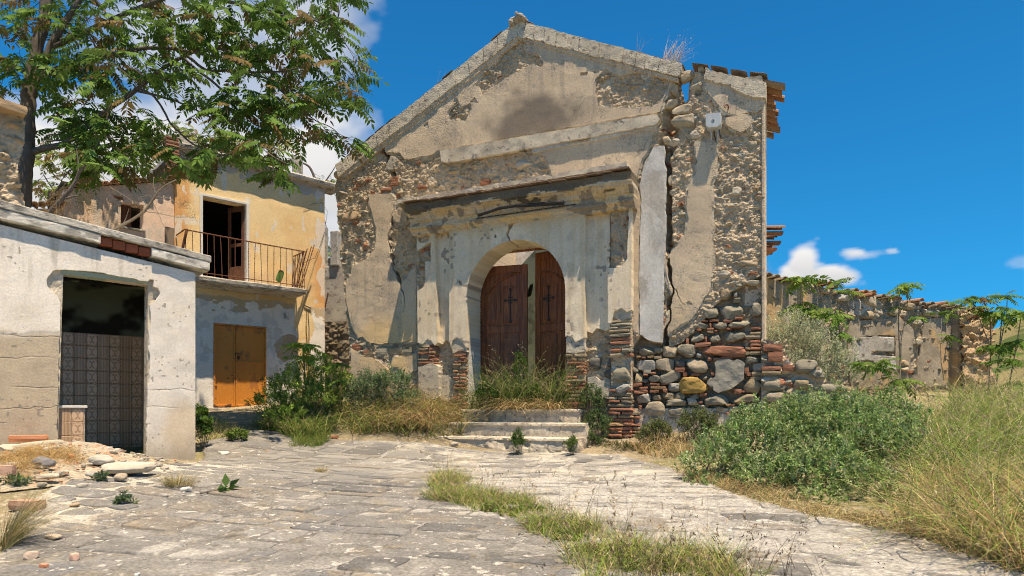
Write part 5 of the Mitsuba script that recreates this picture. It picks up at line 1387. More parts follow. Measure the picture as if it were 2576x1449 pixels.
for k, (x, y, wpx, hpx, kind, col, lab) in enumerate([
    *[(a, b, w, h, 'rock', c, l) for (a, b), (w, h, c, l) in zip([(-3.98,6.82),(-4.39,7.04),(-3.83,6.42),(-3.09,6.22),(-3.15,5.96),(-4.12,6.4),(-4.77,6.64),(-4.65,6.58),(-3.51,4.64),(-3.64,5.46),(-3.19,4.56),(-2.99,4.08),(-2.71,4.06),(-4.71,10.7),(-1.04,11.8),(-4.34,6.12)], [
      (205, 40, (.43, .385, .305), 'large flat oval pale stone lying before the shed pier'), (100, 34, (.44, .41, .34), 'whitish cobble leaning on the flat oval stone'), (50, 26, (.36, .30, .22), 'small angular brown stone in front of the flat oval stone'),
      (45, 20, (.60, .57, .50), 'white pebble beside the grass tuft on the paving'), (25, 12, (.40, .37, .32), 'tiny grey pebble between the grass tuft and the small weed'), (32, 14, (.45, .42, .36), 'little round stone left of the small angular brown stone'),
      (60, 30, (.20, .20, .20), 'dark slate grey stone in the dry straw'), (48, 26, (.17, .17, .18), 'darker grey chip beside the slate grey stone in the straw'), (75, 30, (.46, .42, .34), 'rough beige stone at the far left of the paving'),
      (36, 14, (.38, .28, .18), 'brown stone chip on the paving below the rubble'), (62, 20, (.52, .42, .30), 'tan stone flake by the dry grass at the lower left'), (52, 30, (.42, .33, .26), 'rough brown stone near the lower left corner'),
      (36, 30, (.58, .38, .28), 'small pinkish fragment standing near the lower left corner'), (48, 12, (.66, .64, .58), 'white plaster scrap on the paving in front of the alley'), (38, 18, (.42, .36, .28), 'brown stone at the foot of the lowest church step'), (82, 20, (.50, .42, .32), 'flat tan stone at the edge of the dry straw')])],
    *[(a, b, w, h, 'brick', c, l) for (a, b), (w, h, c, l) in zip([(-3.93,5.32),(-4.72,6.12),(-4.13,11.02),(-3.31,12.22),(-2.77,3.88)], [
      (125, 42, (.40, .24, .16), 'broken brick with pale mortar lying on the paving'), (62, 44, (.52, .34, .25), 'pinkish brick lump at the left edge of the picture'), (22, 9, (.42, .26, .12), 'small brick chip on the paving in front of the alley'),
      (40, 12, (.45, .18, .10), 'flat red brick chip near the dry grass by the church'), (34, 20, (.50, .22, .12), 'small orange brick fragment at the bottom left')])]]):
    sc = math.hypot(x, y) / 1650 * .670833 / 1.3558 * 1.0
    w, h = wpx * sc, hpx * sc * (1.0 if kind == 'brick' else 1.15)
    dep = w * .75
    m = rock((w, dep, h), 700 + k, 3 if wpx > 90 else 2, square=.7, rough=.14) if kind == 'rock' else brick_mesh(w, w * .55, h, 700 + k, 1.1)
    lift = h * .40 + float(mound_h(x, y)) * .8
    mm = lie(m, x, y, lift, rz=.3 * math.sin(k * 3.1))
    o = add('loose_stone' if kind == 'rock' else 'loose_brick', mm, 'm_stone', smooth=kind == 'rock', color=colored(mm, col, k, .22, 25), label=lab, cat='stone' if kind == 'rock' else 'brick', group='loose stones on the ground' if kind == 'rock' else 'loose bricks on the ground')
# the three pieces stacked against the shed wall and the red tiles by the sill
for k, (u, d, z, sz, kind, col, lab) in enumerate((
    (-.88, -.22, .62, (.42, .3, .09), 'brick', (.46, .20, .10), 'red brick slab on top of the rubble by the shed wall'), (-.80, -.42, .52, (.56, .3, .13), 'rock', (.40, .35, .26), 'long brown cobble resting on the rubble by the shed wall'),
    (-1.02, -.40, .52, (.34, .24, .10), 'rock', (.55, .46, .36), 'pale tan stone left of the long cobble by the shed wall'), (-.42, -.72, .33, (.34, .2, .045), 'brick', (.42, .15, .09), 'flat red tile piece below the shed door sill'),
    (-.36, -.86, .30, (.28, .18, .04), 'brick', (.48, .20, .13), 'lower red tile piece before the shed door sill'))):
    m = rock(sz, 750 + k, 3, .7, .12) if kind == 'rock' else brick_mesh(*sz, 750 + k, .9)
    mm = place(FS, m, u, d, z, rz=.2 * (k % 3 - 1), ry=.12 * (k % 2))
    add('loose_stone' if kind == 'rock' else 'loose_brick', mm, 'm_stone', smooth=kind == 'rock', color=colored(mm, col, k, .22, 25), label=lab, cat='stone' if kind == 'rock' else 'brick', group='loose stones on the ground' if kind == 'rock' else 'loose bricks on the ground')

# ---------------------------------------------------------------- things on the church front
ub = thing('meter_box', 'light grey metal utility box high on the right of the church front', 'utility box')
MB = [(3.706,6.176),(3.953,6.152),(3.953,5.958),(3.907,5.918),(3.753,5.931),(3.706,5.974)]
bx = slab(FC, xsec([MB], [], .2, 0, 1), -.235, -.01, .0, .0, 1)
scene['m_box'] = {'type': 'twosided', 'bsdf': {'type': 'principled', 'base_color': {'type': 'rgb', 'value': [.50, .54, .56]}, 'roughness': .45, 'specular': .5}}
add('body', bx, 'm_box', ub)
cu, cz = np.mean(MB, 0)
ring = np.array([(cu + .022 * math.cos(t), -.237, cz + .01 + .022 * math.sin(t)) for t in np.linspace(.6, 2 * math.pi - .2, 14)])
add('emblem', cat_meshes([tube(FC.w(ring), .004, 5), tube(FC.w(np.array([(cu, -.237, cz + .008), (cu + .02, -.237, cz + .008)])), .004, 5)]), 'm_iron', ub)
for k, dx in enumerate((-.05, .0, .06, .09)):
    add('cable', tube(FC.w(np.array([(cu + dx, -.12, cz - .12), (cu + dx + .01, -.13, cz - .2), (cu + dx + .03 * (k % 2), -.08, cz - .25 - .03 * (k % 3))])), .011, 5), 'm_iron' if k % 2 else 'm_box', ub)
hu, hz_ = [(4.041,6.287)][0]
add('wall_hook', tube(FC.w(np.array([(hu + .03 * math.cos(t), -.06 - .015 * k2, hz_ + .04 * math.sin(t)) for k2, t in enumerate(np.linspace(-1, 4, 7))])), .012, 5), 'm_rust', label='small rusty ring hook to the right above the utility box', cat='hook')
PB = [(-0.632,4.857),(-0.381,4.887),(-0.157,4.931),(0.153,4.942),(0.584,4.917),(0.9,4.902),(1.159,4.873)]
bm = np.array([(u, -.47 - .03 * math.sin(i), z) for i, (u, z) in enumerate(PB)])
add('dark_beam', tube(FC.w(bm), [.035, .030, .035, .033, .038, .042, .046], 7), 'm_dark', label='dark crooked wooden pole lying along the portal cornice', cat='pole')
add('rod', bar(FC, (-.75, -.33, 4.845), (1.35, -.34, 4.86), .010, 5, 8, .004), 'm_iron', label='thin iron rod running along the architrave below the crooked pole', cat='rod')

# stub of broken wall at the church's right corner
FB = Frame(FC.w(np.array([4.62, -.02, 0.]))[:2], (.9135, -.28))
stub = thing('wall_stub', 'stepped stub of broken stone and brick wall at the right corner of the church', 'wall')
top = [(-.02, 2.22), (.28, 2.15), (.42, 1.86), (.48, 1.78), (.75, 1.80), (.9, 1.70), (1.0, 1.48), (1.25, 1.40), (1.5, 1.15), (1.6, .5)]
m, col = rubble(FB, -.02, 1.6, .3, 2.25, .016, 44, None, lambda u, z: z < np.interp(u, [p[0] for p in top], [p[1] for p in top]) + .06 * (nfbm(np.c_[u * 6, z * 6, u * 0], 3, 2) - .5), base=-.03, bulge=.08, size=(.07, .24))
add('rubble', m, 'm_rubble', stub, smooth=True, color=col)
for k, (a, b, zt) in enumerate(((0, .30, 2.1), (.30, .5, 1.78), (.5, .95, 1.70), (.95, 1.3, 1.36), (1.3, 1.55, 1.1))):
    add('core', fbox(FB, a, b, .03, .42, .2, zt, .03), 'm_coping', stub)
for k, (u, z, w, h, kd, br) in enumerate(((.16, 2.05, .32, .12, 'r', 1), (.20, 1.90, .24, .17, 'r', 1), (.14, 1.70, .32, .07, 'r', 1), (.14, 1.62, .32, .07, 'b', 1), (.40, 1.70, .17, .10, 'r', 1), (.68, 1.72, .34, .22, 'g', 0), (.20, 1.40, .42, .18, 'g', 0), (.18, 1.20, .34, .20, 's', 0), (.10, 1.05, .36, .07, 'r', 1), (.22, .97, .46, .07, 'o', 1), (.2, .88, .3, .06, 'r', 1), (1.02, 1.35, .25, .16, 'g', 0), (.62, 1.42, .26, .16, 'b', 0), (.85, 1.1, .3, .2, 'g', 0), (1.3, 1.05, .3, .2, 'b', 0))):
    m = brick_mesh(w, .26, h, 3000 + k, .9) if br else rock((w, .26, h), 3000 + k, 2, .6, .18, 5)
    mm = place(FB, m, u, -.02, z, ry=.03 * (k % 3 - 1))
    add('brick' if br else 'stone', mm, 'm_stone', stub, smooth=not br, color=colored(mm, np.array(PAL[kd]) * .75, k, .35, 12))

# ---------------------------------------------------------------- low ruin at the right
def ruin_color(p, n, uv):
    u, z = local(FR, p)
    c = mix((.25, .215, .16), (.35, .305, .235), smoothstep(.3, .7, fbm(u * 1.5, z * 1.5, 3., 4)))
    c = mix(c, C(.50, .33, .15), .7 * smoothstep(.60, .68, fbm(u * 2.2, z * .9, 23., 3)))
    return mix(c, C(.26, .22, .17), .6 * smoothstep(.55, .7, fbm(u * 4, z * 3, 7., 4))) * (.85 + .3 * noise(u * 50, z * 50, 1.))


scene['m_ruin'] = bumped(rough(proc(ruin_color), .95, .1), bump_wall, .012)
ruin = thing('ruined_outbuilding', 'long low roofless stone outbuilding with patched walls at the right', 'ruin')
RT = [(-1.43,3.778),(-0.432,3.763),(0.62,3.619),(2.153,3.569),(3.242,3.52),(4.629,3.462),(5.358,3.441)]
RB = 1.0
rtop = lambda u: np.interp(u, [p[0] for p in RT], [p[1] for p in RT])
uE = [(5.358,2.578)][0][0]
m, col = rubble(FR, -2.2, uE, .9, 4.1, .024, 91, None, lambda u, z: (z < rtop(u)) & (u < uE - .1 + .12 * np.sin(z * 4)), base=-.02, bulge=.07, size=(.05, .2), dens=1.0, tint=.78)
add('rubble_wall', m, 'm_rubble', ruin, smooth=True, color=col)
add('core', slab(FR, xsec([[(-2.2, .8), (uE - .06, .8), (uE - .06, 3.42), (3.0, 3.48), (1.0, 3.60), (-2.2, 3.85)]], [], .3, 0, 1), .05, .5, .4, .01, 3), 'm_ruin', ruin)
for k, pl in enumerate(([(-1.408,3.728),(-1.118,3.731),(-0.801,3.56),(-0.056,3.538),(-0.08,3.356),(-0.432,3.085),(-0.617,2.719),(-1.408,2.475)], [(0.968,2.976),(2.153,3.073),(2.474,3.166),(2.964,2.881),(3.02,2.494),(2.854,2.256),(2.909,1.791),(3.242,1.484),(1.018,1.459),(0.918,2.049),(0.868,2.565)], [(3.326,3.094),(3.752,3.194),(4.333,3.184),(4.274,2.539),(4.392,1.578),(3.131,1.522),(2.964,1.792),(3.186,2.266)])):
    hol = [[(1.118,2.63),(2.366,2.72),(2.393,2.242),(2.047,2.155),(1.942,1.962),(1.169,1.944)]] if k == 1 else []
    add('plaster', slab(FR, xsec([pl], hol, .08, .03, 800 + k), -.07, .05, .14, .012, 80 + k), 'm_ruin', ruin)
for k, (cx, cy) in enumerate([(1.163,3.27),(1.478,3.288),(1.401,2.47),(1.997,2.492),(1.376,2.264),(2.05,2.057)]):
    w, h = (.40, .33) if k < 2 else (.72, .34)
    add('concrete_block', fbox(FR, cx - w / 2, cx + w / 2, -.075, .1, cy - h / 2, cy + h / 2, .02), 'm_concrete', ruin)
for k, (cx, cy, s) in enumerate([(a, b, c) for (a, b), c in zip([(1.646,3.454),(1.802,3.332),(1.802,3.211),(1.466,3.144),(1.698,3.1),(0.663,3.467),(2.303,3.246),(3.399,3.287),(3.682,3.282),(2.843,3.411),(3.091,3.037),(0.861,3.48),(0.225,3.603),(3.064,2.588),(2.625,1.937),(2.68,2.073)], [.55, .3, .28, .35, .25, .25, .3, .3, .3, .3, .3, .3, .25, .3, .25, .25])]):
    mm = place(FR, rock((s, .25, s * .55), 4000 + k, 2, .6, .18, 4), cx, -.02, cy)
    add('stone', mm, 'm_stone', ruin, smooth=True, color=colored(mm, PAL['sgsbgw'[k % 6]], k, .3, 10))
# earthen ochre wall end
m, col = rubble(FR, uE - 1.15, uE + .02, .9, 3.45, .024, 93, None, lambda u, z: (z < 3.42 - .08 * np.sin(u * 5)) & (u < uE + .0 + .09 * np.sin(z * 5)), base=-.30, bulge=.10, size=(.12, .4), dens=.6)
oc = np.array([.42, .28, .14])
add('earthen_end', m, 'm_rubble', ruin, smooth=True, color=col * .35 + oc * (.55 + .3 * nfbm(np.array(m.vertices) * 2, 3, 4)[:, None]), label='ochre earthen end of the ruined wall')
add('end_core', fbox(FR, uE - 1.1, uE - .06, -.27, .5, .8, 3.40, .04), 'm_ruin', ruin)
# sagging run of roof tiles along its top
for k in range(34):
    u = -2.1 + k * .205
    if 22 < k < 25:
        continue
    tl = roof_tile(.42, .085, .10, sides=7)
    v = np.array(tl.vertices)[:, [1, 0, 2]]
    mm = tm(FR.w(v + np.array([u + r20.normal(0, .02), -.22 + r20.normal(0, .05), float(rtop(u)) - .03 + r20.normal(0, .03)])), tl.faces)
    add('roof_tile', mm, 'm_stone', ruin, color=colored(mm, (.38, .20, .12) if r20.random() < .35 else (.27, .22, .16), k, .35, 12))
for k in range(26):
    u = r20.uniform(-2, uE - .3)
    s = r20.uniform(.12, .34)
    mm = place(FR, rock((s, s * .8, s * .5), 4100 + k, 2, .7, .2, 4), u, .2 + r20.uniform(0, .4), float(rtop(u)) + .05)
    add('stone', mm, 'm_stone', ruin, smooth=True, color=colored(mm, PAL['sgbod'[k % 5]], k, .3, 10))
# collapsed roof behind, grown over
xs = np.arange(-4, 6.5, .12); ys = np.arange(0, 8, .12)
V, F = sheet(xs, ys, lambda X, Y: 3.45 - .085 * (X + 2) + 1.6 * np.exp(-(((X + 2.0) / 2.4) ** 2)) * np.clip(Y / 1.6, 0, 1) * np.clip((8 - Y) / 3, 0, 1) + .3 * (nfbm(np.stack([X, Y, X * 0], -1), 4, 2) - .5) + .1 * np.minimum(Y, 2))
add('collapsed_roof', (FR.w(np.c_[V[:, 0], V[:, 1] + .3, V[:, 2]]), F), 'm_earth', ruin, smooth=True)

# annexe roof corner behind the church
ann = thing('annexe_eave', 'small stack of broken roof tiles jutting from behind the church corner', 'roof')
for k in range(6):
    tl = roof_tile(.6, .085, .1, sides=7)
    mm = tm(np.array(tl.vertices) * [1, 1, 1 if k % 2 else -1] + [5.10 + .04 * (k % 3), 14.4 - .22 * (k // 2), 4.47 + .075 * k], tl.faces)
    add('roof_tile', mm, 'm_stone', ann, color=colored(mm, (.22, .14, .10), k, .3, 10))
add('rafter', trimesh.creation.box(bounds=[(4.9, 13.9, 4.38), (5.62, 14.7, 4.43)]), 'm_wood', ann)

# ---------------------------------------------------------------- alley between house and church
FA = Frame((-5.6, 21.0), (.93, -.3))
al = thing('alley_house', 'grey unfinished house with a concrete post at the end of the alley', 'house')
add('wall', fbox(FA, -2.5, 2.6, .0, .4, .8, 5.6, .02), 'm_concrete', al)
add('post', fbox(FA, -.20, .08, -.1, .2, 5.6, 6.7, .02), 'm_concrete', al)
add('post', fbox(FA, -.62, -.45, .0, .2, 5.6, 6.9, .02), 'm_concrete', al)
add('parapet', fbox(FA, -2.5, 2.6, .1, .4, 5.6, 5.9, .02), 'm_concrete', al)
sh = Frame((-4.75, 18.0), (.93, -.3))
dk = thing('alley_wall', 'dark dry stone retaining wall in the shade of the alley', 'wall')
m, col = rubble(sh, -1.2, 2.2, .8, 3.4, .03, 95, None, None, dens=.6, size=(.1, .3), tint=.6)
add('rubble', m, 'm_rubble', dk, smooth=True, color=col)
add('core', fbox(sh, -1.2, 2.2, .06, 1.2, .8, 3.42, .02), 'm_coping', dk)
for k, (a, b) in enumerate((((-.55, -.1, 3.3), (-.45, -.1, 4.7)), ((-.40, -.1, 3.3), (-.42, -.1, 4.6)), ((-.5, -.1, 3.3), (-.28, -.1, 4.2)))):
    add('rusty_bar', bar(sh, a, b, .02, 5), 'm_rust', dk)

# ---------------------------------------------------------------- hills on the skyline at the right
def hill_color(p, n, uv):
    c = mix((.13, .125, .06), (.22, .18, .09), fbm(p.x * .02, p.y * .02, 0., 4))
    return mix(c, C(.07, .095, .035), smoothstep(.50, .58, fbm(p.x * .09, p.y * .09, p.z * .05, 4)))
scene['m_hill'] = {'type': 'twosided', 'bsdf': rough(proc(hill_color), 1., .0)}
xs = np.linspace(20, 700, 90); ys = np.linspace(90, 520, 60)
def hz(X, Y):
    return 2 + 52 * np.exp(-(((X - 330) / 170) ** 2 + ((Y - 330) / 150) ** 2)) + 26 * np.exp(-(((X - 190) / 60) ** 2 + ((Y - 190) / 60) ** 2)) * .9 + 6 * (nfbm(np.stack([X * .02, Y * .02, X * 0], -1), 4, 4) - .5) - 6 * np.clip((120 - Y) / 30, 0, 1)
V, F = sheet(xs, ys, hz)
add('hills', (V, F), 'm_hill', smooth=True, kind='structure')
rh = np.random.default_rng(4)

# ---------------------------------------------------------------- vegetation
def leaf_bsdf(trans=.5, r=.5):
    return {'type': 'principledthin', 'base_color': VC, 'roughness': r, 'diff_trans': trans, 'eta': 1.35}


scene['m_leaf'] = leaf_bsdf(.55, .42)
scene['m_blade'] = leaf_bsdf(.5, .6)
bark = lambda p, n, uv: mix((.075, .062, .052), (.19, .165, .14), fbm(p.x * 14, p.y * 14, p.z * 4, 4)) * (.8 + .4 * noise(p.x * 50, p.y * 50, p.z * 20))
scene['m_bark'] = bumped(rough(proc(bark), .9, .2), lambda p, n, uv: fbm(p.x * 22, p.y * 22, p.z * 6, 3), .012)
scene['m_stem'] = {'type': 'twosided', 'bsdf': rough(proc(lambda p, n, uv: mix((.20, .15, .10), (.30, .27, .20), fbm(p.x * 10, p.y * 10, p.z * 3, 2))), .8, .2)}
rv = np.random.default_rng(404)


def unit(v):
    return v / (np.linalg.norm(v, axis=-1, keepdims=True) + 1e-12)


def blades(P, L, w, lean, droop, az, col, twist=None, segs=4):
    """Grass blades: each a narrow strip that rises from P, leans towards az and droops."""
    n = len(P)
    h = np.c_[np.cos(az), np.sin(az), np.zeros(n)]
    tw = rv.uniform(0, 2 * np.pi, n) if twist is None else twist
    side = np.c_[np.cos(tw), np.sin(tw), np.zeros(n)]
    V, t_ = [], np.linspace(0, 1, segs)
    for t in t_:
        c = P + h * (L * (lean * t + droop * t * t * 1.1))[:, None] + np.array([0, 0, 1.]) * (L * (t * np.sqrt(np.maximum(1 - lean ** 2, .1)) - droop * .75 * t ** 2.4))[:, None]
        ww = (w * (1 - .92 * t ** 1.5))[:, None]
        V += [c - side * ww, c + side * ww]
    V = np.stack(V, 1)                                   # n, 2*segs, 3
    f = []
    for s in range(segs - 1):
        a = 2 * s
        f += [(a, a + 1, a + 3), (a, a + 3, a + 2)]
    f = np.array(f)
    F = (f[None] + (np.arange(n) * 2 * segs)[:, None, None]).reshape(-1, 3)
    shade = np.repeat(np.linspace(.8, 1.12, segs), 2)[None, :, None]
    C_ = np.clip(col[:, None, :] * shade, 0, .8)
    return V.reshape(-1, 3), F, C_.reshape(-1, 3)


def leaflets(Cn, D, size, ratio, col, up=None, fold=.25):
    """Small pointed leaves from their stalk points Cn along D."""
    n = len(Cn)
    D = unit(D)
    r = rv.normal(size=(n, 3)) * .5 + (np.array([0, 0, 1.]) if up is None else up)
    S = unit(np.cross(D, r)); N = np.cross(S, D)
    s = np.broadcast_to(size, (n,))[:, None]
    V = np.stack([Cn, Cn + D * s * .45 + S * s * ratio * .5 + N * s * fold * ratio, Cn + D * s, Cn + D * s * .45 - S * s * ratio * .5 + N * s * fold * ratio], 1)
    F = (np.array([(0, 1, 2), (0, 2, 3)])[None] + (np.arange(n) * 4)[:, None, None]).reshape(-1, 3)
    return V.reshape(-1, 3), F, np.repeat(np.clip(col, 0, .8), 4, 0)


def merge(parts):
    vs, fs, cs, n = [], [], [], 0
    for v, f, c in parts:
        vs.append(v); fs.append(f + n); cs.append(c); n += len(v)
    return (np.vstack(vs), np.vstack(fs)), np.vstack(cs)


def tones(n, pal, var=.22):
    pal = np.array(pal)
    i = rv.integers(len(pal), size=n)
    return pal[i] * rv.uniform(1 - var, 1 + var, (n, 1)) * rv.uniform(.93, 1.07, (n, 3))


GREEN = [(.16, .24, .05), (.13, .20, .045), (.21, .28, .07)]
STRAW = [(.60, .47, .25), (.66, .54, .31), (.50, .38, .19), (.54, .36, .17)]
MIXED = GREEN + STRAW[:2]


def scatter(poly, n, edge=.12):
    P = np.array(poly); lo, hi = P.min(0), P.max(0)
    out = np.zeros((0, 2))
    while len(out) < n:
        q = rv.uniform(lo, hi, (n * 3, 2))
        qq = q + edge * 2 * (np.c_[nnoise(np.c_[q * 4, q[:, :1] * 0], 5), nnoise(np.c_[q * 4, q[:, :1] * 0 + 9], 6)] - .5)
        d = nfbm(np.c_[q * 2.2, q[:, :1] * 0 + 3], 3, 8)
        q = q[inside(P, qq[:, 0], qq[:, 1]) & (rv.random(len(q)) < np.clip((d - .28) * 3.2, .06, 1))]
        out = np.vstack([out, q])
    return out[:n]


def on_ground(q, dz=.0):
    return np.c_[q, gz(q[:, 0], q[:, 1]) + dz]


def grass(name, poly, n, L, pal, w=.0035, lean=(.1, .6), droop=(.1, .6), dz=.0, wind=None, heads=0., label=None, cat='grass', zf=None, var=.22):
    q = scatter(poly, n)
    P = on_ground(q, dz) if zf is None else np.c_[q, zf(q[:, 0], q[:, 1])]
    tuft = .55 + .9 * nfbm(np.c_[q * 3.1, q[:, :1] * 0], 2, 17)
    l = rv.uniform(*L, n) * tuft
    az = rv.uniform(0, 2 * np.pi, n) if wind is None else wind + rv.normal(0, .9, n)
    col = tones(n, pal, var)
    parts = [blades(P, l, w * rv.uniform(.6, 1.4, n), rv.uniform(*lean, n), rv.uniform(*droop, n), az, col)]
    if heads:
        k = rv.choice(n, int(n * heads), replace=False)
        V = parts[0][0].reshape(n, -1, 3)
        tip, pre = V[k, -1], V[k, -4]
        for _ in range(8):
            t = rv.uniform(-.35, .1, len(k))[:, None]
            c = tip + (tip - pre) * t
            d = unit(unit(tip - pre) + rv.normal(0, .45, (len(k), 3)))
            parts.append(leaflets(c, d, rv.uniform(.016, .034, len(k)) * (1 + w * 60), .25, tones(len(k), [(.42, .34, .22), (.30, .22, .16), (.50, .42, .28)])))
    m, c = merge(parts)
    return add(name, m, 'm_blade', color=c, kind='stuff', label=label, cat=cat)


def bush(name, label, blobs, n, size, pal, ratio=.38, stems=40, cat='shrub', group=None, upward=.35, twig=14, foot=None):
    """A leafy shrub: stems from the ground, twigs through the volume of the blobs, small leaves along the twigs."""
    key = thing(name, label, cat, group)
    B = np.array([b[:6] if len(b) == 6 else (*b[:3], b[3], b[3], b[3]) for b in blobs], float)
    vol = B[:, 3] * B[:, 4] * B[:, 5]
    m = max(n // twig, 4)
    i = rv.choice(len(B), m, p=vol / vol.sum())
    d = unit(rv.normal(size=(m, 3))); d[:, 2] = np.abs(d[:, 2]) * np.where(rv.random(m) < .8, 1, -1)
    rad = rv.uniform(.45, 1.0, m) ** .55
    lump = .58 + .92 * nfbm(d * 2.3 + i[:, None] * 3.1, 3, 5)
    tip = B[i, :3] + d * B[i, 3:] * (rad * lump)[:, None]
    tip[:, 2] = np.maximum(tip[:, 2], gz(tip[:, 0], tip[:, 1]) + .02)
    grow = unit(d + np.array([0, 0, upward * 2.]) + rv.normal(0, .35, (m, 3)))
    ln = rv.uniform(.6, 1.3, m) * np.cbrt(vol[i]) * .45
    start = tip - grow * ln[:, None]
    k = np.repeat(np.arange(m), twig)
    t = rv.uniform(.15, 1.02, len(k))[:, None]
    Cn = start[k] + (tip - start)[k] * t
    D = unit(grow[k] * .6 + rv.normal(0, .8, (len(k), 3)))
    base = tones(m, pal, .28)[k] * rv.uniform(.7, 1.3, (len(k), 1))
    V, F, C_ = leaflets(Cn, D, rv.uniform(.65, 1.25, len(k)) * size, ratio, base)
    add('leaves', (V, F), 'm_leaf', key, color=C_, kind='stuff')
    ts = []
    for j in rv.choice(m, min(stems, m), replace=False):
        b = B[i[j]]
        g0 = np.array([b[0] + rv.normal(0, b[3] * .25), b[1] + rv.normal(0, b[4] * .25), 0]); g0[2] = gz(g0[0], g0[1]) - .02 if foot is None else foot
        mid = (g0 + tip[j]) / 2 + rv.normal(0, .03, 3)
        ts.append(tube(np.array([g0, mid, tip[j]]), [.006, .0045, .002], 4))
    add('stems', cat_meshes(ts), 'm_stem', key, kind='stuff')
    return key


def comp_leaf(L, pairs, seed, leaf=.10, droop=.5, wide=.30):
    """A pinnate leaf along +x, its pairs of pointed leaflets hanging from an arching midrib."""
    r = np.random.default_rng(seed)
    t = np.linspace(0, 1, 9)
    rx, rz = L * (t - .12 * droop * t * t), L * (.10 * t - droop * .55 * t ** 2.2)
    rib = tube(np.c_[rx, np.zeros(9), rz], np.linspace(.0045, .0015, 9), 3)
    V, F, n = [rib.vertices], [rib.faces], len(rib.vertices)
    for k in range(pairs + 1):
        tt = .16 + .84 * k / pairs
        p = np.array([np.interp(tt, t, rx), 0, np.interp(tt, t, rz)])
        for s in ((-1, 1) if k < pairs else (0,)):
            if r.random() < .04:
                continue
            l = leaf * (1 - .35 * abs(tt - .45)) * r.uniform(.85, 1.15)
            d = unit(np.array([.45 if s else 1., s * 1.0, -.30 - .5 * r.random()]))
            sd = unit(np.cross(d, np.array([0, 0, 1.]) + r.normal(0, .25, 3)))
            nn = np.cross(sd, d)
            w = l * wide * .5
            pts = [p, p + d * l * .28 + sd * w + nn * .003, p + d * l * .30, p + d * l * .28 - sd * w + nn * .003, p + d * l * .65 + sd * w * .72 - nn * l * .02, p + d * l * .65 - nn * l * .035, p + d * l * .65 - sd * w * .72 - nn * l * .02, p + d * l - nn * l * .10]
            V.append(np.array(pts))
            F.append(np.array([(0, 2, 1), (0, 3, 2), (1, 2, 5), (1, 5, 4), (2, 3, 6), (2, 6, 5), (4, 5, 7), (5, 6, 7)]) + n)
            n += 8
    return tm(np.vstack(V), np.vstack(F))


LEAVES = [comp_leaf(rv.uniform(.50, .68), int(rv.integers(6, 9)), k, .165, rv.uniform(.35, .85), .40) for k in range(6)]


def pose(p, az, pitch, s, roll=0.):
    """4x4 that lays a leaf from p towards az, tipped down by pitch."""
    ca, sa, cp, sp, cr, sr = math.cos(az), math.sin(az), math.cos(pitch), math.sin(pitch), math.cos(roll), math.sin(roll)
    Rz = np.array([[ca, -sa, 0], [sa, ca, 0], [0, 0, 1]]); Ry = np.array([[cp, 0, sp], [0, 1, 0], [-sp, 0, cp]]); Rx = np.array([[1, 0, 0], [0, cr, -sr], [0, sr, cr]])
    M = np.eye(4); M[:3, :3] = Rz @ Ry @ Rx * s; M[:3, 3] = p
    return M


def put(m, M):
    return tm(np.asarray(m.vertices) @ M[:3, :3].T + M[:3, 3], m.faces)


def leaf_color(m, base, seed):
    c = np.asarray(base)
    return np.clip(c * (.88 + .24 * nnoise(np.asarray(m.vertices) * 20, seed)[:, None]), 0, .7)


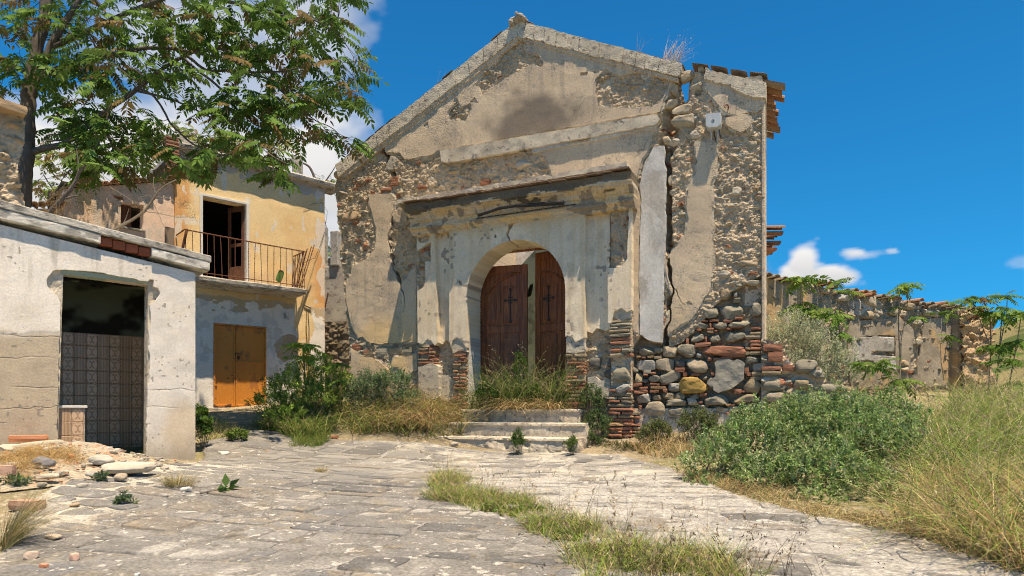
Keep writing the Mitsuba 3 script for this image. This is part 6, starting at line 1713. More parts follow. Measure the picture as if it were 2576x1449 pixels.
# ---- the big tree of heaven at the left
def tree_parts(key, limbs, clusters, depth, bark_key, pal, leaf_parts, scale, seed, sag=.6):
    r = np.random.default_rng(seed)
    nodes, rad = [], []
    for pts, r0, r1 in limbs:
        P = np.array(pts, float)
        t0 = np.linspace(0, 1, len(P)); n = max(len(P) * 5, 12); t = np.linspace(0, 1, n)
        Q = np.c_[[np.interp(t, t0, P[:, k]) for k in range(3)]].T
        for _ in range(2):
            Q[1:-1] = (Q[:-2] + 2 * Q[1:-1] + Q[2:]) / 4
        Q += (nfbm(Q * 2.2, 3, seed)[:, None] - .5) * .10 * np.minimum(1, np.minimum(t, 1) * 5)[:, None] * np.array([1, .6, 1])
        rr = r0 + (r1 - r0) * t
        rr = rr * (1 + .12 * (nnoise(Q * 9, seed) - .5))
        add('trunk' if r0 > .12 else 'branch', tube(Q, rr, 9 if r0 > .05 else 6), bark_key, key, smooth=True)
        nodes.append(Q[int(n * .25):]); rad.append(rr[int(n * .25):])
    nodes, rad = np.vstack(nodes), np.concatenate(rad)
    pts = []
    for (cx, cy, rx, ry, n) in clusters:
        for _ in range(n):
            a, q = r.uniform(0, 2 * np.pi), math.sqrt(r.random())
            Y = depth(cx, cy) + r.normal(0, .55)
            pts.append(((cx + rx * q * math.cos(a) - 1288) / 1650 * Y, Y, 1 + (1030 - cy - ry * q * math.sin(a)) / 1650 * Y))
    pts = np.array(pts)
    # grow twigs: nearest points to the wood first
    tree = nodes.tolist()
    order = np.argsort(cKDTree(nodes).query(pts)[0])
    twigs, leaf_at = [], []
    T = cKDTree(nodes); extra = []
    for c0 in range(0, len(order), 60):
        grp = order[c0:c0 + 60]
        allp = np.vstack([nodes] + extra) if extra else nodes
        T = cKDTree(allp)
        d, j = T.query(pts[grp])
        for g, dd, jj in zip(grp, d, j):
            a, b = allp[jj], pts[g]
            mid = (a + b) / 2 + np.array([0, 0, -.06 * dd]) + r.normal(0, .05 * dd, 3)
            k = np.linspace(0, 1, 5)[:, None]
            Q = (1 - k) ** 2 * a + 2 * k * (1 - k) * mid + k ** 2 * b
            rr = np.linspace(min(.018, .004 + .010 * dd), .0035, 5)
            twigs.append(tube(Q, rr, 4))
            extra.append(Q[2:])
            leaf_at.append((b, b - a))
    add('twigs', cat_meshes(twigs), bark_key, key, kind='stuff')
    out = []
    for b, dr_ in leaf_at:
        az0 = math.atan2(dr_[1], dr_[0])
        for q in range(int(r.integers(1, 4))):
            az = az0 + r.normal(0, 1.1)
            s = scale * r.uniform(.7, 1.25)
            out.append((pose(b + r.normal(0, .02, 3), az, r.uniform(.0, sag), s, r.normal(0, .35)), int(r.integers(len(LEAVES))), np.array(pal[int(r.integers(len(pal)))]) * r.uniform(.75, 1.25), np.hypot(*b[:2]) + r.random() * .01))
    out.sort(key=lambda o: o[3])
    rest = []
    for i, (M, k, c, _) in enumerate(out):
        m = put(LEAVES[k], M)
        cc = leaf_color(m, c, i)
        if i < leaf_parts:
            add('leaf', m, 'm_leaf', key, color=cc)
        else:
            rest.append((m.vertices, m.faces, cc))
    if rest:
        m, c = merge(rest)
        add('foliage', m, 'm_leaf', key, color=c, kind='stuff')
    return len(out)


AIL = [(.13, .225, .05), (.10, .18, .04), (.17, .27, .075), (.14, .235, .06), (.13, .22, .05), (.11, .20, .045), (.20, .15, .065)]
tree = thing('leafy_tree', 'big leafy tree at the upper left reaching over the houses towards the church', 'tree')
LIMBS = [([(-9.0,12.02,4.42),(-8.97,12.02,5.08),(-8.9,12.02,5.7),(-8.86,12.02,6.32),(-8.82,12.02,7.05),(-8.66,12.03,7.78),(-8.53,12.04,8.51),(-8.46,12.04,9.68)], .155, .085), ([(-8.85,12.02,6.61),(-8.66,12.03,7.2),(-8.34,12.04,7.91),(-7.97,12.06,8.48),(-7.74,12.07,9.12)], .085, .04),
         ([(-8.9,12.02,5.68),(-8.59,12.03,5.79),(-8.26,12.05,5.85),(-7.97,12.06,6.07),(-7.55,12.08,6.45),(-7.03,12.1,6.81),(-6.64,12.12,7.17),(-6.24,12.13,7.44),(-5.87,12.15,7.64),(-5.37,12.17,7.71),(-4.93,12.19,7.5)], .062, .015),
         ([(-8.8,12.02,7.05),(-8.09,12.05,7.36),(-7.24,12.09,7.56),(-6.77,12.11,7.67),(-6.22,12.13,7.66),(-5.51,12.16,7.55),(-4.79,12.19,7.39)], .055, .012),
         ([(-8.45,12.04,7.64),(-7.24,12.09,8.25),(-6.16,12.13,8.72),(-5.3,12.17,8.6),(-4.92,12.19,8.47),(-4.26,12.21,8.33),(-3.58,12.24,8.26),(-3.18,12.26,7.98)], .05, .010),
         ([(-6.02,12.14,7.55),(-5.61,12.16,7.24),(-5.14,12.18,7.3),(-4.39,12.21,7.27),(-3.72,12.24,7.44),(-3.25,12.26,7.54)], .028, .008), ([(-6.88,12.11,6.93),(-6.64,12.12,6.8),(-6.43,12.12,6.55),(-6.24,12.13,6.21),(-5.85,12.15,5.89),(-5.32,12.17,5.7),(-4.87,12.19,5.69),(-4.42,12.21,5.66)], .026, .008),
         ([(-6.95,12.1,6.88),(-6.24,12.13,6.72),(-5.61,12.16,6.46),(-5.37,12.17,6.35),(-4.98,12.18,6.34)], .022, .007), ([(-6.09,12.14,7.51),(-5.51,12.16,7.03),(-5.08,12.18,6.71),(-4.5,12.2,6.24),(-3.99,12.22,6.06),(-3.62,12.24,5.93)], .026, .008),
         ([(-5.22,12.17,7.3),(-4.58,12.2,7.18),(-4.26,12.21,6.89),(-3.91,12.23,6.56),(-3.58,12.24,6.36),(-3.25,12.26,6.16)], .020, .007), ([(-8.09,12.05,5.97),(-8.57,12.03,5.9),(-8.57,12.03,6.01),(-8.41,12.04,6.05),(-8.25,12.05,5.99)], .018, .008),
         ([(-7.38,12.08,6.6),(-7.52,12.08,6.12),(-7.31,12.09,5.69),(-7.02,12.1,5.47)], .022, .008), ([(-8.94,12.02,7.19),(-9.23,12.01,7.4),(-9.65,11.99,7.47)], .05, .02)]
CLUST = [(60, 60, 90, 70, 20), (40, 180, 60, 60, 14), (150, 150, 80, 70, 16), (250, 60, 110, 60, 27), (380, 60, 100, 50, 26), (500, 40, 90, 45, 20), (620, 35, 90, 40, 16), (740, 40, 90, 40, 16), (830, 70, 50, 50, 10), (875, 165, 40, 40, 8), (300, 170, 120, 60, 31), (430, 150, 50, 35, 8), (250, 270, 110, 55, 31), (200, 330, 80, 45, 17), (330, 330, 70, 55, 20), (290, 380, 100, 35, 22), (240, 425, 50, 25, 8), (430, 200, 60, 35, 8), (560, 110, 70, 40, 12), (640, 130, 80, 40, 17), (740, 130, 75, 50, 16), (640, 220, 80, 50, 20), (730, 230, 75, 50, 20), (820, 235, 55, 35, 10), (530, 250, 70, 35, 11), (620, 300, 80, 45, 19), (720, 310, 60, 50, 14), (825, 320, 50, 25, 8), (560, 365, 80, 32, 14), (480, 395, 70, 32, 12), (640, 385, 70, 32, 12), (700, 405, 30, 40, 5), (525, 445, 14, 18, 2), (690, 445, 16, 20, 3), (885, 345, 22, 14, 3), (900, 150, 20, 20, 3), (890, 240, 20, 14, 3), (330, -40, 330, 40, 37), (760, -20, 120, 30, 12)]
n1 = tree_parts(tree, LIMBS, CLUST, lambda x, y: 12.0 + .0003 * x, 'm_bark', AIL, 280, .88, 5)

# sapling stems rising past the shed roof
sp = thing('dark_sapling', 'dark slanting sapling stem with wispy foliage rising behind the shed roof', 'sapling')
for pts, r0, r1 in (([(-7.55,10.6,4.08),(-7.4,10.6,4.27),(-7.25,10.6,4.43),(-7.14,10.6,4.55),(-7.05,10.6,4.69),(-7.0,10.6,4.83),(-6.89,10.6,4.95)], .045, .02), ([(-7.29,10.6,4.39),(-7.17,10.6,4.42),(-7.07,10.6,4.45),(-7.0,10.6,4.45)], .022, .01), ([(-7.0,10.6,4.8),(-7.01,10.6,5.01),(-7.04,10.6,5.22)], .016, .007)):
    add('stem', tube(np.array(pts), np.linspace(r0, r1, len(pts)), 7), 'm_bark', sp, smooth=True)
c = [(-6.94,10.6,4.37),(-6.85,10.6,4.27),(-7.0,10.6,4.43),(-6.88,10.6,4.34),(-6.82,10.6,4.22)]
Cn = np.array(c)[rv.integers(len(c), size=900)] + rv.normal(0, .07, (900, 3))
m, col = merge([leaflets(Cn, rv.normal(size=(900, 3)) + [0, 0, -.4], .035, .12, tones(900, [(.13, .12, .05), (.09, .10, .03)]))])
add('foliage', m, 'm_leaf', sp, color=col, kind='stuff')
# bare branch across the pink wall
bb = thing('bare_branch', 'bare grey dead branch with dry umbels crossing in front of the pink wall window', 'branch')
for pts, r0 in (([(-6.44,10.4,3.77),(-6.23,10.4,3.9),(-6.02,10.4,4.01),(-5.83,10.4,4.14),(-5.7,10.4,4.32),(-5.62,10.4,4.45),(-5.49,10.4,4.56),(-5.33,10.4,4.64)], .028), ([(-6.19,10.4,3.9),(-6.12,10.4,4.03),(-6.07,10.4,4.19)], .008), ([(-5.83,10.4,4.14),(-5.6,10.4,4.11),(-5.33,10.4,4.05),(-5.02,10.4,4.05)], .008), ([(-5.7,10.4,4.3),(-5.6,10.4,4.09),(-5.52,10.4,3.9)], .007), ([(-5.65,10.4,4.37),(-5.44,10.4,4.35),(-5.26,10.4,4.24),(-5.15,10.4,4.3)], .007), ([(-5.94,10.4,4.27),(-5.89,10.4,4.37),(-5.75,10.4,4.4),(-5.68,10.4,4.35)], .007), ([(-5.65,10.4,4.43),(-5.68,10.4,4.53),(-5.69,10.4,4.69)], .008), ([(-6.38,10.4,4.53),(-6.12,10.4,4.37),(-5.89,10.4,4.22)], .006), ([(-6.2,10.4,3.97),(-6.36,10.4,3.94),(-6.52,10.4,3.97)], .006)):
    P = np.array(pts)
    add('limb', tube(P, np.linspace(r0, r0 * .4, len(P)), 5), 'm_stem', bb)
for (x, y, z) in [(-5.94,10.4,4.22),(-5.2,10.4,4.28),(-5.06,10.4,4.09),(-5.49,10.4,4.53),(-5.62,10.4,4.48),(-5.18,10.4,4.24),(-6.49,10.4,3.97)]:
    n = 90
    Cn = np.array([x, y, z]) + rv.normal(0, .05, (n, 3))
    m, col = merge([leaflets(Cn, rv.normal(size=(n, 3)) + [0, 0, .3], .05, .06, tones(n, [(.22, .15, .09), (.16, .11, .07)]))])
    add('umbel', m, 'm_blade', bb, color=col, kind='stuff')
# dry brush and old rope-like stems between pier and lean-to
dryb = bush('dry_brush', 'brown dry brush tangled beside the tree trunk behind the shed roof', [(-7.35, 10.6, 4.1, .28, .3, .45), (-7.1, 10.5, 3.9, .25, .3, .3)], 1500, .05, [(.30, .19, .10), (.19, .15, .08), (.40, .30, .16)], .12, 20, foot=3.55)
ivy = bush('roof_weed', 'green weed growing on the shed roof edge by the sapling stem', [(-6.55, 10.3, 3.62, .3, .2, .14), (-6.1, 10.3, 3.5, .25, .2, .08)], 1200, .03, [(.16, .20, .055), (.25, .21, .09)], .2, 12, foot=3.42)

# ---- paler trees behind the houses
FAR_AIL = [(.21, .28, .07), (.18, .25, .06), (.25, .27, .08), (.27, .20, .09)]
for k, (limbs, cl, lab, Y) in enumerate((
    ([([(-14.37,22.0,5.4),(-14.31,22.0,7.27),(-14.44,22.0,8.47),(-14.77,22.0,9.4)], .12, .03), ([(-14.37,22.0,7.27),(-15.17,22.0,8.07),(-15.71,22.0,8.87)], .05, .015), ([(-14.37,22.0,7.53),(-13.57,22.0,8.47),(-13.17,22.0,9.0)], .05, .015)], [(120, 385, 45, 25, 16), (210, 420, 60, 30, 26), (140, 465, 50, 28, 22), (250, 470, 60, 26, 24), (330, 455, 50, 22, 16), (190, 500, 50, 20, 12), (300, 400, 40, 25, 10)], 'pale green tree above the low tiled lean-to, behind the trunk of the big tree', 22),
    ([([(-11.9,24.0,5.8),(-11.9,24.0,8.42),(-11.75,24.0,9.73),(-11.46,24.0,11.04)], .12, .03), ([(-11.9,24.0,8.71),(-12.63,24.0,9.73),(-12.92,24.0,10.45)], .05, .015), ([(-11.75,24.0,9.44),(-10.59,24.0,10.45),(-9.43,24.0,10.89)], .05, .015)], [(440, 330, 60, 30, 26), (400, 400, 40, 25, 14), (520, 350, 70, 30, 28), (600, 350, 60, 28, 24), (470, 390, 50, 25, 16), (680, 365, 50, 24, 16), (560, 300, 30, 14, 5)], 'pale green tree rising behind the roof of the yellow house', 24),
    ([([(-6.8,23.0,6.99),(-6.73,23.0,8.67),(-7.08,23.0,9.5),(-7.64,23.0,9.78)], .08, .02), ([(-6.8,23.0,8.67),(-6.38,23.0,9.22),(-6.11,23.0,9.64)], .03, .01)], [(700, 405, 35, 16, 8), (820, 450, 25, 18, 6), (690, 420, 40, 18, 8), (840, 460, 25, 16, 5), (830, 620, 20, 16, 5)], 'sparse reddish green tree behind the chimney of the yellow house', 23))):
    t = thing('pale_tree', lab, 'tree', 'trees behind the houses')
    tree_parts(t, limbs, cl, lambda x, y, Y=Y: Y, 'm_bark', FAR_AIL, 0, .85, 50 + k)

# ---- saplings of the same kind by the church and at the right
def sapling(name, label, stems, whorls, pal, group=None, leaf_s=.8, cat='sapling'):
    key = thing(name, label, cat, group)
    for P, r0 in stems:
        P = np.array(P, float)
        add('stem', tube(P, np.linspace(r0, r0 * .6, len(P)), 6), 'm_stem', key, smooth=True)
    for (x, y, z), n, s, pit in whorls:
        for q in range(n):
            az = 2 * np.pi * q / n + rv.normal(0, .25)
            m = put(LEAVES[int(rv.integers(len(LEAVES)))], pose(np.array([x, y, z]) + rv.normal(0, .015, 3), az, rv.uniform(*pit) + rv.normal(.08, .16), leaf_s * s * rv.uniform(.65, 1.25), rv.normal(0, .35)))
            add('leaf', m, 'm_leaf', key, color=leaf_color(m, np.array(pal[int(rv.integers(len(pal)))]) * rv.uniform(.8, 1.2), q))
    return key


BRIGHT = [(.24, .36, .05), (.29, .39, .07), (.19, .30, .045)]
MIDG = [(.14, .24, .05), (.11, .20, .04), (.18, .27, .06)]
def W1(p):
    return np.array(p[0])


sapling('young_sapling', 'bright yellow green sapling before the right end of the yellow house', [([(-4.28,13.6,1.23),(-4.3,13.6,1.78),(-4.32,13.6,2.33)], .014)], [(W1([(-4.32,13.6,2.35)]), 12, 1.0, (-.3, .35)), (W1([(-4.3,13.6,2.1)]), 7, .9, (-.1, .4))], BRIGHT)
sapling('young_sapling', 'small dark sapling between the yellow house and the church', [([(-3.55,13.2,1.27),(-3.64,13.2,1.58),(-3.75,13.2,1.85)], .010), ([(-3.55,13.2,1.45),(-3.53,13.2,1.85)], .008)], [(W1([(-3.77,13.2,1.89)]), 8, .7, (0, .5)), (W1([(-3.53,13.2,1.93)]), 8, .75, (-.2, .4)), (W1([(-3.44,13.2,1.62)]), 6, .7, (0, .5))], [(.07, .11, .025), (.14, .22, .04)])
R_ = 'saplings by the ruined outbuilding'
for lab, stems, wh, ls in (
    ('tall sapling nearest the church corner with a broad umbrella of leaves', [([(5.53,12.6,2.41),(5.54,12.6,2.99),(5.55,12.6,3.49)], .013)], [(W1([(5.55,12.6,3.52)]), 12, 1.0, (-.3, .45)), (W1([(5.56,12.6,3.05)]), 6, .8, (.0, .5)), (W1([(5.73,12.5,2.91)]), 9, .9, (-.1, .5))], .8),
    ('sapling with drooping leaves beside the silvery shrub', [([(6.16,12.2,2.18),(6.09,12.2,2.49),(6.0,12.2,2.8)], .010)], [(W1([(6.0,12.2,2.77)]), 10, .9, (-.1, .5)), (W1([(6.13,12.2,2.43)]), 8, .7, (.1, .6))], .8),
    ('slim sapling with a small leafy head above the tiled wall top', [([(6.69,13.4,2.5),(6.67,13.4,3.04),(6.64,13.4,3.57)], .012), ([(6.69,13.2,2.28),(6.74,13.2,2.81),(6.79,13.2,3.35)], .010)], [(W1([(6.64,13.4,3.62)]), 10, .75, (-.3, .5)), (W1([(6.79,13.2,3.38)]), 8, .6, (-.1, .5))], .75),
    ('twin stemmed tall sapling standing against the patched wall', [([(8.06,13.6,1.42),(8.04,13.6,2.11),(8.01,13.6,2.83),(8.04,13.6,3.45)], .015), ([(8.06,13.6,1.97),(8.07,13.6,2.46),(8.19,13.6,3.01),(8.2,13.6,3.52)], .013)], [(W1([(8.04,13.6,3.5)]), 10, .75, (-.3, .45)), (W1([(8.21,13.6,3.62)]), 10, .75, (-.3, .45)), (W1([(7.95,13.6,3.14)]), 5, .5, (.0, .5))], .78),
    ('thin bare stemmed sapling right of the twin stemmed one', [([(8.53,13.8,1.71),(8.51,13.8,2.34),(8.45,13.8,2.9)], .010)], [(W1([(8.45,13.8,2.95)]), 8, .55, (-.2, .5))], .75),
    ('thin sapling before the dark shaded part of the ruined wall', [([(9.22,14.0,1.61),(9.16,14.0,2.0),(9.14,14.0,2.43)], .010), ([(9.21,14.0,2.0),(9.28,14.0,2.36),(9.34,14.0,2.57)], .008)], [(W1([(9.31,14.0,2.57)]), 10, .65, (-.2, .5)), (W1([(9.34,14.0,3.06)]), 8, .7, (-.2, .4))], .75),
    ('low spreading sapling with long leaves below the patched wall', [([(6.87,11.8,1.37),(6.84,11.8,1.55)], .010)], [(W1([(6.51,11.8,1.79)]), 10, .9, (-.2, .4)), (W1([(6.99,11.8,1.55)]), 9, .9, (-.1, .5)), (W1([(6.31,11.8,1.85)]), 7, .7, (-.2, .4)), (W1([(6.72,11.8,1.85)]), 6, .7, (-.3, .3))], .75),
    ('tall reddish tipped sapling beyond the end of the ruined wall', [([(9.8,13.5,1.25),(9.86,13.5,2.31),(9.84,13.5,2.92),(9.7,13.5,3.23)], .016), ([(9.83,13.5,2.31),(9.6,13.5,2.92),(9.46,13.5,3.2)], .010)], [(W1([(9.4,13.5,3.28)]), 11, .8, (-.3, .4)), (W1([(9.63,13.5,3.3)]), 9, .7, (-.3, .4)), (W1([(9.74,13.5,2.99)]), 9, .8, (-.1, .5)), (W1([(9.57,13.5,3.09)]), 7, .7, (0, .5))], .8),
    ('second tall sapling in the cluster at the right edge', [([(9.73,13.2,1.25),(9.79,13.2,1.95),(9.85,13.2,2.75),(9.84,13.2,3.08)], .014), ([(9.82,13.2,2.28),(9.95,13.2,2.88),(9.97,13.2,3.28)], .011)], [(W1([(9.74,13.2,2.98)]), 10, .8, (-.2, .5)), (W1([(9.95,13.2,3.28)]), 9, .75, (-.3, .4)), (W1([(9.92,13.2,2.91)]), 9, .8, (-.1, .5)), (W1([(9.82,13.2,2.31)]), 8, .8, (0, .5)), (W1([(9.59,13.2,2.28)]), 9, .8, (0, .5))], .8),
    ('rightmost sapling leaning out of the picture', [([(9.52,12.6,1.3),(9.63,12.6,1.9),(9.71,12.6,2.32),(9.79,12.6,2.86)], .013)], [(W1([(9.71,12.6,2.32)]), 10, .8, (-.1, .5)), (W1([(9.76,12.6,2.86)]), 11, .85, (-.2, .45)), (W1([(9.6,12.6,2.92)]), 8, .7, (-.2, .45)), (W1([(9.47,12.6,1.97)]), 9, .9, (0, .5)), (W1([(9.66,12.6,1.55)]), 7, .6, (0, .5))], .8)):
    sapling('ailanthus_sapling', lab, stems, wh, MIDG if 'reddish' not in lab else MIDG + [(.17, .09, .04)], R_, ls)

# ---- shrubs
def B(px, py, Y, r, ry=None):
    """A blob about the picture point (px, py) at distance Y: real centre and radii in metres."""
    return ((px - 1288) / 1650 * Y, Y, 1 + (1030 - py) / 1650 * Y, r, r, ry or r)


OLIVE = [(.34, .43, .19), (.26, .36, .14), (.45, .51, .28), (.17, .26, .08), (.28, .40, .13)]
SILV = [(.50, .53, .36), (.42, .47, .30), (.58, .59, .43), (.34, .40, .24)]
DKG = [(.13, .19, .08), (.11, .17, .065), (.17, .22, .09)]
bush('saltbush', 'large grey green shrub spreading over the right of the pavement', [B(1800, 1160, 7.3, .40, .34), B(1900, 1110, 7.6, .52, .44), B(2010, 1080, 7.8, .55, .48), B(2120, 1090, 7.5, .58, .52), B(2200, 1130, 7.0, .52, .48), B(2070, 1180, 6.6, .46, .36), B(1930, 1200, 6.7, .36, .28), B(2180, 1230, 6.1, .36, .30), B(2070, 1260, 6.0, .28, .18), B(1770, 1220, 7.0, .24, .16), B(2230, 1060, 7.6, .45, .40)], 64000, .042, OLIVE, .40, 220, upward=.5)
bush('silver_shrub', 'silvery pale shrub between the church corner and the ruined wall', [B(1985, 855, 12.3, .68, .62), B(2060, 890, 12.4, .66, .55), B(1965, 930, 12.0, .5, .42), B(2105, 940, 12.2, .52, .4), B(2030, 965, 11.9, .55, .36)], 24000, .046, SILV, .30, 120, upward=.8)
bush('church_shrub', 'dense blue green shrub at the left foot of the church front', [B(930, 975, 13.2, .42, .36), B(985, 965, 13.1, .42, .33), B(900, 1000, 13.2, .3, .25), B(1020, 1000, 13.0, .3, .22)], 10000, .046, [(.17, .25, .125), (.14, .21, .10), (.21, .28, .15)], .4, 80)
bush('climbing_shrub', 'tall dark green shrub growing beside the right end of the steps', [B(1490, 1010, 12.2, .26, .34), B(1500, 1070, 12.0, .28, .30), B(1480, 1105, 11.8, .24, .16)], 6500, .044, DKG, .42, 60, upward=.8)
bush('low_shrub', 'rounded dark shrub at the foot of the cobbled wall, nearer the steps', [B(1655, 1085, 11.0, .30, .22), B(1625, 1100, 11.0, .2, .16)], 5200, .036, [(.17, .21, .08), (.14, .18, .065), (.23, .23, .11)], .4, 60)
bush('low_shrub', 'taller dark shrub at the foot of the cobbled wall, nearer the big grey shrub', [B(1755, 1065, 10.6, .34, .28), B(1790, 1090, 10.4, .24, .2)], 6000, .036, [(.14, .18, .07), (.115, .155, .055), (.18, .20, .09)], .4, 60)
bush('trailing_weed', 'straggly weed trailing along the wall foot right of the steps', [B(1560, 1120, 11.2, .35, .10), B(1600, 1125, 11.1, .3, .08), B(1690, 1125, 10.6, .3, .1)], 3500, .03, [(.13, .15, .06), (.20, .17, .08)], .3, 30)
bush('tiny_blue_weed', 'small blue green tuft at the foot of the cobbled wall', [B(1835, 1075, 10.6, .14, .10)], 900, .035, [(.20, .30, .22)], .12, 10)
bush('spiky_weed', 'upright spiky weed growing before the middle of the steps', [B(1303, 1112, 11.3, .10, .22)], 700, .085, [(.10, .17, .05), (.08, .14, .04)], .14, 8, upward=1.6, cat='weed')
bush('spiky_weed', 'smaller spiky weed at the right end of the lowest step', [B(1437, 1118, 11.0, .12, .13)], 420, .085, [(.14, .20, .06)], .14, 8, upward=1.2, cat='weed')
bush('door_weed', 'green leafy weed at the left of the church threshold', [B(1225, 995, 12.6, .22, .26)], 2600, .04, [(.12, .19, .05), (.09, .15, .04)], .4, 20, upward=.9, cat='weed')
bush('door_weed', 'dark green weed between the two church door leaves', [B(1310, 930, 13.0, .16, .38), B(1330, 985, 12.8, .25, .2)], 3000, .042, [(.11, .19, .04), (.08, .14, .03)], .42, 20, upward=1.1, cat='weed')
bush('nettle_bank', 'mass of green weeds between the orange door and the church', [B(740, 970, 13.4, .55, .42), B(690, 1010, 13.0, .45, .3), B(800, 1000, 13.2, .5, .36), B(850, 960, 13.8, .4, .3), B(720, 1040, 12.6, .4, .22), B(800, 920, 14.5, .4, .3)], 14000, .06, [(.28, .40, .08), (.21, .33, .065), (.34, .42, .11), (.16, .25, .055)], .35, 110, upward=.9, cat='weeds')
bush('corner_weed', 'leafy green weed at the foot of the shed corner', [B(515, 1070, 11.2, .14, .16), B(505, 1040, 11.4, .12, .14)], 1100, .06, [(.13, .22, .05)], .55, 12, cat='weed')
bush('path_weed', 'low green weed on the path before the orange door', [B(598, 1092, 11.8, .18, .10)], 900, .05, [(.14, .22, .05), (.17, .24, .06)], .5, 10, cat='weed')
q = [(-3.31,5.62),(-3.99,6.4),(-4.46,5.96),(-4.59,6.02)]
for (x, y), n, lab in zip(q, (260, 200, 200, 160), ('small greyish thistle in a joint of the paving', 'little green weed beside the large flat oval stone', 'small blue green weed in the dry straw', 'tiny yellow green weed at the left edge of the straw')):
    bush('joint_weed', lab, [(x, y, float(gz(x, y)) + .05, .07, .07, .06)], n, .05, [(.16, .22, .13), (.12, .18, .07)], .3, 6, cat='weed', group='small weeds in the paving joints')

# ---- grasses
grass('dry_grass', [(-3.78,14.58),(-2.1,15.2),(-0.79,14.76),(-0.72,12.86),(-1.19,12.42),(-1.66,12.04),(-2.45,12.34),(-3.23,12.44)], 3400, (.16, .85), STRAW + [(.34, .36, .12), (.22, .16, .08), (.26, .36, .09), (.2, .30, .07), (.24, .34, .08)], .0068, (.2, .8), (.3, .9), wind=-1.2, heads=.12, var=.4, label='dry straw coloured grass on the bank left of the church steps')
grass('green_grass', [(-5.14,13.1),(-5.34,14.74),(-4.65,15.1),(-3.38,14.36),(-1.91,13.26),(-2.15,12.32),(-2.95,12.54),(-3.3,12.44),(-3.78,12.04)], 5200, (.22, .6), GREEN + [(.30, .36, .10), (.36, .42, .12), (.46, .38, .18), (.12, .18, .04)], .0075, (.1, .6), (.2, .7), heads=.03, var=.4, label='rank green grass before the alley and the church corner')
grass('alley_grass', [(-23.66,80.0),(-18.81,80.0),(-3.89,16.54),(-4.5,15.86)], 3000, (.2, .6), [(.28, .38, .08), (.34, .42, .11), (.2, .3, .06)], .008, label='bright grass at the mouth of the alley')
grass('path_grass', [(-5.61,11.74),(-6.63,13.88),(-6.12,13.88),(-5.3,12.52),(-4.79,12.2),(-5.24,11.88)], 1500, (.08, .28), MIXED, .003, label='thin dry grass at the foot of the path to the orange door')
grass('tussock', [(-3.81,11.28),(-4.0,12.16),(-3.72,12.58),(-3.35,12.08),(-3.38,11.44)], 1500, (.12, .32), GREEN + [(.30, .30, .10)], .0032, label='green tussock at the edge of the pavement')
grass('wall_grass', [(2.04,11.14),(2.5,11.74),(2.9,11.06),(2.87,10.02),(2.28,9.12),(2.04,10.14)], 1300, (.10, .30), STRAW + [(.26, .27, .1)], .0055, heads=.05, label='dry grass along the foot of the cobbled wall')
strip = [(-0.85,6.48),(-0.93,7.74),(-0.69,8.24),(-0.41,6.9),(0.01,6.34),(0.39,5.76),(0.66,5.14),(0.93,4.64),(1.21,4.22),(1.38,3.72),(1.08,2.9),(0.47,3.32),(0.36,3.92),(0.18,4.68),(-0.06,5.3),(-0.38,5.88)]
grass('joint_grass', strip, 12000, (.06, .26), GREEN + [(.34, .44, .09), (.40, .46, .12), (.28, .38, .07), (.36, .36, .11)] + STRAW[:3], .0027, (.1, .7), (.1, .6), heads=.03, label='strip of weedy grass along the open joint across the pavement')
grass('joint_stalks', strip, 300, (.30, .60), STRAW[:2] + [(.16, .19, .06), (.24, .18, .10)], .0016, (.05, .5), (.05, .3), heads=.25, label='thin flowering stalks rising out of the strip of weedy grass')
m_ = bush('joint_clover', 'low leafy ground cover within the strip of weedy grass', [(x, y, float(gz(x, y)) + .03, .14, .14, .05) for x, y in [(-0.7,6.88),(-0.33,6.28),(0.01,5.6),(0.26,5.14),(0.4,4.68),(0.55,4.3),(0.66,3.98),(0.89,3.94),(-0.17,5.78),(0.52,5.0),(0.15,5.78)]], 9000, .024, [(.20, .30, .06), (.25, .33, .08), (.28, .27, .10)], .6, 30, cat='ground cover')
tall = [(2.85,4.88),(3.75,6.18),(5.37,8.5),(7.52,11.16),(9.59,13.28),(11.05,13.48),(5.83,6.54),(3.28,3.68),(3.02,3.92),(2.98,4.34)]
grass('tall_grass', tall, 8500, (.22, 1.0), [(.30, .40, .10), (.22, .31, .07), (.38, .45, .14), (.60, .50, .26), (.17, .25, .06), (.28, .36, .09), (.10, .15, .035)], .0044, (.05, .7), (.2, 1.15), heads=.12, var=.42, label='tall rank grass, green above and straw below, at the right edge')
grass('grass_stalks', tall, 520, (.7, 1.15), [(.62, .54, .34), (.50, .46, .24), (.36, .40, .15)], .0024, (.05, .4), (.15, .5), heads=.85, label='slender seeding stalks standing above the tall rank grass')
grass('tall_dry_grass', [(2.82,4.88),(3.57,5.88),(4.22,6.26),(4.96,5.8),(3.05,3.56),(2.99,4.0),(2.99,4.44)], 3200, (.25, .7), STRAW, .0036, (.2, .8), (.2, .9), heads=.06, label='dry straw grass lying at the foot of the tall green grass')
grass('slope_grass', [(4.46,11.28),(6.48,14.82),(43.25,80.0),(9.09,14.82),(55.85,80.0),(64.58,80.0),(8.49,10.36),(5.75,8.16),(4.81,7.84),(5.68,10.28),(6.12,12.44)], 9500, (.2, .65), [(.56, .48, .28), (.46, .39, .20), (.26, .29, .11), (.62, .53, .32), (.16, .18, .07)], .0075, (.15, .6), (.2, .7), heads=.06, label='pale dry grass on the bank before the ruined wall')
grass('red_dry_grass', [(7.05,14.68),(44.22,80.0),(7.23,12.66),(5.83,11.84)], 1800, (.2, .42), [(.42, .22, .10), (.38, .25, .12)], .003, (.3, .9), (.4, .9), label='reddish dry grass at the end of the broken wall stub')
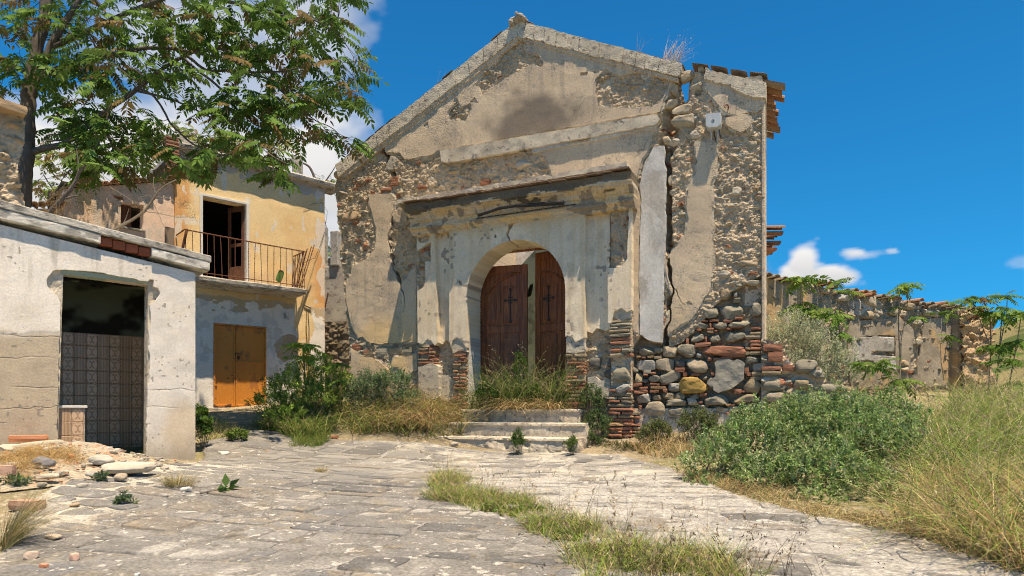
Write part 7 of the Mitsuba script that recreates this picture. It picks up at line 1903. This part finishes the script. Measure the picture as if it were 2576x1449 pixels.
grass('back_grass', [(8.68,13.12),(68.46,80.0),(71.37,80.0),(71.37,80.0),(52.95,80.0)], 6000, (.3, .8), [(.28, .32, .13), (.22, .26, .10), (.50, .43, .24)], .010, label='grass around the saplings beyond the ruined wall')
grass('litter_grass', [(1.94,7.98),(1.96,7.14),(2.23,6.0),(2.48,5.3),(2.82,4.84),(2.83,4.48),(3.06,5.04),(3.03,5.26),(2.73,5.84),(2.5,6.42),(2.19,7.66)], 3200, (.05, .22), STRAW + [(.2, .17, .1), (.24, .28, .09)], .003, (.3, .95), (.2, .8), label='dry litter and short grass at the edge of the pavement below the grey shrub')
# straw on the rubble, tufts, door step
zmd = lambda x, y: gz(x, y) + mound_h(x, y) * .9
grass('straw', [(-4.81,6.16),(-5.47,7.06),(-5.66,7.6),(-5.15,7.56),(-4.73,7.12),(-4.24,6.22),(-4.38,6.08),(-4.49,5.94)], 2600, (.10, .26), [(.55, .40, .18), (.48, .33, .14)], .0022, (.6, .95), (.3, .9), zf=zmd, label='golden straw lying on the rubble before the shed')
for poly, n, L, lab in (([(-3.35,6.2),(-3.45,6.6),(-3.35,6.72),(-3.15,6.64),(-3.01,6.46),(-3.11,6.28)], 520, (.08, .22), 'spiky dry tuft of grass in the middle of the left paving'), ([(-2.52,8.24),(-2.61,8.94),(-2.37,8.64),(-2.33,8.14)], 240, (.05, .12), 'small yellowish grass tuft in the paving near the strip'), ([(-3.45,4.38),(-3.6,4.68),(-3.28,4.3),(-3.17,4.06)], 420, (.25, .6), 'long dry blades fanning out at the lower left corner')):
    q = scatter(poly, n, .03)
    c0 = q.mean(0)
    az = np.arctan2(q[:, 1] - c0[1], q[:, 0] - c0[0]) + rv.normal(0, .5, n) if 'fan' not in lab else rv.normal(.15, .5, n)
    m, c = merge([blades(on_ground(c0 + (q - c0) * .55, .02), rv.uniform(*L, n), np.full(n, .0018), rv.uniform(.3, .9, n), rv.uniform(0, .5, n), az, tones(n, STRAW[:2] + [(.16, .20, .06), (.28, .24, .09)]))])
    add('grass_tuft', m, 'm_blade', color=c, label=lab, cat='grass tuft', kind='stuff')
dz = lambda x, y: np.full(np.shape(x), 1.0)
dpoly = [tuple(FC.w(np.array([u, d, 0]))[:2]) for u, d in ((-.9, -.55), (1.25, -.5), (1.05, .45), (-.95, .45))]
grass('doorstep_grass', dpoly, 1000, (.45, 1.35), [(.20, .30, .07), (.14, .23, .05), (.34, .36, .15), (.50, .44, .27), (.09, .15, .04), (.16, .27, .06)], .0065, (.05, .6), (.15, .75), wind=-1.6, heads=.30, var=.4, zf=dz, label='tall seeding grass on the church threshold between the door jambs')
dpoly2 = [tuple(FC.w(np.array([u, d, 0]))[:2]) for u, d in ((-.3, -.62), (1.2, -.6), (1.1, -.25), (-.1, -.25))]
grass('fallen_grass', dpoly2, 420, (.3, .65), STRAW + [(.22, .22, .08)], .006, (.5, .9), (.6, 1.1), wind=-1.9, zf=dz, label='dry grass hanging over the top step')
sl = [tuple(FC.w(np.array([u, d, 0]))[:2]) for u, d in ((-2.5, -1.4), (-1.1, -1.4), (-.95, -.7), (-1.1, -.25), (-2.3, -.25))]
grass('side_grass', sl, 1300, (.3, .7), STRAW + [(.26, .19, .10)], .0068, (.2, .8), (.4, 1.), wind=-1.3, heads=.12, label='dry grass overhanging the left end of the steps')
# roof grasses
ridge = lambda pts, n, L, lab, pal: None
for pts, n, L, lab in (([(2.878,7.575),(3.167,7.365)], 90, (.25, .65), 'pale tuft of dry grass on the right slope of the gable'), ([(-1.909,8.034),(-1.928,8.012)], 7, (.4, .6), 'two thin dry stalks on the left slope of the gable'), ([(2.418,7.728),(2.433,7.71)], 4, (.4, .5), 'single dry stalk on the right slope of the gable')):
    a, b = np.array(pts[0]), np.array(pts[1])
    t = rv.random(n)[:, None]
    uz = a + (b - a) * t
    zz = np.interp(uz[:, 0], [-4.5, .05, 3.3], [6.55, 8.76, 7.2])
    P = FC.w(np.c_[uz[:, 0], rv.uniform(.05, .25, n), zz - .02])
    az = rv.normal(.2, .8, n)
    m1 = blades(P, rv.uniform(*L, n), np.full(n, .006), rv.uniform(.05, .5, n), rv.uniform(.0, .4, n), az, tones(n, [(.60, .56, .50), (.55, .47, .38)]))
    V = m1[0].reshape(n, -1, 3)
    hd = [leaflets(V[:, -1] + rv.normal(0, .02, (n, 3)), rv.normal(size=(n, 3)) + [0, 0, .5], .04, .2, tones(n, [(.60, .55, .48)])) for _ in range(1)]
    m, c = merge([m1] + hd)
    add('gable_grass', m, 'm_blade', color=c, label=lab, cat='grass tuft', group=None, kind='stuff')
q = rv.uniform([-4, .2], [1.6, 6], (7000, 2))
zr = 3.45 - .085 * (q[:, 0] + 2) + 1.6 * np.exp(-(((q[:, 0] + 2.0) / 2.4) ** 2)) * np.clip(q[:, 1] / 1.6, 0, 1) * np.clip((8 - q[:, 1]) / 3, 0, 1) + .1 * np.minimum(q[:, 1], 2)
P = FR.w(np.c_[q[:, 0], q[:, 1] + .3, zr])
m, c = merge([blades(P, rv.uniform(.25, .6, 7000), np.full(7000, .006), rv.uniform(.1, .7, 7000), rv.uniform(.1, .7, 7000), rv.uniform(0, 6.3, 7000), tones(7000, [(.52, .42, .26), (.46, .36, .22), (.40, .30, .17)]))])
add('roof_grass', m, 'm_blade', color=c, label='dry grass growing over the collapsed roof behind the church corner', cat='grass', kind='stuff')
# dead stems at the lower right
for (pos, lab, n, L) in (([(0.67,3.64)][0], 'cluster of dark dead stalks with seed heads at the bottom edge', 46, (.22, .42)), ([(1.23,3.56)][0], 'dark wiry dead stalks at the bottom edge right of the grass strip', 40, (.2, .42)), ([(1.65,3.66)][0], 'few thin bent stalks near the bottom right', 14, (.25, .45))):
    c0 = np.array(pos)
    P = on_ground(c0 + rv.normal(0, .14, (n, 2)), .0)
    m1 = blades(P, rv.uniform(*L, n), np.full(n, .0022), rv.uniform(.1, .7, n), rv.uniform(.0, .4, n), rv.uniform(0, 6.3, n), tones(n, [(.09, .065, .045), (.15, .11, .07)]))
    V = m1[0].reshape(n, -1, 3)
    hd = [leaflets(V[:, -1] + rv.normal(0, .008, (n, 3)), rv.normal(size=(n, 3)) + [0, 0, .8], .02, .35, tones(n, [(.10, .07, .05)])) for _ in range(5)]
    m, c = merge([m1] + hd)
    add('dead_stalks', m, 'm_blade', color=c, label=lab, cat='dead stalks', kind='stuff')
# a fallen twig with green leaves
tw = thing('fallen_twig', 'fallen twig with two broad green leaves lying on the paving', 'twig')
P = np.array([(x, y, float(gz(x, y)) + .045) for x, y in [(-2.89,6.08),(-2.86,6.18),(-2.82,6.26),(-2.8,6.42)]])
add('stem', tube(P, [.008, .007, .006, .004], 6), 'm_bark', tw)
Cn = np.repeat(P[-2:], 4, 0) + rv.normal(0, .012, (8, 3))
V, F, c = leaflets(Cn, rv.normal(size=(8, 3)) * .7 + [.8, .3, .5], .14, .55, tones(8, [(.12, .20, .06), (.09, .15, .045)]))
add('leaf', (V, F), 'm_leaf', tw, color=c)
